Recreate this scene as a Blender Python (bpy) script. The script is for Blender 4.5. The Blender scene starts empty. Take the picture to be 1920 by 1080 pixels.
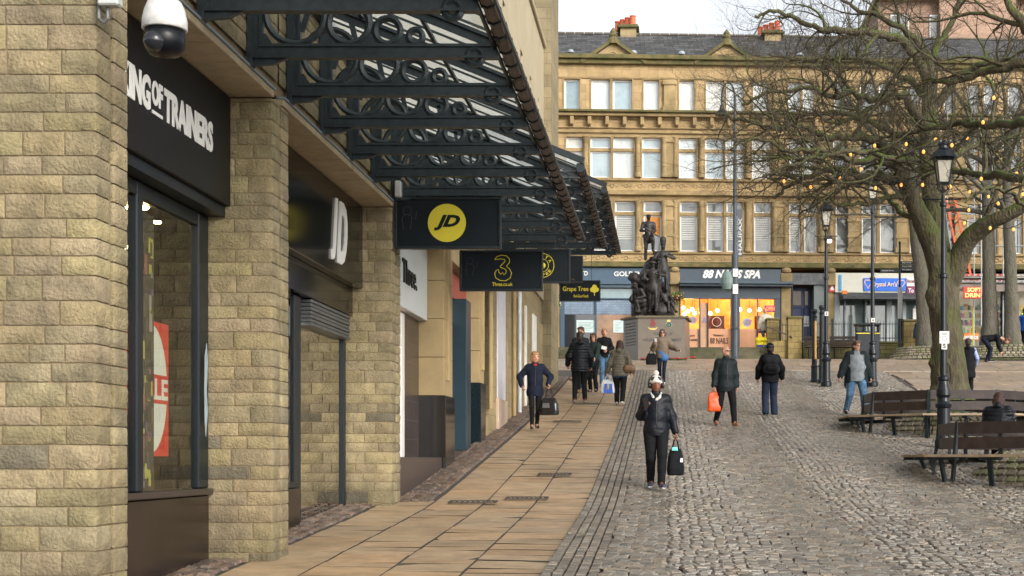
import bpy, math, random
import numpy as np
from mathutils import Vector, Matrix
rnd = random.Random(7)
S = bpy.context.scene
COL = S.collection
rad = math.radians
F = 2667.0; CX = 1250.0; CY = 860.0      # focal length and principal point in photo pixels: photo direction -> world

# ------------------------------------------------------------ camera, sky, sun, exposure
cam = bpy.data.cameras.new('camera'); camo = bpy.data.objects.new('camera', cam); COL.objects.link(camo)
cam.lens = 50; cam.sensor_width = 36; cam.sensor_fit = 'HORIZONTAL'
cam.shift_x = -290/1920; cam.shift_y = 320/1920
cam.clip_start = .1; cam.clip_end = 2000
camo.location = (0, 0, 0); camo.rotation_euler = (rad(90), 0, 0)
S.camera = camo
S.view_settings.view_transform = 'Standard'; S.view_settings.look = 'None'
S.view_settings.exposure = .94; S.view_settings.gamma = 1
SUN_EL = 26; SUN_AZ = 142                 # azimuth clockwise from +Y (the street direction): weak light from behind, right
w = bpy.data.worlds.new('World'); S.world = w; w.use_nodes = True
nt = w.node_tree; bg = nt.nodes['Background']
sky = nt.nodes.new('ShaderNodeTexSky'); sky.sky_type = 'NISHITA'; sky.sun_disc = False
sky.sun_elevation = rad(SUN_EL); sky.sun_rotation = rad(SUN_AZ); sky.air_density = 1.0; sky.dust_density = 3.0; sky.ozone_density = 1.0
hs = nt.nodes.new('ShaderNodeHueSaturation'); hs.inputs['Saturation'].default_value = .22
nt.links.new(sky.outputs[0], hs.inputs['Color']); nt.links.new(hs.outputs[0], bg.inputs[0]); bg.inputs[1].default_value = .15
sl = bpy.data.lights.new('sun', 'SUN'); sl.energy = .5; sl.angle = rad(25); sl.color = (1, .84, .62)
so = bpy.data.objects.new('sun', sl); COL.objects.link(so)
_a, _e = rad(SUN_AZ), rad(SUN_EL)
so.rotation_euler = Vector((-math.sin(_a)*math.cos(_e), -math.cos(_a)*math.cos(_e), -math.sin(_e))).to_track_quat('-Z', 'Y').to_euler()

# ------------------------------------------------------------ helpers
def lin(c):
    c = c/255.; return c/12.92 if c <= .04045 else ((c+.055)/1.055)**2.4
def rgb(r, g, b): return (lin(r), lin(g), lin(b))

MATS = {}
def mat(name, col, rough=.6, metal=0., var=.12, vs=4., bump=0., bs=40., col2=None, tint=False, emit=0., spec=.5, trans=0., stretch=None, coat=0.):
    if name in MATS: return MATS[name]
    m = bpy.data.materials.new(name); m.use_nodes = True; MATS[name] = m
    n = m.node_tree.nodes; l = m.node_tree.links; b = n['Principled BSDF']
    tc = n.new('ShaderNodeTexCoord'); src = tc.outputs['Object']
    if stretch:
        mp = n.new('ShaderNodeMapping'); mp.inputs['Scale'].default_value = stretch; l.new(src, mp.inputs[0]); src = mp.outputs[0]
    c2 = col2 or tuple(x*(1-var) for x in col); c1 = col if col2 else tuple(min(1, x*(1+var*.6)) for x in col)
    no = n.new('ShaderNodeTexNoise'); no.inputs['Scale'].default_value = vs; no.inputs['Detail'].default_value = 6; no.inputs['Roughness'].default_value = .65
    l.new(src, no.inputs['Vector'])
    rp = n.new('ShaderNodeMapRange'); rp.inputs[1].default_value = .35; rp.inputs[2].default_value = .65; l.new(no.outputs['Fac'], rp.inputs[0])
    mx = n.new('ShaderNodeMix'); mx.data_type = 'RGBA'; mx.inputs[6].default_value = (*c1, 1); mx.inputs[7].default_value = (*c2, 1)
    l.new(rp.outputs[0], mx.inputs[0]); out = mx.outputs[2]
    if tint:
        at = n.new('ShaderNodeAttribute'); at.attribute_name = 'tint'
        mm = n.new('ShaderNodeMix'); mm.data_type = 'RGBA'; mm.blend_type = 'MULTIPLY'; mm.inputs[0].default_value = 1
        l.new(out, mm.inputs[6]); l.new(at.outputs['Color'], mm.inputs[7]); out = mm.outputs[2]
    l.new(out, b.inputs['Base Color'])
    b.inputs['Roughness'].default_value = rough; b.inputs['Metallic'].default_value = metal
    b.inputs['Specular IOR Level'].default_value = spec
    if coat: b.inputs['Coat Weight'].default_value = coat; b.inputs['Coat Roughness'].default_value = .08
    if trans: b.inputs['Transmission Weight'].default_value = trans
    if emit:
        b.inputs['Emission Strength'].default_value = emit; l.new(out, b.inputs['Emission Color'])
    if bump:
        nb = n.new('ShaderNodeTexNoise'); nb.inputs['Scale'].default_value = bs; nb.inputs['Detail'].default_value = 5; l.new(src, nb.inputs['Vector'])
        bm = n.new('ShaderNodeBump'); bm.inputs['Strength'].default_value = bump; bm.inputs['Distance'].default_value = .02
        l.new(nb.outputs['Fac'], bm.inputs['Height']); l.new(bm.outputs[0], b.inputs['Normal'])
    return m

def brickmat(name, c1, c2, mortar, bw, bh, ms=.006, axes='XZ', rough=.85, bump=.5, off=.5, stain=None):
    m = mat(name, c1, rough=rough); n = m.node_tree.nodes; l = m.node_tree.links; b = n['Principled BSDF']
    tc = n.new('ShaderNodeTexCoord'); sx = n.new('ShaderNodeSeparateXYZ'); cb = n.new('ShaderNodeCombineXYZ')
    l.new(tc.outputs['Object'], sx.inputs[0]); l.new(sx.outputs[axes[0]], cb.inputs[0]); l.new(sx.outputs[axes[1]], cb.inputs[1])
    br = n.new('ShaderNodeTexBrick'); br.offset = off
    br.inputs['Color1'].default_value = (*c1, 1); br.inputs['Color2'].default_value = (*c2, 1); br.inputs['Mortar'].default_value = (*mortar, 1)
    br.inputs['Scale'].default_value = 1; br.inputs['Brick Width'].default_value = bw; br.inputs['Row Height'].default_value = bh
    br.inputs['Mortar Size'].default_value = ms; br.inputs['Mortar Smooth'].default_value = .3
    l.new(cb.outputs[0], br.inputs['Vector'])
    no = n.new('ShaderNodeTexNoise'); no.inputs['Scale'].default_value = 1.3; no.inputs['Detail'].default_value = 8; no.inputs['Roughness'].default_value = .7; l.new(tc.outputs['Object'], no.inputs['Vector'])
    rp = n.new('ShaderNodeMapRange'); rp.inputs[1].default_value = .35; rp.inputs[2].default_value = .7; rp.inputs[3].default_value = 1.1; rp.inputs[4].default_value = .62; l.new(no.outputs['Fac'], rp.inputs[0])
    mm = n.new('ShaderNodeMix'); mm.data_type = 'RGBA'; mm.blend_type = 'MULTIPLY'; mm.inputs[0].default_value = 1
    l.new(br.outputs['Color'], mm.inputs[6]); l.new(rp.outputs[0], mm.inputs[7]); l.new(mm.outputs[2], b.inputs['Base Color'])
    n2 = n.new('ShaderNodeTexNoise'); n2.inputs['Scale'].default_value = 25; n2.inputs['Detail'].default_value = 6; l.new(tc.outputs['Object'], n2.inputs['Vector'])
    ad = n.new('ShaderNodeMath'); ad.operation = 'MULTIPLY_ADD'; l.new(br.outputs['Fac'], ad.inputs[0]); ad.inputs[1].default_value = -1.2; l.new(n2.outputs['Fac'], ad.inputs[2])
    bm = n.new('ShaderNodeBump'); bm.inputs['Strength'].default_value = bump; bm.inputs['Distance'].default_value = .02
    l.new(ad.outputs[0], bm.inputs['Height']); l.new(bm.outputs[0], b.inputs['Normal'])
    return m

def glass(name, tint=(.8, .85, .85), ior=1.5, rough=.0, extra=0.):
    m = bpy.data.materials.new(name); m.use_nodes = True; MATS[name] = m
    n = m.node_tree.nodes; l = m.node_tree.links; n.remove(n['Principled BSDF']); out = n['Material Output']
    tr = n.new('ShaderNodeBsdfTransparent'); tr.inputs[0].default_value = (*tint, 1)
    gl = n.new('ShaderNodeBsdfGlossy'); gl.inputs['Roughness'].default_value = rough
    fr = n.new('ShaderNodeFresnel'); fr.inputs['IOR'].default_value = ior
    ad = n.new('ShaderNodeMath'); ad.operation = 'ADD'; ad.inputs[1].default_value = extra; ad.use_clamp = True; l.new(fr.outputs[0], ad.inputs[0])
    ge = n.new('ShaderNodeNewGeometry'); sb = n.new('ShaderNodeMath'); sb.operation = 'SUBTRACT'; sb.inputs[0].default_value = 1; l.new(ge.outputs['Backfacing'], sb.inputs[1])
    mu = n.new('ShaderNodeMath'); mu.operation = 'MULTIPLY'; l.new(ad.outputs[0], mu.inputs[0]); l.new(sb.outputs[0], mu.inputs[1])
    mx = n.new('ShaderNodeMixShader'); l.new(mu.outputs[0], mx.inputs[0]); l.new(tr.outputs[0], mx.inputs[1]); l.new(gl.outputs[0], mx.inputs[2]); l.new(mx.outputs[0], out.inputs[0])
    return m

def _h(i, j, k, s):
    n = (i*374761393 + j*668265263 + k*2147483647 + s*974711) & 0xFFFFFFFF
    n = ((n ^ (n >> 13))*1274126177) & 0xFFFFFFFF
    return ((n ^ (n >> 16)) & 0xFFFF)/65535.
def vnoise(P, sc=1., seed=0):            # value noise in -1..1 at an (n,3) array
    P = np.asarray(P, float)*sc; I = np.floor(P).astype(np.int64); f = P-I; f = f*f*(3-2*f); r = 0
    for a in (0, 1):
        for b in (0, 1):
            for c in (0, 1):
                wgt = (f[:, 0] if a else 1-f[:, 0])*(f[:, 1] if b else 1-f[:, 1])*(f[:, 2] if c else 1-f[:, 2])
                r = r + wgt*_h(I[:, 0]+a, I[:, 1]+b, I[:, 2]+c, seed)
    return r*2-1
def fnoise(P, sc=1., seed=0, oct=3):
    r = 0; a = 1.
    for o in range(oct): r = r+a*vnoise(P, sc*2.03**o, seed+o*17); a *= .5
    return r/1.75

class MB:
    def __init__(s): s.v = []; s.f = []; s.t = []; s.n = 0
    def add(s, V, Fs, tint=None):
        V = [tuple(map(float, p)) for p in V]; n = s.n; s.v += V; s.f += [tuple(i+n for i in q) for q in Fs]; s.n += len(V)
        s.t += [tint or (1, 1, 1)]*len(V)
        return s
    def box(s, x0, x1, y0, y1, z0, z1, tint=None):
        if x0 > x1: x0, x1 = x1, x0
        if y0 > y1: y0, y1 = y1, y0
        if z0 > z1: z0, z1 = z1, z0
        return s.add([(x0, y0, z0), (x1, y0, z0), (x1, y1, z0), (x0, y1, z0), (x0, y0, z1), (x1, y0, z1), (x1, y1, z1), (x0, y1, z1)],
              [(0, 3, 2, 1), (4, 5, 6, 7), (0, 1, 5, 4), (1, 2, 6, 5), (2, 3, 7, 6), (3, 0, 4, 7)], tint)
    def bbox(s, x0, x1, y0, y1, z0, z1, b=.01, tint=None):      # bevelled box
        P = []
        for z, e in ((z0, b), (z0+b, 0), (z1-b, 0), (z1, b)):
            P += [(x0+e+b*(e == 0), y0+e, z), (x1-e-b*(e == 0), y0+e, z), (x1-e, y0+e+b*(e == 0), z), (x1-e, y1-e-b*(e == 0), z), (x1-e-b*(e == 0), y1-e, z), (x0+e+b*(e == 0), y1-e, z), (x0+e, y1-e-b*(e == 0), z), (x0+e, y0+e+b*(e == 0), z)]
        Fs = [tuple(range(7, -1, -1)), tuple(range(24, 32))]
        for k in range(3):
            for i in range(8): Fs.append((k*8+i, k*8+(i+1) % 8, k*8+8+(i+1) % 8, k*8+8+i))
        return s.add(P, Fs, tint)
    def obox(s, c, h, R=None):
        c = Vector(c); R = R or Matrix.Identity(3); V = []
        for z in (-1, 1):
            for x, y in ((-1, -1), (1, -1), (1, 1), (-1, 1)): V.append(c+R @ Vector((x*h[0], y*h[1], z*h[2])))
        return s.add(V, [(0, 3, 2, 1), (4, 5, 6, 7), (0, 1, 5, 4), (1, 2, 6, 5), (2, 3, 7, 6), (3, 0, 4, 7)])
    def beam(s, a, b, w_, h_, up=(0, 0, 1)):       # rectangular bar from a to b
        a = Vector(a); b = Vector(b); d = (b-a); L = d.length; d.normalize(); u = Vector(up)
        x = d.cross(u).normalized(); u = x.cross(d)
        return s.obox((a+b)/2, (L/2, w_/2, h_/2), Matrix((d, x, u)).transposed())
    def tube(s, pts, r, n=8, cap=True, tint=None):
        pts = [Vector(p) for p in pts]; m = len(pts)
        rr = r if isinstance(r, (list, tuple)) else [r]*m
        t = (pts[1]-pts[0]).normalized(); ref = Vector((0, 0, 1)) if abs(t.z) < .9 else Vector((1, 0, 0))
        x = t.cross(ref).normalized(); V = []; Fs = []
        for i, p in enumerate(pts):
            tt = (pts[min(i+1, m-1)]-pts[max(i-1, 0)]).normalized()
            x = (x-tt*x.dot(tt)).normalized(); y = tt.cross(x)
            for k in range(n):
                a = 2*math.pi*k/n; V.append(p+(x*math.cos(a)+y*math.sin(a))*rr[i])
        for i in range(m-1):
            for k in range(n): Fs.append((i*n+k, i*n+(k+1) % n, (i+1)*n+(k+1) % n, (i+1)*n+k))
        if cap: Fs.append(tuple(range(n-1, -1, -1))); Fs.append(tuple(range((m-1)*n, m*n)))
        return s.add(V, Fs, tint)
    def lathe(s, prof, c=(0, 0, 0), n=20, tint=None, rot=0.):
        V = []; Fs = []; m = len(prof)
        for r, z in prof:
            for k in range(n):
                a = 2*math.pi*k/n+rot; V.append((c[0]+r*math.cos(a), c[1]+r*math.sin(a), c[2]+z))
        for i in range(m-1):
            for k in range(n): Fs.append((i*n+k, i*n+(k+1) % n, (i+1)*n+(k+1) % n, (i+1)*n+k))
        Fs.append(tuple(range(n-1, -1, -1))); Fs.append(tuple(range((m-1)*n, m*n)))
        return s.add(V, Fs, tint)
    def ring(s, c, R_, r, axis='Y', n=24, k=6, arc=(0, 2*math.pi)):
        P = []
        full = arc[1]-arc[0] > 6.28
        for i in range(n+1):
            a = arc[0]+(arc[1]-arc[0])*i/n; u, v = R_*math.cos(a), R_*math.sin(a)
            P.append({'Y': (c[0]+u, c[1], c[2]+v), 'X': (c[0], c[1]+u, c[2]+v), 'Z': (c[0]+u, c[1]+v, c[2])}[axis])
        return s.tube(P, r, k, cap=not full)
    def ext(s, poly, O, U, V_, N):                 # polygon in (U,V) at O, extruded by vector N
        O = Vector(O); U = Vector(U); V_ = Vector(V_); N = Vector(N); n = len(poly)
        a = [O+U*p[0]+V_*p[1] for p in poly]; b = [p+N for p in a]
        return s.add(a+b, [tuple(range(n-1, -1, -1)), tuple(range(n, 2*n))]+[(i, (i+1) % n, n+(i+1) % n, n+i) for i in range(n)])

OFF = {}
def _mesh(V, Fs, name, m, tint=None, smooth=False):
    me = bpy.data.meshes.new(name)
    if isinstance(V, np.ndarray):
        me.vertices.add(len(V)); me.vertices.foreach_set('co', V.astype(np.float32).ravel())
        k = Fs.shape[1]; me.loops.add(Fs.size); me.loops.foreach_set('vertex_index', Fs.astype(np.int32).ravel())
        me.polygons.add(len(Fs)); me.polygons.foreach_set('loop_start', np.arange(0, Fs.size, k, dtype=np.int32)); me.polygons.foreach_set('loop_total', np.full(len(Fs), k, np.int32))
        me.update(calc_edges=True)
    else:
        me.from_pydata(V, [], Fs); me.update()
    if tint is not None:
        at = me.color_attributes.new('tint', 'FLOAT_COLOR', 'POINT')
        T = np.ones((len(me.vertices), 4), np.float32); T[:, :3] = np.asarray(tint, np.float32); at.data.foreach_set('color', T.ravel())
    me.polygons.foreach_set('use_smooth', np.full(len(me.polygons), bool(smooth)))
    me.materials.append(m); return me
def tag(o, label=None, cat=None, group=None, kind=None):
    if label: o['label'] = label
    if cat: o['category'] = cat
    if group: o['group'] = group
    if kind: o['kind'] = kind
    return o
def thing(name, label, cat, loc=(0, 0, 0), group=None, rotz=0., local=False):
    o = bpy.data.objects.new(name, None); COL.objects.link(o); o.location = loc; o.rotation_euler = (0, 0, rotz); o.empty_display_size = .1
    OFF[o.name] = (0, 0, 0) if local else tuple(loc)
    return tag(o, label, cat, group)
def _place(me, name, parent, label=None):
    o = bpy.data.objects.new(name, me); COL.objects.link(o)
    if parent is not None: o.parent = parent; OFF[o.name] = OFF[parent.name]
    if label: o['label'] = label
    return o
def part(mb, name, m, parent, label=None, tint=False, smooth=False, V=None, Fs=None):
    if mb is not None: V, Fs, T = mb.v, mb.f, mb.t
    else: T = tint if tint is not False else None
    o = OFF[parent.name]
    if isinstance(V, np.ndarray): V = V-np.array(o)
    elif o != (0, 0, 0): V = [(p[0]-o[0], p[1]-o[1], p[2]-o[2]) for p in V]
    me = _mesh(V, Fs, name, m, T if (tint is not False and tint is not None) else None, smooth)
    return _place(me, name, parent, label)
def single(mb, name, m, label, cat, group=None, kind=None, tint=False, smooth=False, V=None, Fs=None, T=None):
    if mb is not None: V, Fs, T = mb.v, mb.f, mb.t
    A = np.asarray(V, float); c = np.array([(A[:, 0].min()+A[:, 0].max())/2, (A[:, 1].min()+A[:, 1].max())/2, A[:, 2].min()])
    if kind == 'structure': c = np.zeros(3)
    A = A-c; me = _mesh(A if isinstance(V, np.ndarray) else [tuple(p) for p in A], Fs, name, m, T if tint else None, smooth)
    o = bpy.data.objects.new(name, me); COL.objects.link(o); o.location = c; OFF[o.name] = tuple(c)
    return tag(o, label, cat, group, kind)
def copy_tree(o, parent=None):
    c = o.copy(); COL.objects.link(c)
    if parent is not None: c.parent = parent
    for ch in o.children: copy_tree(ch, c)
    return c

_dg = None
def text_mesh(s_, bold=0., shear=0., depth=.004, space=1.):
    cu = bpy.data.curves.new('t', 'FONT'); cu.body = s_; cu.size = 1; cu.offset = bold; cu.shear = shear; cu.extrude = .5; cu.space_character = space; cu.resolution_u = 3
    cu.align_x = 'LEFT'
    o = bpy.data.objects.new('t', cu); me = o.to_mesh(); V = [v.co.copy() for v in me.vertices]; Fs = [tuple(p.vertices) for p in me.polygons]
    o.to_mesh_clear(); bpy.data.objects.remove(o); bpy.data.curves.remove(cu)
    return V, Fs
def text(mb, s_, O, U, V_, wd, ht, depth=.006, bold=.012, shear=0., space=1.):
    """letters fitted into a wd x ht box whose lower left corner is O, reading along U with V_ up"""
    V, Fs = text_mesh(s_, bold, shear, space=space)
    if not V: return mb
    xs = [v.x for v in V]; ys = [v.y for v in V]; x0, x1, y0, y1 = min(xs), max(xs), min(ys), max(ys)
    U = Vector(U).normalized(); V_ = Vector(V_).normalized(); N = U.cross(V_); O = Vector(O)
    if wd is None: wd = ht*(x1-x0)/(y1-y0)
    return mb.add([O+U*((v.x-x0)/(x1-x0)*wd)+V_*((v.y-y0)/(y1-y0)*ht)+N*(v.z+.5)*depth for v in V], Fs)

# ------------------------------------------------------------ the lie of the land
_gy = [-60, 0, 13.5, 19, 23, 27.4, 31.7, 36.5, 43, 49, 54, 60, 75, 400]
_gz = [-4, -1.6, -.88, -.58, -.15, .32, .80, 1.38, 2.25, 3.07, 3.75, 4.22, 4.3, 4.6]
_ty = np.arange(-60, 400, .1); _tz = np.interp(_ty, _gy, _gz)
_k = np.exp(-.5*(np.arange(-30, 31)*.1/1.1)**2); _k /= _k.sum(); _tz = np.convolve(np.pad(_tz, 30, mode='edge'), _k, 'valid')
def g(X, Y):
    X = np.asarray(X, float); Y = np.asarray(Y, float)
    z = np.interp(Y, _ty, _tz); fade = np.clip((52-Y)/8, 0, 1)*np.clip((Y-8)/5, 0, 1)
    return z-.012*np.clip(X+3.2, 0, 14)*fade
def G(X, Y): return float(g(X, Y))
def hit(px, py):                                   # where the line of sight through a photo pixel meets the ground
    Y = np.arange(10, 70, .01); d = g((px-CX)/F*Y, Y)-(CY-py)/F*Y
    s_ = np.where((d[:-1] < 0) != (d[1:] < 0))[0]
    y = Y[s_[0]] if len(s_) else Y[np.argmin(abs(d))]
    return ((px-CX)/F*y, y, G((px-CX)/F*y, y))
def at(px, py, Y): return Vector(((px-CX)/F*Y, Y, (CY-py)/F*Y))

# ------------------------------------------------------------ shared materials
stoneA = mat('sandstone_rockface', rgb(146, 134, 104), .92, var=.28, vs=6, bump=.9, bs=45, tint=True)
mortar = mat('lime_mortar', rgb(138, 120, 92), .95, var=.2, vs=20)
ashlar = brickmat('ashlar_sandstone', rgb(168, 150, 112), rgb(150, 134, 100), rgb(120, 104, 76), .62, .3, .006, 'YZ', bump=.25)
ashlarX = brickmat('ashlar_sandstone_front', rgb(168, 150, 112), rgb(152, 136, 102), rgb(120, 104, 76), .62, .3, .006, 'XZ', bump=.25)
iron = mat('painted_black_iron', (.014, .021, .026), .4, var=.35, vs=12, bump=.15, bs=80, spec=.35)
iron_navy = mat('painted_navy_iron', (.006, .010, .015), .3, var=.3, vs=10, bump=.1, bs=60, spec=.4)
dark_frame = mat('dark_window_frame', (.008, .013, .017), .35, var=.2, spec=.3)
blackgloss = mat('black_gloss_panel', (.005, .006, .006), .14, var=.2, vs=2, spec=.45)
signpanel = mat('dark_sign_panel', (.006, .010, .014), .6, var=.2, vs=3, spec=.2)
white = mat('white_paint', (.75, .75, .73), .45, var=.05)
whitelet = mat('white_lettering', (.8, .8, .78), .4, var=.02)
yellowsign = mat('yellow_sign_paint', rgb(205, 190, 50), .5, var=.05)
brown_wood = mat('dark_stained_timber', (.026, .015, .013), .6, var=.4, vs=6, bump=.3, bs=30, spec=.3)
# ------------------------------------------------------------ ground, paving
def grid_sheet(xs, ys, dz, fn=g):
    X, Y = np.meshgrid(xs, ys, indexing='ij'); Z = fn(X, Y)+dz
    V = np.stack([X, Y, Z], -1).reshape(-1, 3); a = np.arange(len(xs)*len(ys)).reshape(len(xs), len(ys))
    Fq = np.stack([a[:-1, :-1], a[1:, :-1], a[1:, 1:], a[:-1, 1:]], -1).reshape(-1, 4)
    return V, Fq
V, Fq = grid_sheet(np.r_[np.linspace(-400, -12, 12), np.linspace(-10, 30, 41), np.linspace(40, 400, 12)], np.r_[np.linspace(-60, 8, 12), np.arange(9, 62, .5), np.linspace(64, 399, 14)], -.035)
single(None, 'ground', mat('grit_joints', (.07, .06, .05), .9, var=.4, vs=8, bump=.4), None, None, kind='structure', V=V, Fs=Fq)

def pave(name, cx, cy, hx, hy, ang, m, dome=.012, drop=.03, tilt=.03, tmin=.7, tmax=1.15, warm=.05, lift=0., seed=1, edge=.8, wob=.0, und=0.):
    r = np.random.RandomState(seed); n = len(cx); s_ = np.array([-1, -edge, edge, 1.])
    U, V_ = np.meshgrid(s_, s_, indexing='ij'); U = U.ravel(); V_ = V_.ravel(); outer = (abs(U) > .99) | (abs(V_) > .99)
    px = U[None]*hx[:, None]; py = V_[None]*hy[:, None]
    if wob: px = px*(1+r.uniform(-wob, wob, px.shape)); py = py*(1+r.uniform(-wob, wob, py.shape))
    c, s2 = np.cos(ang)[:, None], np.sin(ang)[:, None]
    X = cx[:, None]+px*c-py*s2; Y = cy[:, None]+px*s2+py*c
    Z0 = g(cx, cy)
    e = .1; gx = (g(cx+e, cy)-g(cx-e, cy))/(2*e); gy = (g(cx, cy+e)-g(cx, cy-e))/(2*e)
    Z = Z0[:, None]+gx[:, None]*(X-cx[:, None])+gy[:, None]*(Y-cy[:, None])
    Z = Z+px*r.uniform(-tilt, tilt, (n, 1))+py*r.uniform(-tilt, tilt, (n, 1))+lift+r.uniform(-.002, .003, (n, 1))*(1 if dome > .004 else .4)
    if und:
        f_ = lambda x, y: und*(fnoise(np.stack([x*.8, y*.5, x*0], -1), 1.0, 4, 3)+.25*vnoise(np.stack([x, y*.7, x*0], -1), 3.1, 7))
        u0 = f_(cx, cy); ux = (f_(cx+.1, cy)-u0)/.1; uy = (f_(cx, cy+.1)-u0)/.1; Z = Z+u0[:, None]+ux[:, None]*(X-cx[:, None])+uy[:, None]*(Y-cy[:, None])
    Z = Z-np.where(outer, drop, 0)[None]+np.where(outer, 0, r.uniform(-.3, 1, (n, 16))*dome*.4)
    P = np.stack([X, Y, Z], -1).reshape(-1, 3)
    a = np.arange(16).reshape(4, 4); q = np.stack([a[:-1, :-1], a[1:, :-1], a[1:, 1:], a[:-1, 1:]], -1).reshape(-1, 4)
    Fq = (q[None]+(np.arange(n)*16)[:, None, None]).reshape(-1, 4)
    t = r.uniform(tmin, tmax, (n, 1)); w_ = r.uniform(-warm, warm, (n, 1)); T = np.repeat(np.concatenate([t*(1+w_), t, t*(1-w_)], 1), 16, 0)
    return single(None, name, m, None, None, kind='structure', V=P, Fs=Fq, T=T, tint=True)
def cull(cx, cy, m_=2.5):
    return (cx > -967/F*cy*1.3-m_) & (cx < 670/F*cy+m_) & (cy > 9.5)

# setts of the road, laid in shallow arcs
sett = mat('granite_sett', rgb(136, 128, 116), .38, var=.3, vs=14, bump=.5, bs=70, tint=True, spec=.7)
LX = -.60; per = .105; A_, W_ = .30, 2.1
cx = []; cy = []; an = []
r0 = np.random.RandomState(3)
for k in range(int(9/per), int(50/per)):
    xs = np.arange(LX+.06, 15, .118)+r0.uniform(0, .05)
    xs = xs[xs > LX+.05]; xs = xs+r0.uniform(-.018, .018, len(xs))
    ys = k*per+A_*np.abs(np.sin(np.pi*xs/W_))*1.0+.06*np.sin(xs*1.3+k*.11)+r0.uniform(-.016, .016, len(xs))
    aa = np.arctan(A_*np.cos(np.pi*xs/W_)*np.sign(np.sin(np.pi*xs/W_))*np.pi/W_)
    cx.append(xs); cy.append(ys); an.append(aa)
cx = np.concatenate(cx); cy = np.concatenate(cy); an = np.concatenate(an)
k = cull(cx, cy) & (cy < 48.9) & ~((cx > 7.4) & (cy > 41.4)); cx, cy, an = cx[k], cy[k], an[k]
# keep clear of the two tree mounds
n = len(cx)
pave('cobbled_road', cx, cy, r0.uniform(.050, .058, n), r0.uniform(.040, .048, n), an+r0.uniform(-.12, .12, n), sett, dome=.005, drop=.018, tilt=.07, tmin=.5, tmax=1.15, warm=.09, edge=.86, wob=.08, und=.03)

# drainage channel: long setts in five rows
cx = []; cy = []; hx = []; hy = []
for i in range(5):
    x = -1.03+i*.1; y = 9.+r0.uniform(0, .2)
    while y < 49:
        L = r0.uniform(.16, .27); cx.append(x); cy.append(y+L/2); hx.append(.044); hy.append(L/2-.006); y += L
cx, cy, hx, hy = map(np.array, (cx, cy, hx, hy))
pave('drainage_channel', cx, cy, hx, hy, np.zeros(len(cx)), mat('channel_sett', rgb(128, 120, 108), .5, var=.3, vs=9, bump=.5, bs=60, tint=True), dome=.008, drop=.022, tilt=.05, tmin=.6, tmax=1.15, edge=.8, wob=.05)

# York stone flags of the footway in three columns
flag = mat('yorkstone_flag', rgb(172, 148, 118), .46, var=.24, vs=3.2, bump=.2, bs=25, tint=True)
cx = []; cy = []; hx = []; hy = []
cols = [(-3.79, -3.12, 9, 18.9), (-3.11, -2.44, 9, 47), (-2.43, -1.77, 9, 47), (-1.76, -1.08, 9, 47)]
for a, b, y0, y1 in cols:
    y = y0+r0.uniform(0, .4)
    while y < y1:
        L = r0.choice([.3, .42, .5, .6, .7]); cx.append((a+b)/2); cy.append(y+L/2); hx.append((b-a)/2-.006); hy.append(L/2-.0065); y += L
cx, cy, hx, hy = map(np.array, (cx, cy, hx, hy))
pave('footway', cx, cy, hx, hy, np.zeros(len(cx)), flag, dome=.003, drop=.03, tilt=.012, tmin=.84, tmax=1.06, warm=.05, edge=.996)
# rough dark setts between flags and shopfronts
cx = []; cy = []; hx = []; hy = []
for i in range(9):
    x = -4.36+i*.118+(.0); y = 9.+r0.uniform(0, .2)
    while y < 46:
        L = r0.uniform(.14, .24)
        ok = (x < -3.8) if y+L < 18.95 else (x < -3.14 and y > 19.1)
        if y > 19.25 and x < -3.98: ok = False
        if ok: cx.append(x+.0); cy.append(y+L/2); hx.append(.052); hy.append(L/2-.008)
        y += L
for i in range(4):
    x = -3.64+i*.135; y = 19.1
    while y < 46:
        L = r0.uniform(.14, .24); cx.append(x); cy.append(y+L/2); hx.append(.06); hy.append(L/2-.008); y += L
cx, cy, hx, hy = map(np.array, (cx, cy, hx, hy)); k = ~((cy > 19.1) & (cx < -3.7))
cx, cy, hx, hy = cx[k], cy[k], hx[k], hy[k]
pave('sett_margin', cx, cy, hx, hy, np.zeros(len(cx)), mat('worn_brown_sett', rgb(112, 96, 84), .6, var=.35, vs=7, bump=.5, bs=50, tint=True), dome=.014, drop=.03, tilt=.1, tmin=.5, tmax=1.2, warm=.1, edge=.75)
# flagged square in front of the steps
cx = []; cy = []; hx = []; hy = []
y = 49.
while y < 60.2:
    D = r0.uniform(.55, .8); x = -5.+r0.uniform(0, .5)
    while x < 20:
        L = r0.uniform(.6, 1.1); cx.append(x+L/2); cy.append(y+D/2); hx.append(L/2-.006); hy.append(D/2-.006); x += L
    y += D
y = 41.5
while y < 48.6:
    D = r0.uniform(.55, .8); x = 7.5+r0.uniform(0, .2)
    while x < 16:
        L = r0.uniform(.6, 1.1); cx.append(x+L/2); cy.append(y+D/2); hx.append(L/2-.006); hy.append(D/2-.006); x += L
    y += D
cx, cy, hx, hy = map(np.array, (cx, cy, hx, hy))
pave('flagged_square', cx, cy, hx, hy, np.zeros(len(cx)), mat('grey_flag', rgb(152, 136, 118), .5, var=.2, vs=1.6, bump=.1, bs=20, tint=True), dome=.003, drop=.03, tilt=.006, tmin=.8, tmax=1.1, edge=.985)

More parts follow.
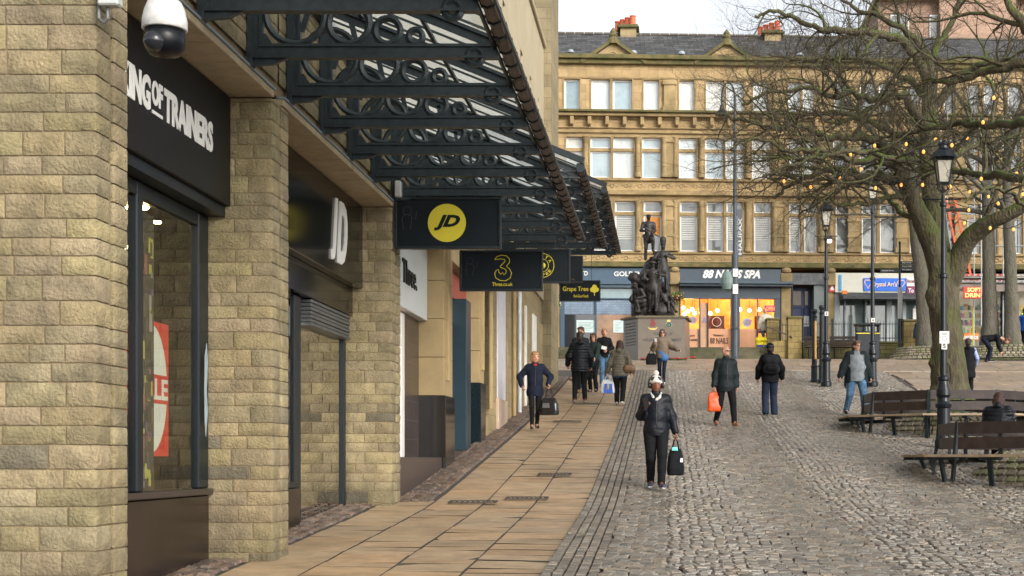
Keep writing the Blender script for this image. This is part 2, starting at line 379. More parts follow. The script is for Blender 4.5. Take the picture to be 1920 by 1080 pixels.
# small cast gratings let into the footway
for i, (px, py, L) in enumerate([(887, 941, .62), (988, 934, .56), (1040, 889, .5), (1064, 790, .62), (1100, 757, .6)]):
    x, y, z = hit(px, py)
    sl_ = (G(x, y+.1)-G(x, y-.1))/.2
    t = thing('drain_grating', ['slotted grating in the tan flags close to the third stone pier', 'slotted grating in the flags left of the sett channel, just beyond the nearest one',
        'wide slotted grating in the flags left of the woman in the bobble hat', 'narrow slotted grating in the flags by the feet of the woman in the navy coat', 'far grating in the flags near the man in the black puffer coat'][i], 'drain grating', (x, y, z), 'gratings in the footway')
    mb = MB(); fr = MB()
    for q in range(9):
        xx = x-L/2+.03+q*(L-.06)/8
        mb.beam((xx, y-.09, z+.006-.09*sl_), (xx, y+.09, z+.006+.09*sl_), .022, .01)
    for dy in (-.1, .1): fr.beam((x-L/2, y+dy, z+.005+dy*sl_), (x+L/2, y+dy, z+.005+dy*sl_), .02, .014)
    for dx in (-L/2, L/2): fr.beam((x+dx, y-.11, z+.004-.11*sl_), (x+dx, y+.11, z+.004+.11*sl_), .02, .014)
    part(fr, 'frame', mat('cast_iron_worn', (.06, .055, .05), .5, metal=.3), t); part(mb, 'grate_bars', MATS['cast_iron_worn'], t)
# ------------------------------------------------------------ rock-faced masonry of the near building
COURSES = []
z = -1.65
_c = [.155, .12, .12, .155, .12, .12, .118, .155, .16, .123, .113, .123]
i = 0
while z < 5.2:
    COURSES.append((z, z+_c[i % 12])); z += _c[i % 12]; i += 1
class Stones:
    def __init__(s): s.V = []; s.F = []; s.T = []; s.n = 0
    def stone(s, lo, hi, faces, r=.018, amp=.016, cell=.035, seed=0, tint=(1, 1, 1)):
        lo = np.array(lo, float); hi = np.array(hi, float); d = hi-lo; r = min(r, d.min()*.4)
        for fc in faces:
            ax = {'-Y': 1, '+X': 0, '+Z': 2, '-X': 0}[fc]; side = hi[ax] if fc[0] == '+' else lo[ax]
            a, b = [q for q in (0, 1, 2) if q != ax]
            na = max(3, int(d[a]/cell)+1); nb = max(3, int(d[b]/cell)+1)
            ua = np.r_[lo[a], lo[a]+r*.4, np.linspace(lo[a]+r, hi[a]-r, na), hi[a]-r*.4, hi[a]]; ub = np.r_[lo[b], lo[b]+r*.4, np.linspace(lo[b]+r, hi[b]-r, nb), hi[b]-r*.4, hi[b]]
            A, B = np.meshgrid(ua, ub, indexing='ij'); P = np.zeros((A.size, 3)); P[:, a] = A.ravel(); P[:, b] = B.ravel(); P[:, ax] = side
            I = np.clip(P, lo+r, hi-r); D = P-I; L = np.linalg.norm(D, axis=1, keepdims=True); D /= L
            # the rock face bulges away from its drafted edges
            e = np.minimum(np.minimum(P[:, a]-lo[a], hi[a]-P[:, a]), 9); e = np.minimum(e, np.minimum(P[:, b]-lo[b], hi[b]-P[:, b]))
            k_ = np.clip(e/.035, .25, 1)
            nz = fnoise(P+seed*3.1, 7, seed, 3); rg = 1-np.abs(fnoise(P*[1, 1, 1.6]+seed*7.7, 12, seed+5, 3))*2
            disp = amp*(.55*nz+.55*rg*.8+.25)*k_
            P = I+D*r+D*disp[:, None]
            na_, nb_ = len(ua), len(ub); ix = np.arange(na_*nb_).reshape(na_, nb_)
            q = np.stack([ix[:-1, :-1], ix[1:, :-1], ix[1:, 1:], ix[:-1, 1:]], -1).reshape(-1, 4)
            flip = {'-Y': False, '+X': False, '+Z': False, '-X': True}[fc]
            if ax == 1 : flip = not flip if fc == '+Y' else flip
            if flip: q = q[:, ::-1]
            s.V.append(P); s.F.append(q+s.n); s.n += len(P)
            dirt = np.clip(1-(P[:, 2]-(-1.0 if lo[1] < 10 else (-.85 if lo[1] < 15 else -.6)))/.55+.5*fnoise(P, 2.2, 31), 0, 1)*.3
            tn = (1-dirt)*np.clip(1+.22*fnoise(P, 5, 9), .6, 1.25)
            s.T.append(np.array(tint)[None]*tn[:, None])
    def done(s, name, m, parent, label=None):
        me_ = part(None, name, m, parent, label, tint=np.concatenate(s.T), smooth=True, V=np.concatenate(s.V), Fs=np.concatenate(s.F))
        return me_
def st_tint(z, low=False):
    v = rnd.uniform(.82, 1.12); q = rnd.random(); c = (v, v*rnd.uniform(.96, 1.02), v*rnd.uniform(.9, 1.06))
    if q < .07 and z < .6: c = (v*.55, v*.58, v*.68)
    elif q < .16: c = (v*.82, v*.83, v*.86)
    return c
XW = -3.6
def pier(parent, y0, y1, xin, ztop, cell, zlow, gy, label):
    s = Stones(); bk = MB(); ym = y0+(y1-y0)*.47
    wdt = XW-xin
    for ci, (a, b) in enumerate(COURSES):
        if b < zlow-.05 or a > ztop-.03: continue
        b_ = min(b, ztop)
        # front face: quoin plus a few lengths
        xs = [XW]; x = XW-(.2 if ci % 2 else .33)*rnd.uniform(.85, 1.15); xs.append(x)
        while x > xin+.28:
            x -= rnd.uniform(.22, .5)
            if x < xin+.12: x = xin
            xs.append(x)
        if xs[-1] > xin: xs.append(xin)
        for k in range(len(xs)-1):
            q = k == 0
            s.stone((xs[k+1]+.004, y0, a+.004), (xs[k]-(0 if q else .004), ym-.01 if q else y0+.2, b_-.004), ['-Y', '+X'] if q else ['-Y'], cell=cell, seed=rnd.randrange(9999), tint=st_tint(a), amp=.022, r=.007)
        s.stone((XW-.3, ym+.04, a+.004), (XW+.004, y1-.008, b_-.004), ['-Y', '+X'], cell=cell, seed=rnd.randrange(9999), tint=st_tint(a), amp=.022, r=.007)
    bk.box(xin+.01, XW-.009, y0+.007, ym-.022, zlow-.1, ztop); bk.box(xin+.01, XW-.09, ym-.022, ym+.05, zlow-.1, ztop); bk.box(xin+.01, XW-.006, ym+.052, y1-.02, zlow-.1, ztop)
    o = s.done('stone_pier', stoneA, parent, label); part(bk, 'mortar', mortar, o)
    return o

near = thing('stone_shop_building', 'near building of rough yellow sandstone piers with black shopfronts on the left', 'building', (-4.2, 13, -1))
pier(near, 8.97, 9.49, -5.2, 5.2, .028, -1.5, 0, 'nearest stone pier, filling the left edge')
pier(near, 12.97, 13.52, -4.21, 3.29, .035, -1.0, 0, 'pier between the two black shopfronts')
pier(near, 18.6, 19.2, -4.23, 3.29, .045, -.72, 0, 'pier beyond the wide black shopfront')
# masonry over the openings
s = Stones(); bk = MB()
for ci, (a, b) in enumerate(COURSES):
    if a < 3.38: continue
    for (ya, yb) in ((9.52, 13.22), (13.26, 18.9), (18.94, 19.5)):
        y = ya
        while y < yb-.01:
            L = rnd.uniform(.28, .6); ye = y+L if y+L < yb-.15 else yb
            s.stone((-3.8, y+.004, a+.004), (-3.615, ye-.004, b-.004), ['+X'], cell=.06, seed=rnd.randrange(9999), tint=st_tint(9), amp=.018, r=.009)
            y = ye
s.done('upper_masonry', stoneA, near)
bk.box(-4.6, -3.64, 9.52, 19.5, 3.38, 5.2); part(bk, 'wall_core', mortar, near)
# concrete lintel slabs: pale edge, tan panelled soffit
conc = mat('pale_concrete_slab', rgb(172, 158, 132), .8, var=.15, vs=6, bump=.2, bs=40)
for (ya, yb) in ((9.53, 13.0), (13.3, 18.66)):
    m_ = MB(); y = ya; n_ = int(round((yb-ya)/.58)); st = (yb-ya)/n_
    for q in range(n_): m_.bbox(-4.18, -3.585, ya+q*st+.003, ya+(q+1)*st-.003, 3.3, 3.365, .006)
    o = part(m_, 'soffit_slab', conc, near)
    fl = MB(); fl.box(-3.66, -3.57, ya, yb, 3.368, 3.385); part(fl, 'lead_flashing', mat('lead_grey', rgb(150, 165, 180), .4, metal=.2), o)

# ---- first bay: fascia and display window
sf = thing('black_shopfront', 'black shopfront with white slogan over its display window', 'shopfront', (-4.2, 11.2, -.9))
m_ = MB(); m_.bbox(-4.2, -3.97, 9.55, 12.95, 2.295, 3.292, .008)
fa = part(m_, 'fascia', mat('black_mesh_fascia', (.006, .007, .008), .4, var=.25, vs=60, bump=.35, bs=220, spec=.3), sf)
U = (0, 1, 0); Z3 = (0, 0, 1)
def sidetext(s_, y0, y1, z0, z1, x, parent, name='lettering', m=None, **k):   # reads along +Y on a wall facing +X
    mb = MB(); text(mb, s_, (x, y0, z0), (0, 1, 0), (0, 0, 1), y1-y0, z1-z0, **k)
    return part(mb, name, m or whitelet, parent)
sidetext('KING', 10.33, 10.92, 2.665, 2.93, -3.967, fa, bold=.04)
sidetext('OF', 10.955, 11.185, 2.735, 2.93, -3.967, fa, bold=.04)
m_ = MB(); m_.box(-3.968, -3.96, 10.96, 11.18, 2.665, 2.69); part(m_, 'underline', whitelet, fa)
sidetext('TRAINERS', 11.225, 12.42, 2.665, 2.93, -3.967, fa, bold=.04)
m_ = MB(); m_.box(-4.35, -4.02, 9.5, 12.95, 2.2, 2.29); part(m_, 'fascia_underside', dark_frame, sf)
m_ = MB(); m_.bbox(-4.5, -4.17, 9.45, 12.96, -1.45, -.33, .01); part(m_, 'stall_riser', mat('brown_black_panel', (.02, .013, .01), .25, var=.3, vs=1.5, spec=.35), sf)
m_ = MB(); m_.bbox(-4.5, -4.13, 9.45, 12.965, -.325, -.27, .008); part(m_, 'sill', mat('dark_brown_sill', (.04, .03, .026), .4), sf)
fr = MB()
for y0, y1 in ((11.2, 11.34), (12.68, 12.95), (9.5, 9.6)): fr.bbox(-4.25, -4.17, y0, y1, -.268, 2.198, .012)
fr.bbox(-4.245, -4.175, 9.6, 12.68, 2.08, 2.196, .008); part(fr, 'window_frame', dark_frame, sf)
gl = MB(); gl.box(-4.215, -4.207, 9.6, 11.2, -.268, 2.08); gl.box(-4.215, -4.207, 11.38, 12.68, -.268, 2.08)
shopglass = glass('shop_window_glass', (.92, .94, .9), 1.6, 0, .08); part(gl, 'window_glass', shopglass, sf)
# black and white sticker on the right hand frame
m_ = MB(); m_.ext([(0, -.42), (.05, -.2), (.02, 0), (.055, .25), (.02, .42), (-.03, .3), (-.04, 0), (-.03, -.3)], (-4.148, 12.8, .62), (0, 1, 0), (0, 0, 1), (.003, 0, 0)); part(m_, 'frame_sticker', mat('pale_sticker', rgb(150, 170, 178), .4), sf)
# interior
intr = mat('dim_shop_interior', (.09, .08, .07), .8, var=.3, vs=2)
m_ = MB(); m_.box(-8, -4.4, 9.3, 9.4, -1.2, 2.7); m_.box(-8, -7.9, 9.4, 18.5, -1.2, 2.7); m_.box(-4.6, -4.25, 9.4, 18.5, 2.3, 2.7); m_.box(-7.9, -4.4, 9.4, 18.5, 2.6, 2.7); m_.box(-7.9, -4.3, 9.4, 18.5, -.75, -.7); m_.box(-7.9, -4.25, 18.5, 18.59, -.7, 2.69)
part(m_, 'interior_walls', intr, sf)
lampw = mat('warm_lamp_glow', (1, .72, .36), .5, emit=26., var=0)
for i, (x, y, z, r_l) in enumerate(((-4.75, 13.4, 2.46, .09), (-4.98, 13.9, 2.3, .04), (-4.62, 12.1, 2.05, .07), (-4.66, 12.15, 1.8, .07), (-5.4, 14.5, 2.55, .12), (-5.6, 12.4, 2.55, .12), (-6.3, 13.6, 2.55, .12))):
    m_ = MB(); m_.lathe([(r_l*.9, 0), (r_l, .02)], (x, y, z), 14); part(m_, 'ceiling_light', lampw, sf)
r_ = random.Random(5); shelf = Stones()
m_ = MB()
for i in range(150):
    y = r_.uniform(11.4, 12.9); z = r_.choice([0, .35, .7, 1.05, 1.4]); x = r_.uniform(-5.6, -5.1)
    v = r_.choice([(.5, .1, .1), (.12, .12, .14), (.5, .5, .48), (.1, .18, .4), (.3, .22, .1), (.06, .06, .06)]); m_.box(x, x+.1, y, y+.2, z, z+.1, tint=v)
part(m_, 'stock_on_shelves', mat('mixed_goods', (.9, .9, .9), .6, tint=True), sf, tint=True)
red = mat('red_poster', rgb(205, 40, 34), .45, var=.05); pos = mat('white_poster', (.72, .72, .7), .5, var=.03)
m_ = MB(); m_.box(-4.262, -4.256, 11.4, 12.15, .02, 1.14); po = part(m_, 'sale_poster', red, sf)
m_ = MB(); m_.ext([(.37*math.cos(a), .53*math.sin(a)) for a in [i*math.pi/20 for i in range(40)]], (-4.2555, 11.74, .58), (0, 1, 0), (0, 0, 1), (.002, 0, 0)); part(m_, 'poster_disc', pos, po)
m_ = MB(); m_.box(-4.2532, -4.2525, 11.4, 12.13, .46, .70); part(m_, 'poster_band', red, po)
m_ = MB(); text(m_, 'SALE', (-4.252, 11.44, .49), (0, 1, 0), (0, 0, 1), .68, .18, depth=.001, bold=.03); part(m_, 'lettering', pos, po)
m_ = MB(); m_.ext([(.3*math.cos(a), .62*math.sin(a)) for a in [i*math.pi/20 for i in range(40)]], (-4.256, 10.98, .75), (0, 1, 0), (0, 0, 1), (.002, 0, 0)); part(m_, 'window_sticker', red, sf)

m_ = MB()
for i in range(120):
    y = r_.uniform(11.34, 11.7); z = r_.uniform(-.25, 1.75); h_ = r_.uniform(.04, .16); v = r_.choice([(.07, .05, .05), (.1, .08, .07), (.3, .12, .1), (.35, .3, .28), (.5, .45, .1), (.12, .1, .22), (.05, .05, .05), (.06, .1, .07)])
    m_.box(-4.232-i*.00008, -4.238, y, y+r_.uniform(.03, .07), z, z+h_, tint=v)
m_.box(-4.25, -4.24, 11.34, 11.76, -.26, 2.0, tint=(.04, .035, .03)); part(m_, 'hanging_stock', MATS['mixed_goods'], sf, tint=True)
# ---- second bay: wide fascia with tall letters, shutter and glass doors
sf = thing('black_shopfront', 'wide black shopfront with tall white two-letter sign and roller shutter', 'shopfront', (-4.2, 16, -.7))
m_ = MB(); m_.bbox(-4.2, -3.97, 13.6, 18.58, 2.22, 3.292, .008); fa = part(m_, 'fascia', blackgloss, sf)
mb = MB(); text(mb, 'J', (-3.968, 16.80, 2.36), (0, 1, 0), (0, 0, 1), .30, .76, depth=.02, bold=.03, shear=.25); text(mb, 'D', (-3.968, 17.10, 2.36), (0, 1, 0), (0, 0, 1), .5, .76, depth=.02, bold=.03, shear=.25); part(mb, 'lettering', whitelet, fa)
m_ = MB(); m_.box(-4.4, -4.1, 13.55, 18.57, 1.86, 2.215); part(m_, 'header_panel', blackgloss, sf)
m_ = MB()
for q in range(7): m_.bbox(-4.26, -4.115-.01*(q % 2), 16.5, 18.5, 1.86-.045*(q+1), 1.86-.045*q-.006, .006)
part(m_, 'roller_shutter', mat('grey_shutter', (.12, .13, .135), .4, metal=.4), sf)
for y0, y1 in ((16.02, 16.3), (18.47, 18.58)): part(MB().bbox(-4.26, -4.19, y0, y1, -.74, 1.855, .012), 'door_post', dark_frame, sf)
fr = MB()
fr.bbox(-4.28, -4.14, 13.55, 16.02, -.33, -.26, .01); fr.bbox(-4.28, -4.16, 13.55, 13.7, -.26, 1.855, .01); part(fr, 'window_frame', dark_frame, sf)
m_ = MB(); m_.bbox(-4.4, -4.13, 13.55, 16.02, -1., -.335, .01); part(m_, 'stall_riser', MATS['brown_black_panel'], sf)
gl = MB(); gl.box(-4.225, -4.217, 13.7, 16.02, -.26, 1.855); part(gl, 'window_glass', shopglass, sf)
gl = MB(); gl.box(-4.235, -4.225, 16.3, 18.47, -.72, 1.6); part(gl, 'glass_doors', glass('dark_door_glass', (.25, .22, .18), 2.2, 0, .5), sf)
m_ = MB(); m_.box(-4.3, -4.29, 13.7, 16.0, -.25, 1.85)
n_ = mat('window_display_print', (.1, .1, .12), .5); part(m_, 'display_backing', n_, sf)
m_ = MB()
for i in range(90):
    y = r_.uniform(15.1, 15.95); z = r_.uniform(-.2, 1.6); h_ = r_.uniform(.05, .2); v = r_.choice([(.5, .25, .15), (.1, .25, .45), (.6, .55, .5), (.5, .6, .1), (.12, .1, .1), (.35, .15, .1)])
    m_.box(-4.288+i*.0002, -4.286+i*.0002, y, y+r_.uniform(.05, .12), z, z+h_, tint=v)
part(m_, 'display_pictures', MATS['mixed_goods'], sf, tint=True)

# ------------------------------------------------------------ the parade of shops beyond
par = thing('shop_parade', 'pale stone and concrete shopping building receding behind the glass canopies', 'building', (-4.2, 31, 0))
panel = mat('pale_cladding_panel', rgb(178, 166, 138), .75, var=.08, vs=1.2, bump=.08, bs=30)
m_ = MB(); y = 9.; widths = [1.9, 1.9, 1.9]
wins = [(28.2, 28.7), (31.2, 31.7), (35.0, 35.6), (37.4, 37.9), (39.8, 40.2)]
y = 9.
edges = [9+1.95*k for k in range(18)]+[41.6]
for a, b in zip(edges[:-1], edges[1:]):
    if b-a < .1: continue
    hole = [w_ for w_ in wins if w_[0] >= a-.6 and w_[1] <= b+.6 and (w_[0]+w_[1])/2 > a and (w_[0]+w_[1])/2 < b]
    if hole:
        h0, h1 = max(hole[0][0], a+.1), min(hole[0][1], b-.1)
        m_.box(-4.2, -3.6, a+.012, h0, 4.62, 12.0); m_.box(-4.2, -3.6, h1, b-.012, 4.62, 12.0); m_.box(-4.2, -3.6, h0, h1, 4.62, 8.2); m_.box(-4.2, -3.6, h0, h1, 10.1, 12.)
    else: m_.box(-4.2, -3.6, a+.012, b-.012, 4.62, 12.0)
part(m_, 'cladding', panel, par)
m_ = MB(); m_.box(-12, -3.75, 9, 41.6, 5.2, 11.9); part(m_, 'wall_core', mat('dark_joint', (.08, .075, .06), .9), par)
m_ = MB(); m_.bbox(-4.4, -3.52, 9, 41.7, 12.0, 12.14, .02); part(m_, 'coping', conc, par)
for a, b in wins[:]:
    m_ = MB(); m_.box(-3.9, -3.74, a, b, 8.2, 10.1); part(m_, 'window', mat('dark_recess_glass', (.05, .06, .06), .2), par)
# taller ashlar end block
m_ = MB(); m_.box(-12, -3.38, 41.6, 44.4, 1.4, 24); part(m_, 'end_block', brickmat('ashlar_block', rgb(150, 138, 108), rgb(138, 126, 98), rgb(108, 98, 76), .7, .33, .008, 'XZ', bump=.3), par)
# ground storey walls: y0,y1 material etc (x outer -3.6)
gran = mat('black_granite', (.014, .013, .012), .12, var=.5, vs=80, spec=.6)
smooth_ash = mat('buff_ashlar', rgb(160, 140, 102), .75, var=.14, vs=2.5, bump=.12, bs=25)
def ash_pier(y0, y1, xin, zt, plinth_top, zb, plm, groove=True):
    m_ = MB(); z = plinth_top; k = 0
    while z < zt-.01:
        ze = min(z+.62, zt); m_.bbox(xin, XW, y0, y1, z+.003, ze-.003, .006); z = ze
    o = part(m_, 'ashlar_pier', smooth_ash, par)
    for dy in (.2, .34) if groove else ():
        mo = MB(); mo.bbox(XW-.02, XW+.05, y0+dy, y0+dy+.06, plinth_top+.25, zt, .01); part(mo, 'pier_moulding', smooth_ash, o)
    if plm:
        m2 = MB(); m2.bbox(xin-.02, XW+.035, y0-.03, y1+.03, zb-.3, plinth_top, .006); part(m2, 'granite_plinth', plm, o)
ash_pier(22.97, 23.9, -4.02, 4.62, 1.02, -.2, gran)
ash_pier(27.35, 28.0, -4.02, 5.6, 1.46, .3, mat('blue_black_granite', (.012, .02, .024), .12, var=.5, vs=80, spec=.6))
# white fascia shop
sf = thing('white_shopfront', 'narrow shopfront with a white fascia beyond the third stone pier', 'shopfront', (-4, 21, -.3))
m_ = MB(); m_.bbox(-4.25, -3.86, 19.24, 22.94, 2.22, 3.36, .01); fa = part(m_, 'fascia', mat('pale_white_fascia', rgb(205, 212, 214), .35, var=.04), sf)
sidetext('Three.', 20.72, 21.9, 2.58, 2.93, -3.857, fa, depth=.02, m=dark_frame, bold=.01)
m_ = MB(); m_.bbox(-4.3, -3.62, 19.22, 22.9, -.8, .02, .01); part(m_, 'stall_riser', mat('brown_granite', (.06, .045, .042), .3, var=.3, vs=60), sf)
m_ = MB()
for y0 in (19.3, 20.3, 20.9): m_.bbox(-4.1, -3.98, y0, y0+.1, .02, 2.2, .01)
m_.bbox(-4.1, -3.98, 21.35, 21.6, .02, 2.2, .01); part(m_, 'window_frame', white, sf)
m_ = MB(); m_.box(-4.3, -4.0, 21.62, 22.95, .02, 2.22); part(m_, 'tiled_return', brickmat('brown_tile', (.06, .04, .035), (.05, .035, .03), (.1, .09, .08), .3, .3, .006, 'YZ', rough=.25), sf)
m_ = MB(); m_.box(-5.5, -5.4, 19.3, 22.9, -.5, 2.4); part(m_, 'lit_interior_wall', mat('orange_lit_wall', rgb(240, 150, 90), .6, emit=.8), sf)
gl = MB(); gl.box(-4.045, -4.037, 19.4, 21.35, .02, 2.2); part(gl, 'window_glass', shopglass, sf)
m_ = MB(); m_.box(-5.39, -4.1, 19.3, 22.9, 2.24, 2.3); part(m_, 'ceiling', white, sf)
for y in (19.9, 21.0, 22.2):
    m_ = MB(); m_.lathe([(.08, 0), (.08, .02)], (-4.7, y, 2.21), 14); part(m_, 'ceiling_light', lampw, sf)
# wall core above fascias down the parade
m_ = MB(); m_.box(-4.6, -3.66, 19.5, 27.3, 3.38, 4.62); m_.box(-4.6, -3.66, 28.02, 41.6, 3.9, 4.62)
m_.box(-4.6, -3.68, 19.22, 22.95, 3.37, 3.4); part(m_, 'band_wall', ashlar, par)
# red fascia and dark blue door frame
sf = thing('red_shopfront', 'narrow shopfront with red fascia and dark blue door posts', 'shopfront', (-4, 25.6, .1))
m_ = MB(); m_.bbox(-4.2, -3.85, 23.92, 27.3, 2.9, 3.37, .01); part(m_, 'fascia', mat('faded_red_fascia', rgb(160, 78, 66), .5), sf)
dbp = mat('dark_blue_paint', (.015, .035, .05), .35); part(MB().bbox(-4.12, -3.66, 24.0, 24.14, .15, 2.89, .01), 'door_post', dbp, sf); part(MB().bbox(-4.12, -3.62, 25.7, 26.3, .15, 2.89, .01), 'door_post', dbp, sf)
m_ = MB(); m_.bbox(-4.1, -3.9, 24.14, 25.7, 2.45, 2.89, .01); part(m_, 'fanlight_frame', white, sf)
gl = MB(); gl.box(-4.1, -4.09, 24.14, 27.3, .15, 2.89); part(gl, 'glass', MATS['dark_door_glass'], sf)
m_ = MB(); m_.bbox(-4.3, -3.64, 23.95, 27.3, -.5, .14, .01); part(m_, 'stall_riser', MATS['brown_granite'], sf)
# further strips of the parade
strips = [(28.02, 28.9, 'tile'), (28.9, 30.3, 'ash'), (30.3, 31.8, 'white'), (31.8, 34.2, 'ash'), (34.25, 34.45, 'rw'), (34.6, 36.2, 'ash'), (36.2, 36.4, 'wframe'), (36.4, 38.2, 'ash'), (38.25, 38.45, 'wframe'), (38.6, 39.1, 'wframe'), (39.1, 41.6, 'ash')]
tile_dark = brickmat('black_tile', (.02, .022, .022), (.015, .017, .017), (.15, .15, .14), .1, .1, .006, 'YZ', rough=.2, off=0)
for a, b, k in strips:
    zb = G(-3.6, a)-.3; m_ = MB()
    if k == 'tile': m_.box(-4.4, -3.72, a, b, zb+.75, 3.9); part(m_, 'tiled_panel', tile_dark, par); m_ = MB(); m_.bbox(-4.4, -3.62, a, b, zb, zb+.74, .01); part(m_, 'low_wall', smooth_ash, par)
    elif k == 'ash': m_.box(-4.4, -3.62, a, b, zb, 3.9); part(m_, 'ashlar_wall', ashlar, par)
    elif k == 'white': m_.bbox(-4.4, -3.6, a, b, zb+.95, 3.9, .01); part(m_, 'white_pilaster', mat('cool_white_render', rgb(205, 205, 212), .5), par); m_ = MB(); m_.bbox(-4.4, -3.56, a-.1, b, zb, zb+.94, .01); part(m_, 'low_wall', mat('pinkish_stone', rgb(190, 168, 150), .6), par)
    elif k == 'rw': m_.tube([(-3.55, a+.1, zb+.3), (-3.55, a+.1, 4.6)], .05, 10); part(m_, 'rainwater_pipe', mat('pale_grey_pipe', rgb(190, 195, 198), .4), par)
    else: m_.bbox(-3.9, -3.57, a, b, zb+.2, 3.9, .01); part(m_, 'door_frame', white, par)
for y_ in (28.75, 33.2): part(MB().tube([(-3.56, y_, 1.0), (-3.56, y_, 4.6)], .05, 10), 'rainwater_pipe', smooth_ash, par)

# ------------------------------------------------------------ glass canopies on cast iron trusses
cast = mat('canopy_cast_iron', (.026, .038, .046), .4, var=.35, vs=12, bump=.15, bs=80, spec=.5)
canopy_glass = bpy.data.materials.new('dirty_canopy_glass'); canopy_glass.use_nodes = True
_n = canopy_glass.node_tree.nodes; _l = canopy_glass.node_tree.links; _n.remove(_n['Principled BSDF'])
_tr = _n.new('ShaderNodeBsdfTransparent'); _tr.inputs[0].default_value = (.55, .58, .58, 1); _tl = _n.new('ShaderNodeBsdfTranslucent'); _tl.inputs[0].default_value = (.45, .48, .48, 1); _no = _n.new('ShaderNodeTexNoise'); _no.inputs['Scale'].default_value = 5; _no.inputs['Detail'].default_value = 6
_mx = _n.new('ShaderNodeMixShader'); _l.new(_no.outputs['Fac'], _mx.inputs[0]); _l.new(_tr.outputs[0], _mx.inputs[1]); _l.new(_tl.outputs[0], _mx.inputs[2]); _l.new(_mx.outputs[0], _n['Material Output'].inputs[0])
guttermat = mat('weathered_gutter', rgb(104, 92, 86), .5, var=.35, vs=5, bump=.2, bs=30)
WC = 2.14
def truss_mesh():
    m_ = MB(); c = lambda x: .16+.86*(1-x/WC)
    m_.box(0, WC+.02, -.045, .045, 0, .022); m_.box(0, WC, -.016, .016, .022, .1); m_.box(.1, WC-.05, -.032, .032, .1, .125)
    m_.ext([(0, 0), (.34, 0), (.22, -.05), (0, -.07)], (0, -.02, 0), (1, 0, 0), (0, 0, 1), (0, .04, 0))
    m_.box(0, .05, -.05, .05, -.07, 1.1); m_.box(.05, .1, -.018, .018, .022, 1.06); m_.box(.1, .125, -.035, .035, .126, 1.0)
    m_.beam((.04, 0, c(.04)), (WC, 0, c(WC)), .09, .03); m_.beam((.04, 0, c(.04)-.05), (WC, 0, c(WC)-.05), .03, .07)
    for x, r in ((.405, .27), (.865, .19), (1.20, .125), (1.44, .075)):
        m_.ring((x, 0, .125+r-.01), r-.015, .03, 'Y', 28, 6)
        if r > .1: m_.ring((x, .0, .125+r-.01), r-.035, .012, 'Y', 28, 5)
    for x in (.14, .67, 1.05, 1.33): m_.ext([(-.07, 0), (.07, 0), (.012, .09), (-.012, .09)], (x, -.012, .125), (1, 0, 0), (0, 0, 1), (0, .024, 0))
    m_.beam((.66, 0, .46), (.60, 0, c(.60)-.06), .03, .05); m_.beam((.13, 0, .62), (.22, 0, c(.2)-.06), .03, .05); m_.beam((1.05, 0, .33), (1.02, 0, c(1.02)-.06), .03, .04)
    m_.ring((1.95, 0, .02), .065, .032, 'Y', 18, 6)
    return m_
TM = None
def canopy(y0, ys, y1, zc, label, xo=XW):
    global TM
    t = thing('glass_canopy', label, 'canopy', (xo, y0, zc), 'glass canopies stepping up the street')
    for i, y in enumerate(ys):
        if TM is None: TM = _mesh(truss_mesh().v, truss_mesh().f, 'truss', cast)
        o = bpy.data.objects.new('truss', TM); COL.objects.link(o); o.parent = t; o.location = (0, y-y0, 0)
    m_ = MB(); y = y0
    while y < y1+.01:
        m_.beam((xo+.02, y, zc+1.1), (xo+WC+.08, y, zc+.22), .028, .018); y += .427
    for f_ in (.33, .67): m_.beam((xo+WC*f_, y0, zc+1.06-.88*f_-.02), (xo+WC*f_, y1, zc+1.06-.88*f_-.02), .035, .03)
    m_.beam((xo+.04, y0, zc+1.13), (xo+.04, y1, zc+1.13), .08, .1); part(m_, 'glazing_bars', cast, t)
    g_ = MB(); g_.add([(xo+.02, y0, zc+1.115), (xo+WC+.1, y0, zc+.23), (xo+WC+.1, y1, zc+.23), (xo+.02, y1, zc+1.115)], [(0, 1, 2, 3)]); part(g_, 'roof_glass', canopy_glass, t)
    ed = MB(); ed.beam((xo, y0-.03, zc+1.14), (xo+WC+.12, y0-.03, zc+.25), .04, .1); part(ed, 'verge_board', iron, t)
    gu = MB()
    prof = [(-.05, .07), (-.06, .01), (-.042, -.035), (.0, -.05), (.042, -.035), (.06, .01), (.05, .07)]
    y = y0
    while y < y1-.05:
        ye = min(y+.42, y1); gu.ext(prof, (xo+WC+.06, y+.006, zc+.13), (1, 0, 0), (0, 0, 1), (0, ye-y-.012, 0)); y = ye
    go = part(gu, 'gutter', guttermat, t)
    st = MB(); y = y0+.02; k = 0
    pr2 = [(p[0]*1.2, p[1]*1.24-.003) for p in prof]
    while y < y1:
        w_ = .035 if k % 3 else .09
        st.ext(pr2, (xo+WC+.06, y-w_/2, zc+.13), (1, 0, 0), (0, 0, 1), (0, w_, 0)); y += .42; k += 1
    for dx in (-.078, .078): st.beam((xo+WC+.06+dx, y0, zc+.10), (xo+WC+.06+dx, y1, zc+.10), .022, .04)
    part(st, 'gutter_straps', iron, go)
    return t
canopy(9.4, [9.68+1.28*k for k in range(11)], 23.0, 3.44, 'nearest glass canopy with black iron ring trusses, at the top of the picture')
canopy(23.1, [23.25+1.28*k for k in range(7)], 31.6, 4.58, 'second glass canopy, one step higher than the nearest', xo=XW)
canopy(31.8, [31.95+1.28*k for k in range(8)], 41.3, 5.86, 'farthest and smallest glass canopy at the end of the parade', xo=XW)

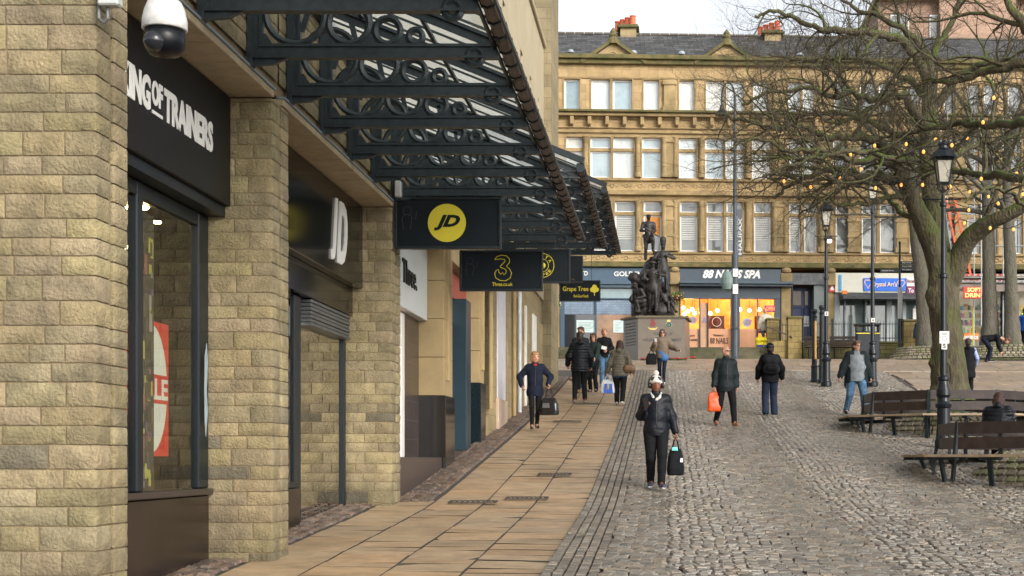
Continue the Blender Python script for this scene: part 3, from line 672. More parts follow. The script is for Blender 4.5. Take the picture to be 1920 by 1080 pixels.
# ------------------------------------------------------------ hanging signs
def hang_sign(x0, x1, z0, z1, y, label, top):
    t = thing('hanging_sign', label, 'sign', ((x0+x1)/2, y, z0), 'dark signs hung under the canopies')
    m_ = MB(); m_.bbox(x0+.03, x1-.03, y-.03, y+.03, z0+.03, z1-.03, .004); pn = part(m_, 'panel', signpanel, t)
    m_ = MB()
    for a in ((x0, x1, z0, z0+.035), (x0, x1, z1-.035, z1)): m_.bbox(a[0], a[1], y-.05, y+.05, a[2], a[3], .006)
    for a in ((x0, x0+.035), (x1-.035, x1)): m_.bbox(a[0], a[1], y-.049, y+.049, z0+.036, z1-.036, .006)
    part(m_, 'frame', iron, t)
    m_ = MB()
    for f_ in (.22, .78): m_.tube([(x0+(x1-x0)*f_, y, z1), (x0+(x1-x0)*f_, y, top)], .008, 6)
    part(m_, 'hanger', iron, t)
    # faint beast engraved at the left
    li = MB(); cx_, cz_ = x0+.17, (z0+z1)/2+.08
    li.ring((cx_, y-.0315, cz_+.08), .055, .0025, 'Y', 16, 4); li.tube([(cx_-.07, y-.0315, cz_-.02), (cx_-.03, y-.0315, cz_+.03), (cx_+.05, y-.0315, cz_+.02), (cx_+.06, y-.0315, cz_-.06), (cx_+.04, y-.0315, cz_-.16)], .0025, 4); li.tube([(cx_-.07, y-.0315, cz_-.02), (cx_-.05, y-.0315, cz_-.16)], .0025, 4); li.tube([(cx_+.06, y-.0315, cz_-.02), (cx_+.11, y-.0315, cz_-.03), (cx_+.12, y-.0315, cz_+.07)], .0025, 4)
    part(li, 'engraving', mat('faint_grey_ink', (.05, .06, .065), .6), pn)
    return t, pn
def disc(mb, x, y, z, r, th=.003, n=40): mb.ext([(r*math.cos(i*2*math.pi/n), r*math.sin(i*2*math.pi/n)) for i in range(n)], (x, y, z), (1, 0, 0), (0, 0, 1), (0, -th, 0))
t, pn = hang_sign(-3.57, -2.17, 2.75, 3.43, 18.67, 'nearest hanging sign, black with italic letters on a yellow disc', 3.5)
y = 18.67-.0305
m_ = MB(); disc(m_, -2.88, y, 3.09, .25); dk = part(m_, 'yellow_disc', yellowsign, pn)
m_ = MB(); text(m_, 'JD', (-3.05, y-.0035, 2.99), (1, 0, 0), (0, 0, 1), .345, .205, depth=.003, bold=.05, shear=.35); part(m_, 'lettering', signpanel, dk)
t, pn = hang_sign(-3.36, -2.01, 2.72, 3.38, 23.1, 'second hanging sign, black with a big outlined yellow numeral', 3.5)
y = 23.1-.0305
m_ = MB(); cs = (-2.66, 3.11)
arc = []
for i in range(17):
    a = rad(150-15*i); arc.append((cs[0]+.10*math.cos(a), y, cs[1]+.09+.085*math.sin(a)))
m3 = lambda pts, r: MB().tube(pts, r, 5)
def poly(mb, pts, r=.006): mb.tube([(cs[0]+p[0], y, cs[1]+p[1]) for p in pts], r, 5)
poly(m_, [(-.13, .12), (-.09, .17), (-.02, .19), (.06, .18), (.11, .13), (.11, .07), (.06, .01), (.11, -.03), (.145, -.1), (.12, -.18), (.05, -.225), (-.04, -.22), (-.11, -.18), (-.13, -.11), (-.11, -.06), (-.07, -.04), (-.06, -.09), (-.03, -.12), (.0, -.09), (.02, -.13), (.05, -.1), (.06, -.06), (.03, -.03), (-.03, -.01), (-.04, .01), (.0, .05), (.04, .09), (.03, .12), (-.03, .13), (-.13, .12)])
text(m_, 'Three.co.uk', (-2.83, y-.002, 2.80), (1, 0, 0), (0, 0, 1), .33, .06, depth=.003, bold=.005); part(m_, 'lettering', yellowsign, pn)
t, pn = hang_sign(-3.3, -1.92, 3.49, 4.17, 28.3, 'third hanging sign, round yellow coffee badge half hidden behind the numeral sign', 4.6)
y = 28.3-.0305; m_ = MB()
m_.ring((-2.48, y, 3.84), .24, .008, 'Y', 40, 5); m_.ring((-2.48, y, 3.84), .13, .007, 'Y', 30, 5)
for i, ch in enumerate('COSTA'):
    a = rad(150-i*30); R = Vector((math.sin(a), 0, -math.cos(a))); Uv = Vector((math.cos(a), 0, math.sin(a))); text(m_, ch, Vector((-2.48, y-.001, 3.84))+Uv*.155-R*.03, R, Uv, .06, .06, depth=.003, bold=.02)
for i, ch in enumerate('COFFEE'):
    a = rad(-145+i*22); Uv = -Vector((math.cos(a), 0, math.sin(a))); R = Vector((-math.sin(a), 0, math.cos(a))); text(m_, ch, Vector((-2.48, y-.001, 3.84))-Uv*.215-R*.025, R, Uv, .05, .055, depth=.003, bold=.02)
for dx in (-.04, .04): m_.lathe([(.001, -.06), (.028, -.03), (.034, 0), (.028, .03), (.001, .06)], (-2.48+dx, y, 3.84), 10)
part(m_, 'lettering', yellowsign, pn)
t, pn = hang_sign(-3.3, -2.0, 4.2, 4.85, 34.0, 'plain dark hanging sign, fourth in the row and mostly hidden', 5.8)
m_ = MB(); text(m_, 'Superdrug', (-2.5, 33.967, 4.26), (1, 0, 0), (0, 0, 1), .3, .05, depth=.003); part(m_, 'lettering', mat('dull_bronze_ink', (.12, .09, .05), .5), pn)
t, pn = hang_sign(-3.02, -1.86, 4.42, 5.01, 40.0, 'farthest and smallest hanging sign, with yellow words and a yellow tree', 5.9)
y = 39.969; m_ = MB(); text(m_, 'Grape Tree', (-2.92, y, 4.67), (1, 0, 0), (0, 0, 1), .72, .17, depth=.003, bold=.012); text(m_, 'Feel-Good Foods', (-2.62, y, 4.53), (1, 0, 0), (0, 0, 1), .42, .085, depth=.003, shear=.3)
for a_, b_, r_2 in ((-2.03, 4.82, .07), (-2.09, 4.75, .065), (-1.97, 4.75, .065), (-2.03, 4.72, .06)): disc(m_, a_, y+.002-.0006*b_, b_, r_2)
m_.box(-2.04, -2.02, y-.004, y, 4.58, 4.7); part(m_, 'lettering', yellowsign, pn)

# ------------------------------------------------------------ dome camera and junction box on the near pier
t = thing('dome_camera', 'white and black dome security camera hanging over the black fascia', 'security camera', (-3.07, 8.7, 2.46))
c0 = (-3.07, 8.7, 2.46)
m_ = MB(); m_.lathe([(.001, .36), (.07, .355), (.1, .33), (.12, .28), (.133, .22), (.135, .165), (.128, .16)], c0, 28); part(m_, 'housing', mat('scuffed_white_plastic', rgb(205, 205, 202), .4, var=.15, vs=20), t, smooth=True)
m_ = MB(); m_.lathe([(.12, .16), (.122, .1), (.115, .05), (.09, .012), (.05, .0), (.001, -.004)], c0, 28); bo = part(m_, 'camera_body', mat('black_plastic', (.005, .006, .008), .3, spec=.3), t, smooth=True)
m_ = MB(); m_.lathe([(.001, -.068), (.04, -.055), (.062, -.025), (.068, 0), (.062, .025), (.04, .055), (.001, .068)], (-3.10, 8.61, 2.53), 22); part(m_, 'lens_globe', mat('dark_lens', (.02, .022, .026), .08), bo, smooth=True)
m_ = MB(); m_.tube([(-3.07, 8.7, 2.8), (-3.07, 8.7, 3.0), (-3.2, 8.8, 3.1), (-3.62, 9.1, 3.1)], .03, 10); part(m_, 'mounting_arm', MATS['scuffed_white_plastic'], t)
t = thing('junction_box', 'pale grey junction box with a conduit on the nearest stone pier', 'junction box', (-3.5, 8.93, 2.75))
m_ = MB(); m_.bbox(-3.55, -3.42, 8.86, 8.95, 2.83, 3.05, .01); part(m_, 'box', mat('pale_grey_plastic', rgb(190, 192, 190), .4), t)
m_ = MB(); m_.tube([(-3.505, 8.92, 2.84), (-3.505, 8.92, 2.76), (-3.53, 8.92, 2.735), (-3.56, 8.92, 2.76), (-3.565, 8.92, 3.2)], .012, 8); part(m_, 'conduit', mat('grey_conduit', (.12, .12, .12), .4), t)
t = single(MB().bbox(-3.54, -3.46, 18.5, 18.62, 3.41, 3.62, .01), 'junction_box', MATS['pale_grey_plastic'], 'small pale box on the wall above the nearest hanging sign', 'junction box')
# ------------------------------------------------------------ the far terrace, across the square
TH = math.atan(.05); YB = 63.5; ZB = 4.77
def UW(px, py):
    t_ = (px-CX)/F; Y = YB/(1-.05*t_); X = t_*Y
    return X/math.cos(TH), (CY-py)/F*Y-ZB
def fu(px): return UW(px, 500)[0]
def FW(u, v, w_): return (u*math.cos(TH)-v*math.sin(TH), YB+u*math.sin(TH)+v*math.cos(TH), ZB+w_)
WY = lambda py: (860-py)/41.95-ZB            # height above the terrace from a photo row
warmstone = brickmat('golden_sandstone', rgb(194, 168, 124), rgb(172, 146, 104), rgb(120, 102, 74), .8, .34, .006, 'XZ', bump=.25)
trim = mat('weathered_stone_trim', rgb(178, 154, 112), .85, var=.35, vs=1.1, bump=.25, bs=18, col2=rgb(128, 112, 78))
mossy = mat('mossy_cornice_stone', rgb(122, 108, 72), .9, vs=2.2, bump=.4, bs=15, col2=rgb(78, 82, 46))
upvc = mat('white_window_frame', (.78, .79, .8), .35, var=.03)
pane_hi = mat('curtained_pane', rgb(176, 192, 200), .08, var=.1, vs=.8, col2=rgb(205, 214, 216), spec=1.)
pane_lo = mat('dark_reflecting_pane', (.10, .12, .125), .03, vs=.7, col2=(.22, .24, .23), spec=1.)
panes = [pane_hi, mat('net_curtain_pane', rgb(196, 204, 204), .1, var=.15, vs=3, stretch=(3, 1, .3), spec=1.), mat('pale_blind_pane', rgb(205, 208, 204), .12, var=.08, vs=1, spec=1.), mat('cool_pane', rgb(160, 178, 186), .06, var=.2, vs=.9, spec=1.)]
L0, L1 = fu(1018), fu(1990)
ter = thing('stone_terrace', 'long golden sandstone terrace of three storeys over shops, closing the far side of the square', 'building', (0, YB, ZB), rotz=TH, local=True)
rows = [  # window px spans, z rows: (sill, head, transom top, transom bottom)
 dict(y0=210, y1=151, tr=None, w=[(1058,1087),(1109,1144),(1149,1185),(1207,1236),(1274,1302),(1324,1358),(1362,1395),(1412,1440),(1478,1501),(1505,1527),(1564,1589),(1612,1642),(1648,1672),(1700,1725),(1770,1792),(1812,1836),(1845,1868),(1890,1915),(1950,1975)]),
 dict(y0=335, y1=259, tr=(285, 279), w=[(1062,1092),(1107,1145),(1150,1188),(1204,1239),(1273,1306),(1322,1357),(1360,1395),(1410,1444),(1477,1500),(1504,1528),(1562,1592),(1612,1640),(1646,1672),(1700,1727),(1768,1792),(1812,1836),(1845,1868),(1890,1915),(1950,1975)]),
 dict(y0=472, y1=378, tr=(404, 398), w=[(1062,1095),(1112,1146),(1153,1191),(1207,1241),(1275,1308),(1325,1357),(1362,1392),(1414,1446),(1480,1502),(1508,1532),(1567,1597),(1616,1645),(1650,1682),(1706,1732),(1770,1795),(1814,1838),(1846,1870),(1892,1918),(1952,1978)])]
wall = MB(); sills = MB(); jam = MB()
for ri, r in enumerate(rows):
    z0, z1 = WY(r['y0']), WY(r['y1']); prev = L0
    for a, b in r['w']:
        ua, ub = fu(a), fu(b)
        wall.box(prev, ua, 0, .4, z0, z1); prev = ub
        jam = MB(); jam.box(ua-.07, ua, -.03, .0, z0, z1+.09); jam.box(ub, ub+.07, -.03, 0, z0, z1+.09); jam.box(ua, ub, -.03, .0, z1, z1+.09)
        sills = MB(); sills.bbox(ua-.1, ub+.1, -.1, .0, z0-.12, z0-.002, .015)
        fr = MB(); e = .075
        fr.box(ua, ua+e, .16, .24, z0, z1); fr.box(ub-e, ub, .16, .24, z0, z1); fr.box(ua+e, ub-e, .16, .24, z0, z0+e); fr.box(ua+e, ub-e, .16, .24, z1-e, z1)
        if r['tr']:
            ta, tb = WY(r['tr'][0]), WY(r['tr'][1]); fr.box(ua+e, ub-e, .155, .245, ta-.05, tb+.05)
            tm = MB(); tm.box(ua, ub, .06, .154, ta, tb); part(tm, 'stone_transom', trim, ter)
        wo = part(fr, 'window', upvc, ter); part(jam, 'surround', trim, wo); part(sills, 'sill', trim, wo)
        pn = MB(); pn.box(ua+e, ub-e, .2, .21, z0+e, z1-e)
        board = ri == 2 and a == 1207
        if ri == 0 and a in (1058, 1149): mm_ = mat('bluegrey_pane', rgb(150, 172, 182), .08, spec=1.)
        else: mm_ = pane_lo if (ri == 2 or a > 1560) else rnd.choice(panes)
        part(pn, 'pane', mm_, wo)
        if board:
            pn = MB(); pn.box(ua+e, ub-e, .15, .19, z0+.75, WY(404)-.06); part(pn, 'boarding', mat('chipboard', rgb(205, 140, 70), .8, var=.2, vs=6), wo)
        if ri == 2 and not board and a < 1500:
            pn = MB()
            for q in range(10): pn.box(ua+e+.02, ub-e-.02, .17, .18, WY(404)-.1-.1*q-.07, WY(404)-.1-.1*q)
            part(pn, 'blind', mat('white_slat_blind', (.5, .52, .5), .5), wo)
    wall.box(prev, L1, 0, .4, z0, z1)
zz = [WY(y) for y in (503, 472, 378, 335, 259, 210, 151, 112)]
wall.box(L0, L1, 0, .4, zz[0], zz[1]); wall.box(L0, L1, 0, .4, zz[2], zz[3]); wall.box(L0, L1, 0, .4, zz[4], zz[5]); wall.box(L0, L1, 0, .4, zz[6], zz[7])
part(wall, 'front_wall', warmstone, ter)
m_ = MB(); m_.box(L0, L1, .42, .5, zz[0], zz[7]); m_.box(L0, L0+.3, .5, 9, -3, zz[7]-.1); m_.box(L1-.3, L1, .5, 9, -3, zz[7]-.1); m_.box(L0+.3, L1-.3, 8.7, 9, -3, zz[7]-.1); part(m_, 'wall_core', mat('dark_stone_core', (.05, .045, .035), .9), ter)
# cornices and string courses: (row top, row bottom, projection)
def band(ya, yb, d, m__, nm='string_course'):
    m_ = MB(); m_.bbox(L0+.01, L1-.01, -d, -.002, WY(yb), WY(ya), .02); return part(m_, nm, m__, ter)
band(108, 116, .42, mossy, 'gutter_cornice'); band(116.2, 124, .25, mossy, 'gutter_cornice'); band(147, 150, .06, trim)
band(211.5, 216, .5, mossy, 'main_cornice'); band(216.2, 222, .34, trim, 'main_cornice'); band(240, 243, .1, trim); band(247, 252, .12, trim)
band(338, 341, .14, trim); band(358, 361.5, .12, trim); band(362, 368, .26, trim); band(474, 477, .12, trim); band(492, 496, .2, mossy); band(496.3, 503, .4, mossy, 'shop_cornice')
u = L0+.5
while u < L1: m_ = MB(); m_.bbox(u-.09, u+.09, -.3, -.125, WY(238), WY(222.3), .03); m_.bbox(u-.07, u+.07, -.2, -.01, WY(239.8), WY(238.1), .02); part(m_, 'cornice_bracket', trim, ter); u += .78
m_ = MB(); u = L0
while u < L1: m_.box(u, u+.05, -.13, -.01, WY(226), WY(222.3)); u += .11
part(m_, 'dentils', trim, ter)
# carved friezes
for ya, yb in ((343, 356), (479, 490)):
    fz = MB()
    u = L0+.6; k = 0
    while u < L1-.5:
        zc = (WY(ya)+WY(yb))/2; fz.ring((u, -.015, zc), .085, .018, 'Y', 10, 4)
        fz.tube([(u-.28, -.012, zc-.06), (u-.2, -.012, zc+.05), (u-.12, -.012, zc)], .016, 4); fz.tube([(u+.12, -.012, zc), (u+.2, -.012, zc-.05), (u+.28, -.012, zc+.06)], .016, 4); u += .62
    part(fz, 'carved_frieze', trim, ter)
# pilasters dividing the bays and engaged columns between windows
for px in (1255, 1460, 1546, 1600, 1690, 1745, 1800):
    u = fu(px)
    for yb, ya in ((210, 151), (334, 259), (472, 378)):
        pil = MB()
        pil.bbox(u-.26, u+.26, -.14, -.035, WY(yb), WY(ya), .02); pil.bbox(u-.32, u+.32, -.2, -.036, WY(ya)-.25, WY(ya)-.02, .03); pil.bbox(u-.32, u+.32, -.2, -.036, WY(yb), WY(yb)+.22, .02)
        if yb == 472:
            for k in range(1, 3): pil.bbox(u-.3, u+.3, -.18, -.141, WY(472-k*30)-.06, WY(472-k*30)+.06, .01)
        part(pil, 'pilaster', trim, ter)
for yb, ya in ((334, 259), (472, 378)):
    for px in (1098, 1196, 1245, 1266, 1315, 1402, 1452, 1472, 1540, 1556):
        col = MB(); u = fu(px); c0 = (u, -.1, WY(yb)); h_ = WY(ya)-WY(yb)
        col.lathe([(.15, 0), (.15, .15), (.12, .18), (.11, h_*.25), (.13, h_*.26), (.13, h_*.3), (.11, h_*.31), (.1, h_-.3), (.12, h_-.28), (.1, h_-.25), (.15, h_-.08), (.17, h_-.03), (.17, h_)], c0, 10); part(col, 'engaged_column', trim, ter)
for px in (1150, 1362):                # pediments with carved roundel and finial
    u = fu(px); hw = 52/41.95; z0 = WY(121); h_ = 37/41.95
    m_ = MB(); m_.ext([(-hw, 0), (hw, 0), (0, h_)], (u, -.12, z0), (1, 0, 0), (0, 0, 1), (0, .3, 0)); po = part(m_, 'pediment', warmstone, ter)
    m_ = MB(); m_.beam((u-hw-.2, -.2, z0-.02), (u, -.2, z0+h_+.1), .22, .13, (0, 0, 1)); m_.beam((u+hw+.2, -.201, z0-.02), (u, -.201, z0+h_+.1), .22, .13, (0, 0, 1)); part(m_, 'raking_cornice', mossy, po)
    m_ = MB(); m_.ring((u, -.13, z0+.33), .14, .03, 'Y', 18, 6); m_.ring((u, -.12, z0+.33), .26, .015, 'Y', 18, 5); part(m_, 'roundel', trim, po)
    m_ = MB(); m_.lathe([(.3, -.1), (.26, .1), (.16, .22), (.2, .3), (.13, .4), (.15, .48), (.05, .62), (.01, .66)], (u, -.12, z0+h_+.02), 10); part(m_, 'finial', mossy, po)
# slate roof
slate = brickmat('roof_slate', rgb(98, 98, 98), rgb(62, 64, 66), rgb(30, 31, 32), .45, .2, .012, 'XZ', rough=.85, bump=1.)
ze = WY(112); zr = (860-66)/F*(YB+4.3)-ZB
m_ = MB(); m_.add([(L0, -.3, ze), (L1, -.3, ze), (L1, 4.3, zr), (L0, 4.3, zr), (L1, 9, ze), (L0, 9, ze)], [(0, 1, 2, 3), (3, 2, 4, 5), (0, 3, 5), (1, 4, 2)]); ro = part(m_, 'roof', slate, ter)
m_ = MB(); u = L0
while u < L1-.1: m_.bbox(u+.01, u+.44, 4.18, 4.42, zr-.03, zr+.07, .02); u += .45
part(m_, 'ridge_tiles', mat('ridge_tile', rgb(104, 98, 88), .8, var=.2), ro)
m_ = MB(); m_.box(L0, L1, -.28, -.1, ze+.003, ze+.08); part(m_, 'lead_gutter', mat('pale_lead', rgb(150, 162, 170), .45, var=.3, vs=3), ro)
for px in (1070, 1188, 1278, 1500):
    u = fu(px); m_ = MB(); m_.lathe([(.16, 0), (.16, .06), (.1, .14), (.01, .16)], (u, -.02, ze+.22), 12); part(m_, 'roof_vent', MATS['pale_lead'], ro)
def chimney(px0, px1, ytop, ybot, Yc, lab):
    s_ = F/Yc; x0, x1 = (px0-CX)/s_, (px1-CX)/s_; z0, z1 = (860-ybot)/s_, (860-ytop)/s_
    t = thing('chimney_stack', lab, 'chimney', ((x0+x1)/2, Yc, z0-1), 'chimney stacks on the terrace roof'); H = z1-z0
    m_ = MB(); m_.bbox(x0+.25, x1-.08, Yc, Yc+2.4, z0-1, z0+H*.3, .01); part(m_, 'stack', ashlarX, t)
    m_ = MB(); m_.bbox(x0+.1, x1+.06, Yc-.15, Yc+2.5, z0+H*.3+.002, z0+H*.4, .03); m_.bbox(x0+.18, x1-.0, Yc-.08, Yc+2.45, z0+H*.4+.002, z0+H*.5, .02); part(m_, 'stack_cap', mossy, t)
    pt = mat('terracotta_pot', rgb(206, 110, 78), .75, var=.15)
    for k in range(4):
        h_ = (.9-.0*k); m_ = MB(); m_.lathe([(.15, 0), (.14, .1), (.12, H*.44), (.15, H*.47), (.15, H*.52), (.12, H*.525)], (x1-.24-k*.25, Yc+.2+k*.3, z0+H*.5), 12); part(m_, 'chimney_pot', pt, t, smooth=False)
chimney(1153, 1196, 28, 63, 67.2, 'chimney stack with four terracotta pots against the open sky, left one of two')
chimney(1424, 1468, 38, 74, 67.2, 'sunlit chimney stack with terracotta pots above the treetop, right one of two')

# ---- ground floor shops of the terrace
def piersB(px0, px1, lab=None):
    m_ = MB(); u0, u1 = fu(px0), fu(px1); m_.bbox(u0, u1, -.12, .41, -.6, WY(503.3), .02); o = part(m_, 'shop_pier', trim, ter, lab)
    uc = (u0+u1)/2; m_ = MB(); m_.bbox(u0-.05, u1+.05, -.3, -.121, WY(535), WY(512), .03)
    m_.lathe([(.01, 0), (.2, .02), (.24, .1), (.2, .3), (.05, .42), (.01, .44)], (uc, -.18, WY(512)), 12); part(m_, 'scrolled_bracket', trim, o)
piersB(1033, 1049); piersB(1257, 1272); piersB(1462, 1478) if False else None; piersB(1464, 1482); piersB(1549, 1563)
blue = mat('blue_shop_paint', rgb(66, 90, 110), .45, var=.1); slateblue = mat('slate_blue_paint', rgb(66, 84, 96), .4, var=.08)
def shop(px0, px1, name, label):
    return thing(name, label, 'shopfront', FW(fu((px0+px1)/2), 0, 0), rotz=TH, local=True), fu((px0+px1)/2)
def spart(u0, lst, nm, m__, parent, bev=.01):
    for a, b, v0, v1, z0, z1 in lst: o = part(MB().bbox(a-u0, b-u0, v0, v1, z0, z1, bev), nm.rstrip('s') if len(lst) > 1 and not nm.endswith('ss') else nm, m__, parent)
    return o
X3 = (1, 0, 0)
def stext(s_, pxa, pxb, pya, pyb, v, u0, parent, m__, name='lettering', **k):
    mb = MB(); text(mb, s_, (fu(pxa)-u0, v, WY(pyb)), X3, Z3, fu(pxb)-fu(pxa), WY(pya)-WY(pyb), depth=.02, **k); return part(mb, name, m__, parent)
# blue jeweller's
t, u0 = shop(1049, 1257, 'blue_shopfront', 'blue painted shopfront with frosted panels and paper notices behind the monument')
a, b = fu(1050), fu(1256)
fa = spart(u0, [(a, b, -.2, .3, WY(535), WY(504))], 'fascia', blue, t)
stext('LTD', 1085, 1102, 511, 519, -.203, u0, fa, whitelet, bold=.02); stext('GOLDSMITHS', 1151, 1232, 511, 520, -.203, u0, fa, whitelet, bold=.02)
spart(u0, [(a, b, -.12, .28, WY(541), WY(535.2))], 'fascia_moulding', slateblue, t)
spart(u0, [(a, a+.2, -.05, .25, 0, WY(541.2)), (fu(1116), fu(1119), -.05, .25, 0, WY(541.2)), (fu(1186), fu(1189), -.05, .25, 0, WY(541.2)), (b-.25, b, -.05, .25, 0, WY(541.2))], 'frame_posts', blue, t)
spart(u0, [(a+.2, b-.25, .0, .2, WY(562), WY(559.5)), (a+.2, b-.25, 0, .2, 0, .12)], 'frame_rails', blue, t)
spart(u0, [(a+.2, b-.25, .08, .12, WY(590), WY(562.2))], 'patterned_panel', brickmat('frosted_blue_pattern', rgb(140, 158, 176), rgb(128, 146, 166), rgb(104, 124, 148), .12, .1, .01, 'XZ', rough=.3), t, .002)
spart(u0, [(a+.2, b-.25, .08, .12, WY(559.3), WY(541.3))], 'fanlight_glass', mat('greenish_pane', rgb(120, 145, 150), .06, spec=1.), t, .002)
spart(u0, [(a+.2, fu(1118), .09, .12, .12, WY(590.2))], 'window_glass', mat('dark_shop_glass', (.03, .035, .04), .04, spec=1.), t, .002)
spart(u0, [(fu(1119), b-.25, .09, .12, .12, WY(590.2))], 'window_glass', mat('warm_brown_glass', rgb(140, 100, 60), .12, var=.5, vs=1.2, spec=1.), t, .002)
for i, (p, q, y0_, y1_) in enumerate(((1081, 1116, 624, 601), (1150, 1170, 624, 601))):
    n_ = spart(u0, [(fu(p), fu(q), .07, .088, WY(y0_), WY(y1_))], 'paper_notice', mat('pale_paper', rgb(200, 222, 218), .6), t, .002)
    m_ = MB()
    for k in range(6): m_.box(fu(p)-u0+.08, fu(q)-u0-.1-.06*(k % 3), .066, .069, WY(606+k*2.8), WY(605.2+k*2.8))
    part(m_, 'printed_lines', mat('grey_ink', (.2, .25, .26), .6), n_)
# nail bar
mat('brown_ink', (.1, .04, .02), .5)
t, u0 = shop(1273, 1464, 'lit_shopfront', 'slate blue shopfront with a glowing orange interior and white slanted lettering')
a, b = fu(1273), fu(1463)
fa = spart(u0, [(a, b, -.25, .3, WY(530), WY(505))], 'fascia', mat('dark_slate_paint', rgb(64, 78, 90), .4), t)
stext('88 NAILS SPA', 1317, 1424, 507, 523, -.253, u0, fa, whitelet, bold=.045, shear=.3)
spart(u0, [(a, fu(1483), -.75, .28, WY(535), WY(530.2))], 'blind_box', slateblue, t); spart(u0, [(a, fu(1483), -.6, .25, WY(539), WY(535.2))], 'blind_box', slateblue, t)
spart(u0, [(a, b, -.1, .25, WY(560), WY(539.2))], 'header', MATS['dark_slate_paint'], t)
spart(u0, [(a, a+.08, -.05, .25, .0, WY(560.2)), (fu(1311), fu(1313.5), -.05, .25, 0, WY(560.2)), (fu(1327), fu(1328.5), -.05, .25, 0, WY(560.2)), (fu(1370), fu(1387), -.08, .25, 0, WY(560.2)), (fu(1420), fu(1422), -.05, .25, 0, WY(560.2)), (fu(1452), b, -.08, .25, 0, WY(560.2))], 'frame_posts', MATS['dark_slate_paint'], t)
glow = mat('orange_lit_room', rgb(255, 186, 84), .6, emit=.75, var=.3, vs=.9, col2=rgb(214, 120, 44))
m_ = MB(); m_.box(a-u0, b-u0, 3.4, 3.5, 0, 3.); m_.box(a-u0, b-u0, .5, 3.4, 2.9, 3.); m_.box(a-u0, a-u0+.1, .5, 3.4, 0, 2.9); m_.box(b-u0-.1, b-u0, .5, 3.4, 0, 2.9); part(m_, 'lit_interior', glow, t)
m_ = MB(); m_.box(a-u0, b-u0, .5, 3.5, -.1, 0); part(m_, 'shop_floor', mat('pale_tile_floor', rgb(200, 190, 175), .3), t)
bulb = mat('glowing_bulb', (1, .78, .4), .5, emit=14, var=0)
for px, py, d in ((1284, 572, 1.2), (1289, 580, 2.0), (1294, 577, 1.5), (1303, 572, 1.8), (1306, 582, 1.2), (1412, 575, 1.5), (1430, 574, 1.3), (1340, 577, 2.4), (1355, 570, 2.8), (1396, 571, 2)):
    u = fu(px)-u0; z = WY(py)
    m_ = MB(); m_.lathe([(.001, -.09), (.06, -.06), (.085, 0), (.06, .06), (.001, .09)], (u, d, z), 10); bo = part(m_, 'pendant_bulb', bulb, t)
    m_ = MB(); m_.tube([(u, d, z+.09), (u, d, 2.95)], .008, 5); part(m_, 'flex', dark_frame, bo)
for px in (1337, 1348, 1362):
    m_ = MB(); m_.lathe([(.16, 0), (.12, .1), (.03, .16), (.02, .2)], (fu(px)-u0, 1.0, WY(618)), 12); part(m_, 'black_pendant_shade', dark_frame, t)
# wooden wall furniture and customers' chairs inside
m_ = MB()
for px in (1340, 1356, 1440): m_.bbox(fu(px)-u0-.35, fu(px)-u0+.35, 2.2, 2.7, 0, .75, .03); m_.bbox(fu(px)-u0-.3, fu(px)-u0+.3, 2.7, 2.85, 1.1, 1.9, .03)
part(m_, 'treatment_table', mat('walnut_furniture', rgb(84, 44, 22), .5), t)
gl = MB(); gl.box(a-u0, b-u0, .1, .11, 0, WY(560.2)); part(gl, 'window_glass', glass('clear_shop_glass', (.95, .95, .93), 1.3), t)
spart(u0, [(fu(1314), fu(1327), .08, .098, .1, 2.2), ], 'frosted_door_panel', mat('frosted_peach', rgb(205, 160, 125), .4), t, .002)
for p, q in ((1275, 1311), (1329, 1369), (1388, 1420)):
    pv = spart(u0, [(fu(p), fu(q), .075, .095, .12, WY(616))], 'window_vinyl', mat('peach_vinyl', rgb(216, 158, 118), .5, var=.1, vs=1.5), t, .002)
    if p == 1329:
        stext('88 NAILS', 1332, 1366, 633, 644, .07, u0, pv, mat('brown_ink', (.1, .04, .02), .5)); stext('Welcome to', 1338, 1357, 626, 630, .07, u0, pv, MATS['brown_ink'])
    elif p == 1275: stext('BEAUTY', 1280, 1304, 628, 632, .07, u0, pv, MATS['brown_ink']); stext('NAILS  LASHES', 1280, 1308, 635, 639, .07, u0, pv, MATS['brown_ink'])
for px, py, r_2 in ((1286, 600, .12), (1299, 600, .17), (1322, 600, .13), (1401, 604, .2)):
    m_ = MB(); c_ = (fu(px)-u0, .06, WY(py)); disc(m_, *c_, r_2); so_ = part(m_, 'round_sticker', mat('pale_blue_sticker', rgb(150, 175, 195), .4), t)
    m_ = MB()
    for k in range(5): m_.beam((c_[0]-.12+k*.06, .055, c_[2]-.12), (c_[0]-.02+k*.06, .055, c_[2]+.12), .006, .03)
    part(m_, 'sticker_print', mat('wine_print', (.35, .08, .12), .5), so_)
m_ = MB(); m_.ring((fu(1344)-u0, .06, WY(603)), .3, .02, 'Y', 30, 5) if False else None; m_.ring((fu(1344)-u0, .06, WY(603)), .2, .012, 'Y', 30, 5); part(m_, 'round_sticker', whitelet, t)
ob = spart(u0, [(fu(1434), fu(1454), .02, .06, WY(584), WY(572))], 'open_sign', mat('deep_blue_led_panel', (.02, .02, .2), .4), t, .004)
stext('OPEN', 1436, 1452, 574, 582, -.01, u0, ob, mat('red_led', (1, .08, .03), .5, emit=3, var=0), bold=.03)
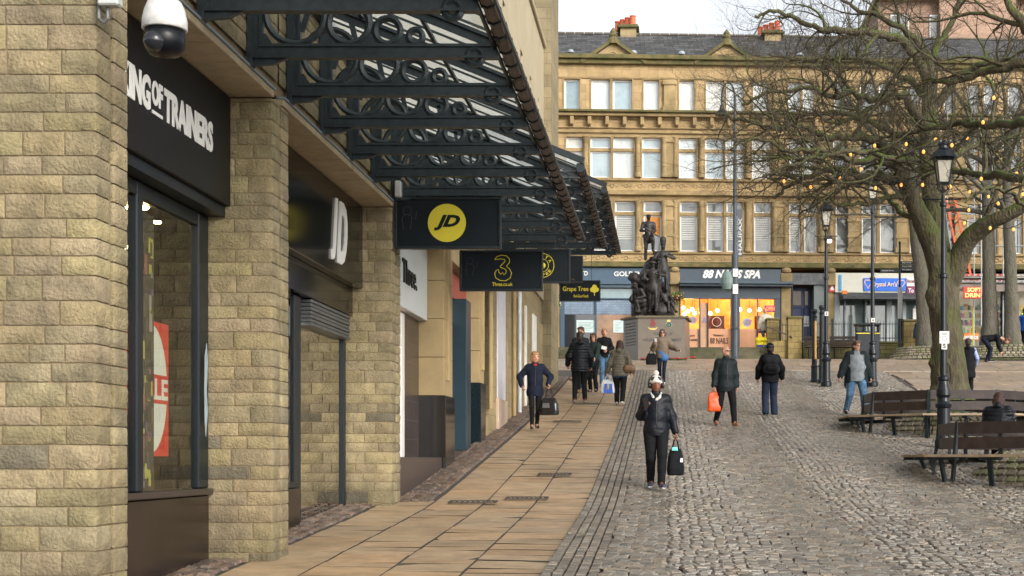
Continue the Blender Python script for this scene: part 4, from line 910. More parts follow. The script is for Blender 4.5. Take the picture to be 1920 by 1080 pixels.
# blue door passage
t, u0 = shop(1482, 1549, 'blue_doorway', 'recessed dark blue double door under a black stone panel, right of the lit shopfront')
a, b = fu(1483), fu(1548)
spart(u0, [(a, b, -.1, .3, WY(533), WY(511))], 'stone_panel', mat('veined_black_marble', (.03, .035, .04), .3, vs=3, col2=(.12, .13, .14)), t)
spart(u0, [(a, b, .9, 1., 0, WY(533.2))], 'door', mat('royal_blue_paint', rgb(26, 44, 92), .45), t)
spart(u0, [(fu(1491), fu(1508), .86, .898, WY(568), WY(540)), (fu(1514), fu(1521), .86, .898, WY(568), WY(540))], 'door_fanlight', mat('amber_pane', rgb(96, 76, 50), .2), t)
spart(u0, [(a+.1, fu(1509), .84, .898, .1, WY(572)), (fu(1512), fu(1523), .84, .898, .1, WY(572))], 'door_panel', MATS['royal_blue_paint'], t, .03)
spart(u0, [(fu(1512), fu(1522), .8, .838, WY(608), WY(588))], 'notice', pos, t, .004)
spart(u0, [(fu(1526), b, .0, .9, 0, WY(533.2))], 'side_wall', mat('grey_painted_wall', rgb(120, 128, 128), .6), t)
spart(u0, [(a, a+.1, .0, .9, 0, WY(533.2))], 'side_wall', dark_frame, t)
# empty shop with cream fascia
t, u0 = shop(1563, 1730, 'cream_shopfront', 'closed shop with a cream fascia, bright blue sign and dark awning')
a, b = fu(1564), fu(1735)
cream = mat('cream_fascia', rgb(206, 206, 192), .5, var=.06)
fa = spart(u0, [(a, b, -.25, .3, WY(548), WY(511))], 'fascia', cream, t)
bs = spart(u0, [(fu(1617), fu(1696), -.31, -.252, WY(545), WY(521))], 'blue_sign', mat('vivid_blue_sign', rgb(20, 105, 215), .4), t)
stext("Crystal Art's", 1632, 1679, 528, 539, -.315, u0, bs, mat('pale_pink_letters', rgb(240, 215, 200), .4), bold=.02)
for px in (1625, 1687):
    m_ = MB(); m_.ext([(-.2, .08), (-.12, .2), (.12, .2), (.2, .08), (0, -.22)], (fu(px)-u0, -.32, WY(532)), X3, Z3, (0, .006, 0)); ge = part(m_, 'gem_emblem', mat('pale_pink_gem', rgb(200, 175, 200), .4), bs)
    m_ = MB(); m_.ext([(-.14, .07), (-.09, .14), (.09, .14), (.14, .07), (0, -.15)], (fu(px)-u0, -.326, WY(532)), X3, Z3, (0, .005, 0)); part(m_, 'gem_centre', MATS['vivid_blue_sign'], ge)
ls = spart(u0, [(fu(1697), fu(1728), -.33, -.252, WY(536), WY(520))], 'letting_board', pos, t); spart(u0, [(fu(1697), fu(1728), -.331, -.252, WY(550), WY(536.2))], 'letting_board', mat('plum_board', rgb(130, 40, 90), .4), t)
stext('bramleys', 1699, 1727, 523, 531, -.335, u0, ls, mat('plum_ink', rgb(130, 40, 90), .4)); stext('To Let', 1700, 1724, 540, 548, -.336, u0, ls, whitelet, bold=.03)
spart(u0, [(fu(1571), fu(1576), -.30, -.252, WY(545), WY(515))], 'small_blue_sign', mat('sky_blue_sign', rgb(70, 150, 200), .4), t)
m_ = MB(); m_.ext([(0, 0), (1.0, -.28), (1.0, -.38), (0, -.35)], (fu(1572)-u0, -.25, WY(548.5)), (0, -1, 0), Z3, (b-fu(1572), 0, 0)); part(m_, 'awning', mat('dark_grey_awning', (.06, .065, .07), .7), t)
spart(u0, [(a, b, .12, .16, .0, WY(548.2))], 'window_glass', mat('murky_shop_glass', (.05, .07, .075), .05, vs=.9, col2=(.14, .18, .18), spec=1.), t, .002)
spart(u0, [(a, a+.25, -.05, .2, 0, WY(548.2)), (fu(1583), fu(1586), -.05, .2, 0, WY(548.2)), (fu(1622), fu(1625), -.05, .2, 0, WY(548.2)), (fu(1662), fu(1672), -.05, .2, 0, WY(548.2)), (fu(1692), fu(1698), -.05, .2, 0, WY(548.2))], 'frame_posts', mat('pale_grey_frame', rgb(150, 160, 162), .4), t)
spart(u0, [(fu(1712), fu(1727), .06, .1, .4, WY(575))], 'door_poster', pos, t)
# triangular warning sign and orange box on the cream shop's pier
m_ = MB()
t2 = thing('wall_sign', 'white triangular sign edged red beside the cream fascia', 'sign', FW(fu(1559), -.2, WY(540)), rotz=TH, local=True)
m_.ext([(-.16, -.1), (-.1, -.16), (.1, -.16), (.16, -.1), (.03, .16), (-.03, .16)], (0, 0, 0), X3, Z3, (0, .02, 0)); part(m_, 'border', red, t2)
m_ = MB(); m_.ext([(-.1, -.08), (.1, -.08), (.02, .1), (-.02, .1)], (0, -.005, 0), X3, Z3, (0, .004, 0)); part(m_, 'face', pos, t2)
t2 = thing('alarm_box', 'small orange alarm box under the cream fascia', 'alarm box', FW(fu(1580), -.5, WY(554)), rotz=TH, local=True)
m_ = MB(); m_.bbox(-.12, .12, -.05, .05, 0, .2, .02); part(m_, 'case', mat('orange_plastic', rgb(230, 120, 30), .4), t2)
m_ = MB(); m_.bbox(-.02, .02, .051, .4, .08, .12, .005); part(m_, 'bracket', dark_frame, t2)
# convenience store
t, u0 = shop(1740, 1940, 'bright_store_front', 'convenience store with striped canopy, glowing red sign and crowded shelves behind the trees')
a, b = fu(1742), fu(1960)
spart(u0, [(a, b, -.2, .3, WY(528), WY(511))], 'fascia', mat('dull_white_fascia', rgb(170, 172, 170), .5), t)
m_ = MB()
for k in range(9):
    x = fu(1795)-u0+k*.26
    m_.ext([(0, 0), (.13, 0), (.2, .3), (.07, .3)], (x, -.205, WY(524)), X3, Z3, (0, -.01, 0))
part(m_, 'red_stripes', red, t)
m_ = MB(); m_.ext([(0, 0), (1.1, -.2), (1.1, -.5), (0, -.35)], (fu(1785)-u0, -.2, WY(528.3)), (0, -1, 0), Z3, (b-fu(1785), 0, 0)); part(m_, 'canopy', mat('taupe_canopy', rgb(130, 120, 112), .7), t)
sg = spart(u0, [(fu(1790), fu(1836), -1.5, -1.42, WY(564), WY(542))], 'neon_sign', mat('dark_red_panel', (.25, .01, .01), .4, emit=.3, var=0), t)
neon = mat('orange_neon', (1, .16, .05), .5, emit=3.0, var=0)
stext('SOFT', 1797, 1823, 544, 552, -1.53, u0, sg, neon, bold=.03); stext('DRINKS', 1793, 1834, 554, 562, -1.53, u0, sg, neon, bold=.03)
m_ = MB()
r_ = random.Random(11)
for zz_ in (.25, .6, .95, 1.3, 1.65, 2.0):
    x = a-u0+.2
    while x < b-u0-.2:
        w_ = r_.uniform(.06, .14); h_ = r_.uniform(.12, .28); c = r_.choice([(.6, .12, .08), (.7, .5, .1), (.15, .35, .6), (.55, .55, .5), (.2, .45, .2), (.4, .15, .3), (.1, .1, .1), (.65, .3, .1)])
        m_.box(x, x+w_*.95, .5, .6, zz_, zz_+h_, tint=c); x += w_
part(m_, 'stocked_shelves', MATS['mixed_goods'], t, tint=True)
spart(u0, [(a, b, .61, .7, 0, WY(528.5))], 'store_interior', mat('lit_store_wall', rgb(190, 180, 160), .6, emit=.12), t)
spart(u0, [(fu(1793), fu(1840), .3, .35, WY(541), WY(539))], 'strip_light', mat('white_strip_light', (1, .95, .85), .5, emit=4, var=0), t)
gl = MB(); gl.box(a-u0, b-u0, .1, .11, .3, WY(528.3)); part(gl, 'window_glass', MATS['clear_shop_glass'], t)
ye = mat('fluorescent_yellow', rgb(220, 230, 30), .5)
spart(u0, [(fu(1824), fu(1828), .02, .08, -.1, WY(577))], 'yellow_post', ye, t); spart(u0, [(fu(1916), fu(1919), .02, .08, -.1, WY(577))], 'yellow_post', ye, t); spart(u0, [(fu(1750), fu(1753), .02, .08, -.1, WY(580))], 'yellow_post', ye, t)
spart(u0, [(fu(1846), fu(1856), -.06, .2, 0, WY(528.3)), (fu(1878), fu(1892), -.06, .2, 0, WY(528.3))], 'door_frame', dark_frame, t)
cs_ = spart(u0, [(fu(1795), fu(1836), .04, .09, WY(636), WY(622))], 'lower_panel', mat('orange_panel', rgb(225, 130, 40), .5), t)
stext('convenience', 1797, 1834, 625, 634, .03, u0, cs_, whitelet, bold=.03)
# scaffolding in front of the right end
t = thing('scaffold', 'galvanised scaffolding with an orange ladder on the right end of the terrace', 'scaffolding', FW(fu(1850), -1.6, 0), rotz=TH, local=True); u0 = fu(1850)
sc = mat('galvanised_tube', rgb(150, 158, 162), .4, metal=.5)
for px in (1760, 1822, 1876, 1918):
    for v in (0, 1.2): part(MB().tube([(fu(px)-u0, v, 0.0), (fu(px)-u0, v, 10.5)], .028, 7), 'standard', sc, t)
for z in (3.2, 4.6, 6.0, 7.6, 9.2): part(MB().tube([(fu(1755)-u0, 0, z), (fu(1980)-u0, 0, z)], .028, 7), 'ledger', sc, t)
m_ = MB(); m_.bbox(fu(1755)-u0, fu(1980)-u0, .1, 1.1, 3.24, 3.29, .005); part(m_, 'boards', mat('scaffold_board', rgb(130, 112, 86), .8), t)
m_ = MB(); oc = fu(1785)-u0
for dx in (0, .4): m_.beam((oc+dx, -.1, 3.3), (oc+dx-.7, -.1, 6.6), .05, .09)
for k in range(11): m_.tube([(oc-.7*k/11, -.1, 3.45+3.2*k/11), (oc+.4-.7*k/11, -.1, 3.45+3.2*k/11)], .016, 5)
part(m_, 'orange_ladder', mat('orange_ladder_paint', rgb(215, 90, 40), .5), t)
m_ = MB(); m_.bbox(fu(1773)-u0, fu(1784)-u0, -.12, -.06, 3.35, 3.9, .01); part(m_, 'red_sign', red, t)

# taller building behind, catching the last sun
t = thing('red_brick_block', 'tall pinkish brick building rising behind the right end of the terrace', 'building', (20, 84, 5))
bkm = brickmat('pink_brick', rgb(190, 158, 136), rgb(174, 142, 122), rgb(150, 130, 114), .23, .075, .008, 'XZ', bump=.2)
m_ = MB(); m_.box(12.5, 34, 84, 96, 2, 27.0); m_.box(16, 20.5, 83.4, 83.99, 2, 29.5); part(m_, 'wall', bkm, t)
m_ = MB(); m_.bbox(12.3, 34.2, 83.2, 96, 27.0, 27.5, .05); m_.bbox(15.8, 20.7, 83.1, 85, 29.5, 30, .05); m_.bbox(12.4, 34.1, 83.35, 83.98, 23.2, 23.6, .04); part(m_, 'parapet', trim, t)
for k in range(8):
    for z in (19.3, 24.2):
        x = 13.2+k*2.3
        if 15.5 < x < 20.6: continue
        wo = part(MB().bbox(x, x+1.1, 83.9, 83.98, z, z+2.0, .03), 'window', upvc, t); part(MB().box(x+.08, x+1.02, 83.87, 83.895, z+.1, z+1.9), 'pane', pane_lo, wo)
m_ = MB(); m_.add([(17.9, 82.9, 30), (20.7, 82.9, 30), (20.7, 85.5, 30), (17.9, 85.5, 30), (19.3, 84.2, 33.5)], [(0, 1, 4), (1, 2, 4), (2, 3, 4), (3, 0, 4)]); part(m_, 'turret_roof', slate, t)

# ---- steps, terrace, low walls
single(MB().box(-12, 32, 61.2, 64.2, 3, 4.765), 'terrace_pavement', MATS['grey_flag'], None, None, kind='structure')
single(MB().box(-60, 60, 60.55, 61.18, 3, 4.2), 'steps_base', MATS['grit_joints'], None, None, kind='structure')
stp = mat('worn_step_stone', rgb(104, 98, 76), .85, var=.35, vs=1.6, bump=.3, bs=20, col2=rgb(72, 74, 50))
t = thing('stone_steps', 'broad flight of shallow mossy stone steps below the shops', 'steps', (-1, 60.5, 4.1))
for k in range(4):
    m_ = MB(); x = -9.
    while x < 4.9:
        L = rnd.uniform(1.2, 2.); xe = min(x+L, 4.95); m_.bbox(x+.004, xe-.004, 60.0+k*.3, 61.25, 4.2+k*.145+(.004 if k else -.3), 4.2+(k+1)*.145-.006*(k == 3), .015); x = xe+.0
    part(m_, 'step', stp, t)
mosswall = brickmat('mossy_wall_stone', rgb(116, 108, 66), rgb(92, 94, 52), rgb(60, 58, 38), .42, .17, .012, 'XZ', bump=.6)
def wall_block(name, label, cat, bx, m__=None, cap=True, grp=None):
    x0, x1, y0, y1, z0, z1 = bx; t = thing(name, label, cat, ((x0+x1)/2, (y0+y1)/2, z0), grp)
    part(MB().bbox(x0, x1, y0, y1, z0, z1-.1, .02), 'masonry', m__ or mosswall, t)
    if cap: part(MB().bbox(x0-.04, x1+.04, y0-.04, y1+.04, z1-.098, z1, .03), 'coping', mossy, t)
    return t
PX = lambda px, Y: (px-CX)/F*Y
PZ = lambda py, Y: (CY-py)/F*Y
stA = brickmat('buff_pier_stone', rgb(150, 132, 84), rgb(134, 118, 72), rgb(92, 82, 54), .34, .24, .01, 'XZ', bump=.5)
wall_block('stone_gate_pier', 'square stone pier at the top of the handrail', 'pier', (PX(1437, 61.5), PX(1461, 61.5), 61.3, 61.9, 4.2, PZ(597, 61.5)), stA)
wall_block('stone_gate_pier', 'taller square stone pier at the foot of the handrail', 'pier', (PX(1477, 59.6), PX(1503, 59.6), 59.5, 60.1, 3.9, PZ(593, 59.6)), stA)
wall_block('stone_gate_pier', 'squat stone pier at the right end of the railings, beside the grey trunk', 'pier', (PX(1694, 59.6), PX(1719, 59.6), 59.5, 60.1, 3.9, PZ(599, 59.6)), stA)
t = thing('ramp_wall', 'sloping mossy stone wall beside the steps with a metal handrail', 'wall', (5, 60, 4))
m_ = MB(); m_.ext([(PX(1446, 59.8), PZ(641, 59.8)), (PX(1477, 59.8), PZ(638, 59.8)), (PX(1477, 59.8), 4.0), (PX(1446, 59.8), 4.0)], (0, 59.7, 0), X3, Z3, (0, .3, 0)); part(m_, 'masonry', stA, t)
m_ = MB(); m_.tube([(PX(1435, 60.9), 60.9, PZ(612, 60.9)), (PX(1485, 59.4), 59.4, PZ(631, 59.4))], .028, 8); m_.tube([(PX(1485, 59.4), 59.4, PZ(631, 59.4)), (PX(1485, 59.4), 59.55, PZ(634, 59.4))], .028, 8)
part(m_, 'handrail', mat('grey_steel_rail', rgb(140, 130, 125), .35, metal=.6), t)
wall_block('retaining_wall', 'long green mossy retaining wall under the black railings', 'wall', (PX(1503, 59.7)+.05, PX(1760, 59.7), 59.7, 60.1, 3.9, PZ(640, 59.7)))
# railings on the retaining wall
def railing(px0, px1, Y, zb, zt, label):
    t = thing('iron_railing', label, 'railing', (PX((px0+px1)/2, Y), Y, zb), 'black railings above the mossy wall')
    x0, x1 = PX(px0, Y), PX(px1, Y)
    m_ = MB()
    for z in (zb+.12, zt-.12): m_.box(x0, x1, Y-.012, Y+.012, z, z+.035)
    part(m_, 'rails', iron, t)
    m_ = MB(); x = x0
    while x < x1: m_.tube([(x, Y, zb), (x, Y, zt-.02), (x, Y, zt+.06)], [.011, .011, .002], 5); x += .125
    part(m_, 'bars', iron, t)
    for x in (x0, x1): m_ = MB(); m_.tube([(x, Y, zb-.02), (x, Y, zt+.12)], .03, 8); part(m_, 'post', iron, t)
railing(1462, 1476, 61.0, 4.5, PZ(605, 61), 'short black railing between the two stone piers')
railing(1506, 1560, 59.9, PZ(640, 59.9), PZ(603, 59.9), 'black railing right of the taller pier')
railing(1562, 1692, 59.9, PZ(640, 59.9), PZ(603, 59.9), 'long black railing in front of the cream shop')
# dark benches before the mossy wall, litter bin
def park_bench(px0, px1, Y, zseat, label):
    x0, x1 = PX(px0, Y), PX(px1, Y); z0 = G(x0, Y); t = thing('park_bench', label, 'bench', ((x0+x1)/2, Y, z0), 'dark slatted benches by the mossy wall')
    for k in range(3): part(MB().bbox(x0, x1, Y-.45+k*.15, Y-.32+k*.15, z0+.45, z0+.49, .01), 'seat_slat', brown_wood, t)
    for k in range(3): part(MB().bbox(x0, x1, Y, Y+.04, z0+.56+k*.14, z0+.67+k*.14, .01), 'back_slat', brown_wood, t)
    for x in (x0+.15, x1-.2): part(MB().bbox(x, x+.06, Y-.42, Y+.02, z0, z0+.44, .01), 'leg', iron, t)
park_bench(1508, 1540, 59.2, 0, 'dark slatted bench behind the tall sign posts'); park_bench(1556, 1606, 59.2, 0, 'dark slatted bench left of the litter bin')
t = thing('litter_bin', 'tall black litter housing with a canopy, behind lamp post four', 'litter bin', (PX(1625, 57), 57, G(14*.57, 57)))
zb = G(PX(1625, 57), 57); x0, x1 = PX(1603, 57), PX(1651, 57)
part(MB().bbox(x0+.05, x1-.05, 56.8, 57.4, zb, zb+1.1, .04), 'body', iron, t); part(MB().bbox(x0, x1, 56.7, 57.5, zb+1.35, zb+1.42, .02), 'lid', iron, t)
for x in (x0+.05, x1-.1): part(MB().bbox(x, x+.05, 56.8, 57.4, zb+1.1, zb+1.35, .005), 'side_post', iron, t)
part(MB().bbox(x0+.04, x1-.04, 56.78, 56.799, zb+1.0, zb+1.04, .004), 'gold_band', yellowsign, t)
# pale stickers and hanging baskets on the shop piers
def basket(px, py, label):
    u = fu(px); P = FW(u, -.55, WY(py)); t = thing('hanging_basket', label, 'hanging basket', P, 'flower baskets on the shop piers')
    r_ = random.Random(int(px)); m_ = MB(); m_.lathe([(.02, -.22), (.14, -.16), (.22, -.02), (.23, 0)], P, 12); part(m_, 'basket', brown_wood, t)
    m_ = MB(); m_.tube([(P[0], P[1], P[2]+.6), (P[0], P[1]+.5, P[2]+.62)], .012, 5)
    for a in (0, 2.1, 4.2): m_.tube([(P[0]+.22*math.cos(a), P[1]+.22*math.sin(a), P[2]), (P[0], P[1], P[2]+.6)], .006, 4)
    part(m_, 'chain_and_bracket', iron, t)
    m_ = MB(); fl = MB()
    for k in range(420):
        a = r_.uniform(0, 6.28); q = r_.random()**.5*.34; z = r_.uniform(-.1, .28)*(1-q) - (max(0, q-.2)*r_.uniform(0, 3.2)); p = Vector((P[0]+q*math.cos(a), P[1]+q*math.sin(a), P[2]+z)); s_ = r_.uniform(.02, .045)
        d1 = Vector((r_.uniform(-1, 1), r_.uniform(-1, 1), r_.uniform(-1, 1))).normalized()*s_; d2 = Vector((r_.uniform(-1, 1), r_.uniform(-1, 1), r_.uniform(-1, 1))).normalized()*s_
        (m_ if k % 4 else fl).add([p-d1, p+d2, p+d1, p-d2], [(0, 1, 2, 3)], None if k % 4 else r_.choice([(.9, .35, .05), (.8, .1, .1), (.9, .8, .2), (.9, .7, .7)]))
    part(m_, 'foliage', mat('basket_leaves', rgb(74, 110, 40), .7, var=.4), t); part(fl, 'flowers', mat('flower_petals', (.9, .9, .9), .6, tint=True), t, tint=True)
basket(1039, 566, 'flower basket on the left stone pier, by the small hanging sign'); basket(1268, 560, 'flower basket on the stone pier left of the glowing shopfront')
# ------------------------------------------------------------ street furniture
def num_plate(t, x, y, z, s_, w_=.11, h_=.13):
    pl = part(MB().bbox(x-w_/2, x+w_/2, y-.012, y, z, z+h_, .003), 'number_plate', white, t)
    mb = MB(); text(mb, s_, (x-w_*.25, y-.0125, z+h_*.18), X3, Z3, w_*.5, h_*.66, depth=.002, bold=.03); part(mb, 'number', dark_frame, pl)
def victorian_lamp(px, pyb, pyt, num, label, plate_py, lit=False, scale_w=1.):
    x, y, z = hit(px, pyb); H = (CY-pyt)/F*y-z
    t = thing('street_lamp', label, 'street lamp', (x, y, z), 'Victorian style lamp posts'); c = (x, y, z); s_ = 1
    hc = min(1.35, H*.27)
    m_ = MB(); m_.lathe([(.17, 0), (.17, .12), (.145, .15), (.14, .2), (.13, .22), (.125, hc*.55), (.15, hc*.57), (.16, hc*.61), (.12, hc*.65), (.11, hc*.7), (.14, hc*.74), (.135, hc*.82), (.1, hc*.9), (.09, hc*.94), (.115, hc*.96), (.115, hc), (.075, hc+.03)], c, 20, rot=.1); part(m_, 'base_column', iron_navy, t, smooth=False)
    m_ = MB(); m_.lathe([(.068, hc+.03), (.062, hc+1.9), (.085, hc+1.92), (.085, hc+1.98), (.056, hc+2.0), (.046, H-1.3), (.07, H-1.28), (.07, H-1.22), (.04, H-1.2), (.04, H-1.02), (.06, H-1.0), (.03, H-.95), (.03, H-.9)], c, 16); part(m_, 'shaft', iron_navy, t)
    m_ = MB()
    for a in range(4):
        ca, sa = math.cos(a*math.pi/2+.78), math.sin(a*math.pi/2+.78)
        m_.tube([(x+.03*ca, y+.03*sa, z+H-1.02), (x+.14*ca, y+.14*sa, z+H-.93), (x+.12*ca, y+.12*sa, z+H-.84)], .013, 5)
        m_.tube([(x+.135*ca, y+.135*sa, z+H-.84), (x+.21*ca, y+.21*sa, z+H-.40)], .014, 5)
    m_.lathe([(.13, H-.86), (.14, H-.84), (.13, H-.82)], c, 4, rot=.785); m_.lathe([(.225, H-.42), (.24, H-.4), (.26, H-.38), (.24, H-.36)], c, 4, rot=.785); la = part(m_, 'lantern_frame', iron_navy, t)
    g_ = MB(); g_.lathe([(.12, H-.82), (.2, H-.42)], c, 4, rot=.785); part(g_, 'lantern_glass', mat('milky_lantern_glass', rgb(190, 186, 172), .15, spec=1., emit=(.0)), la)
    m_ = MB(); m_.lathe([(.27, H-.36), (.2, H-.25), (.1, H-.17), (.09, H-.12), (.12, H-.1), (.1, H-.06), (.03, H-.04), (.04, H-.02), (.01, H)], c, 12); part(m_, 'lantern_roof', iron_navy, la)
    m_ = MB(); m_.tube([(x-.32, y, z+H-1.15), (x+.32, y, z+H-1.15)], .014, 6)
    for dx in (-.32, .32): m_.lathe([(.001, -.03), (.025, 0), (.001, .03)], (x+dx, y, z+H-1.15), 8)
    part(m_, 'ladder_bar', iron_navy, t)
    zz_ = (CY-plate_py)/F*y; num_plate(t, x, y-.075, zz_-.06, num)
    return t, x, y, z, H
victorian_lamp(1549, 724, 372, '3', 'lamp post with number 3, beside the tall pair of sign posts', 589)
victorian_lamp(1636, 724, 322, '4', 'lamp post with number 4, behind the man in the grey jumper', 601)
t, x, y, z, H = victorian_lamp(1769, 838, 262, '5', 'nearest lamp post, number 5, between the two ring benches', 650)
zz_ = PZ(645, y); sp = part(MB().bbox(x-.095, x+.095, y-.095, y-.085, zz_, zz_+.24, .003), 'notice_plate', white, t)
m_ = MB(); m_.ring((x, y-.097, zz_+.1), .045, .004, 'Y', 16, 4); m_.box(x-.05, x+.05, y-.099, y-.096, zz_+.19, zz_+.2); m_.box(x-.04, x+.04, y-.099, y-.096, zz_+.17, zz_+.178); part(m_, 'printed_mark', mat('grey_green_ink', rgb(120, 135, 125), .5), sp)
# box lantern camera on lamp three
x, y, z = hit(1549, 724); zt = PZ(450, y)
t = thing('floodlight', 'small lit floodlight on a bracket, fixed high on lamp post 3', 'floodlight', (x, y-.1, zt))
part(MB().bbox(x-.02, x+.16, y-.3, y-.1, zt-.02, zt+.06, .01), 'housing', iron, t); part(MB().bbox(x+.02, x+.14, y-.29, y-.12, zt-.11, zt-.022, .01), 'lit_lens', mat('cool_white_lens', (1, .95, .85), .3, emit=2.5, var=0), t)

# pair of tall sign posts with ball tops
x, y, z = hit(1536, 718)
t = thing('wayfinding_sign', 'map board between two fat black posts with ball tops, left of lamp post 3', 'sign', (x, y, z), )
for px, pyt in ((1529, 577), (1541, 572)):
    xx = PX(px, y); yy = y+(.0 if px > 1535 else .35); H = PZ(pyt, y)-z; m_ = MB(); m_.lathe([(.13, 0), (.13, .1), (.105, .14), (.105, .5), (.12, .53), (.1, .57), (.085, .6), (.075, H-.28), (.1, H-.25), (.06, H-.2), (.06, H-.16), (.09, H-.12), (.1, H-.07), (.08, H-.01), (.01, H)], (xx, yy, z), 14); part(m_, 'post', iron, t)
part(MB().bbox(PX(1529, y)-.02, PX(1529, y)+.03, y-.05, y+.34, z+.75, z+1.95, .01), 'board', mat('tan_sign_panel', rgb(190, 150, 80), .5), t)
# modern tall column with twin arm, banner and notices
x, y, z = hit(1378, 672); Y_ = y; sc_ = F/y
t = thing('tall_lamp_column', 'tall slim grey lamp column with a hooked lantern and a vertical banner', 'street lamp', (x, y, z))
H = PZ(180, y)-z; hb = PZ(480, y)-z
m_ = MB(); m_.lathe([(.19, 0), (.19, .06), (.15, .1), (.15, 1.2), (.17, 1.25), (.14, 1.3), (.14, hb), (.09, hb+.15), (.08, H*.6), (.06, H)], (x, y, z), 14); part(m_, 'column', mat('blue_grey_column', (.045, .06, .075), .4), t)
hk = MB(); hx = x-.02; R_ = .26
hk.tube([(hx, y, z+H-.1), (hx, y, z+H+.0)]+[(hx-R_+R_*math.cos(a), y, z+H+.55*math.sin(a)) for a in [math.pi*i/10 for i in range(11)]]+[(hx-2*R_, y, z+H-.5)], .032, 7); part(hk, 'hooked_arm', iron, t)
m_ = MB(); m_.lathe([(.26, -.2), (.3, -.18), (.2, -.05), (.1, .05), (.08, .2), (.02, .22)], (hx-2*R_-.0, y, z+H-.6), 12); part(m_, 'lantern', iron, t)
bz0, bz1 = PZ(482, y), PZ(392, y); bx0, bx1 = PX(1375, y), PX(1392, y)
bn = part(MB().bbox(bx0, bx1, y-.02, y+.02, bz0, bz1, .004), 'banner', mat('grey_blue_banner', (.09, .1, .12), .6), t)
mb = MB(); text(mb, 'THINK YOU KNOW', (bx0+.17, y-.0215, bz0+.1), (0, 0, 1), (-1, 0, 0), 1.6, .09, depth=.003, bold=.01); text(mb, 'HALIFAX', (bx0+.35, y-.0215, bz0+.1), (0, 0, 1), (-1, 0, 0), 1.5, .14, depth=.003, bold=.02); part(mb, 'lettering', mat('pale_grey_letters', (.6, .62, .62), .5), bn)
for pya, pyb, dx in ((505, 520, 8), (534, 552, 8)):
    zz_ = PZ(pyb, y); part(MB().bbox(x-.1, x+.12, y-.19, y-.16, zz_, PZ(pya, y), .006), 'notice', pos, t)
m_ = MB(); m_.lathe([(.05, 0), (.22, .05), (.28, .3), (.28, .5), (.2, .75), (.05, .8)], (x-.3, y+.05, PZ(545, y)), 14); part(m_, 'green_box', mat('grey_green_metal', rgb(110, 130, 125), .5), t)
# finger post
x, y, z = hit(1687, 672); y = 58.5; x = PX(1687, y); z = G(x, y)
t = thing('finger_post', 'slim black finger post with three dark direction arms, in front of the cream shop', 'signpost', (x, y, z)); H = PZ(452, y)-z
m_ = MB(); m_.lathe([(.12, 0), (.1, .5), (.07, .55), (.05, .9), (.045, H-.1), (.06, H-.06), (.01, H)], (x, y, z), 12); part(m_, 'post', iron, t)
for k, (py, sg_, L) in enumerate(((490, 1, .62), (496.5, 1, .62), (503, 1, .62), (505, -1, .8))):
    zz_ = PZ(py, y); a_ = part(MB().bbox(x if sg_ > 0 else x-L, x+L if sg_ > 0 else x, y-.02-.01*k, y+.02-.01*k, zz_-.12, zz_, .006), 'direction_arm', iron, t)
    mb = MB(); text(mb, ['Market', 'Piece Hall', 'Bus Station', 'Borough Market'][k], (x+.1 if sg_ > 0 else x-L+.08, y-.022-.01*k, zz_-.085), X3, Z3, L*.6, .05, depth=.002, bold=.01); part(mb, 'lettering', MATS['pale_grey_letters'], a_)
zz_ = PZ(598, y); part(MB().bbox(x-.1, x+.1, y-.1, y-.07, zz_, zz_+1.3, .006), 'notice', mat('speckled_notice', rgb(150, 150, 145), .6, var=.4, vs=20), t)

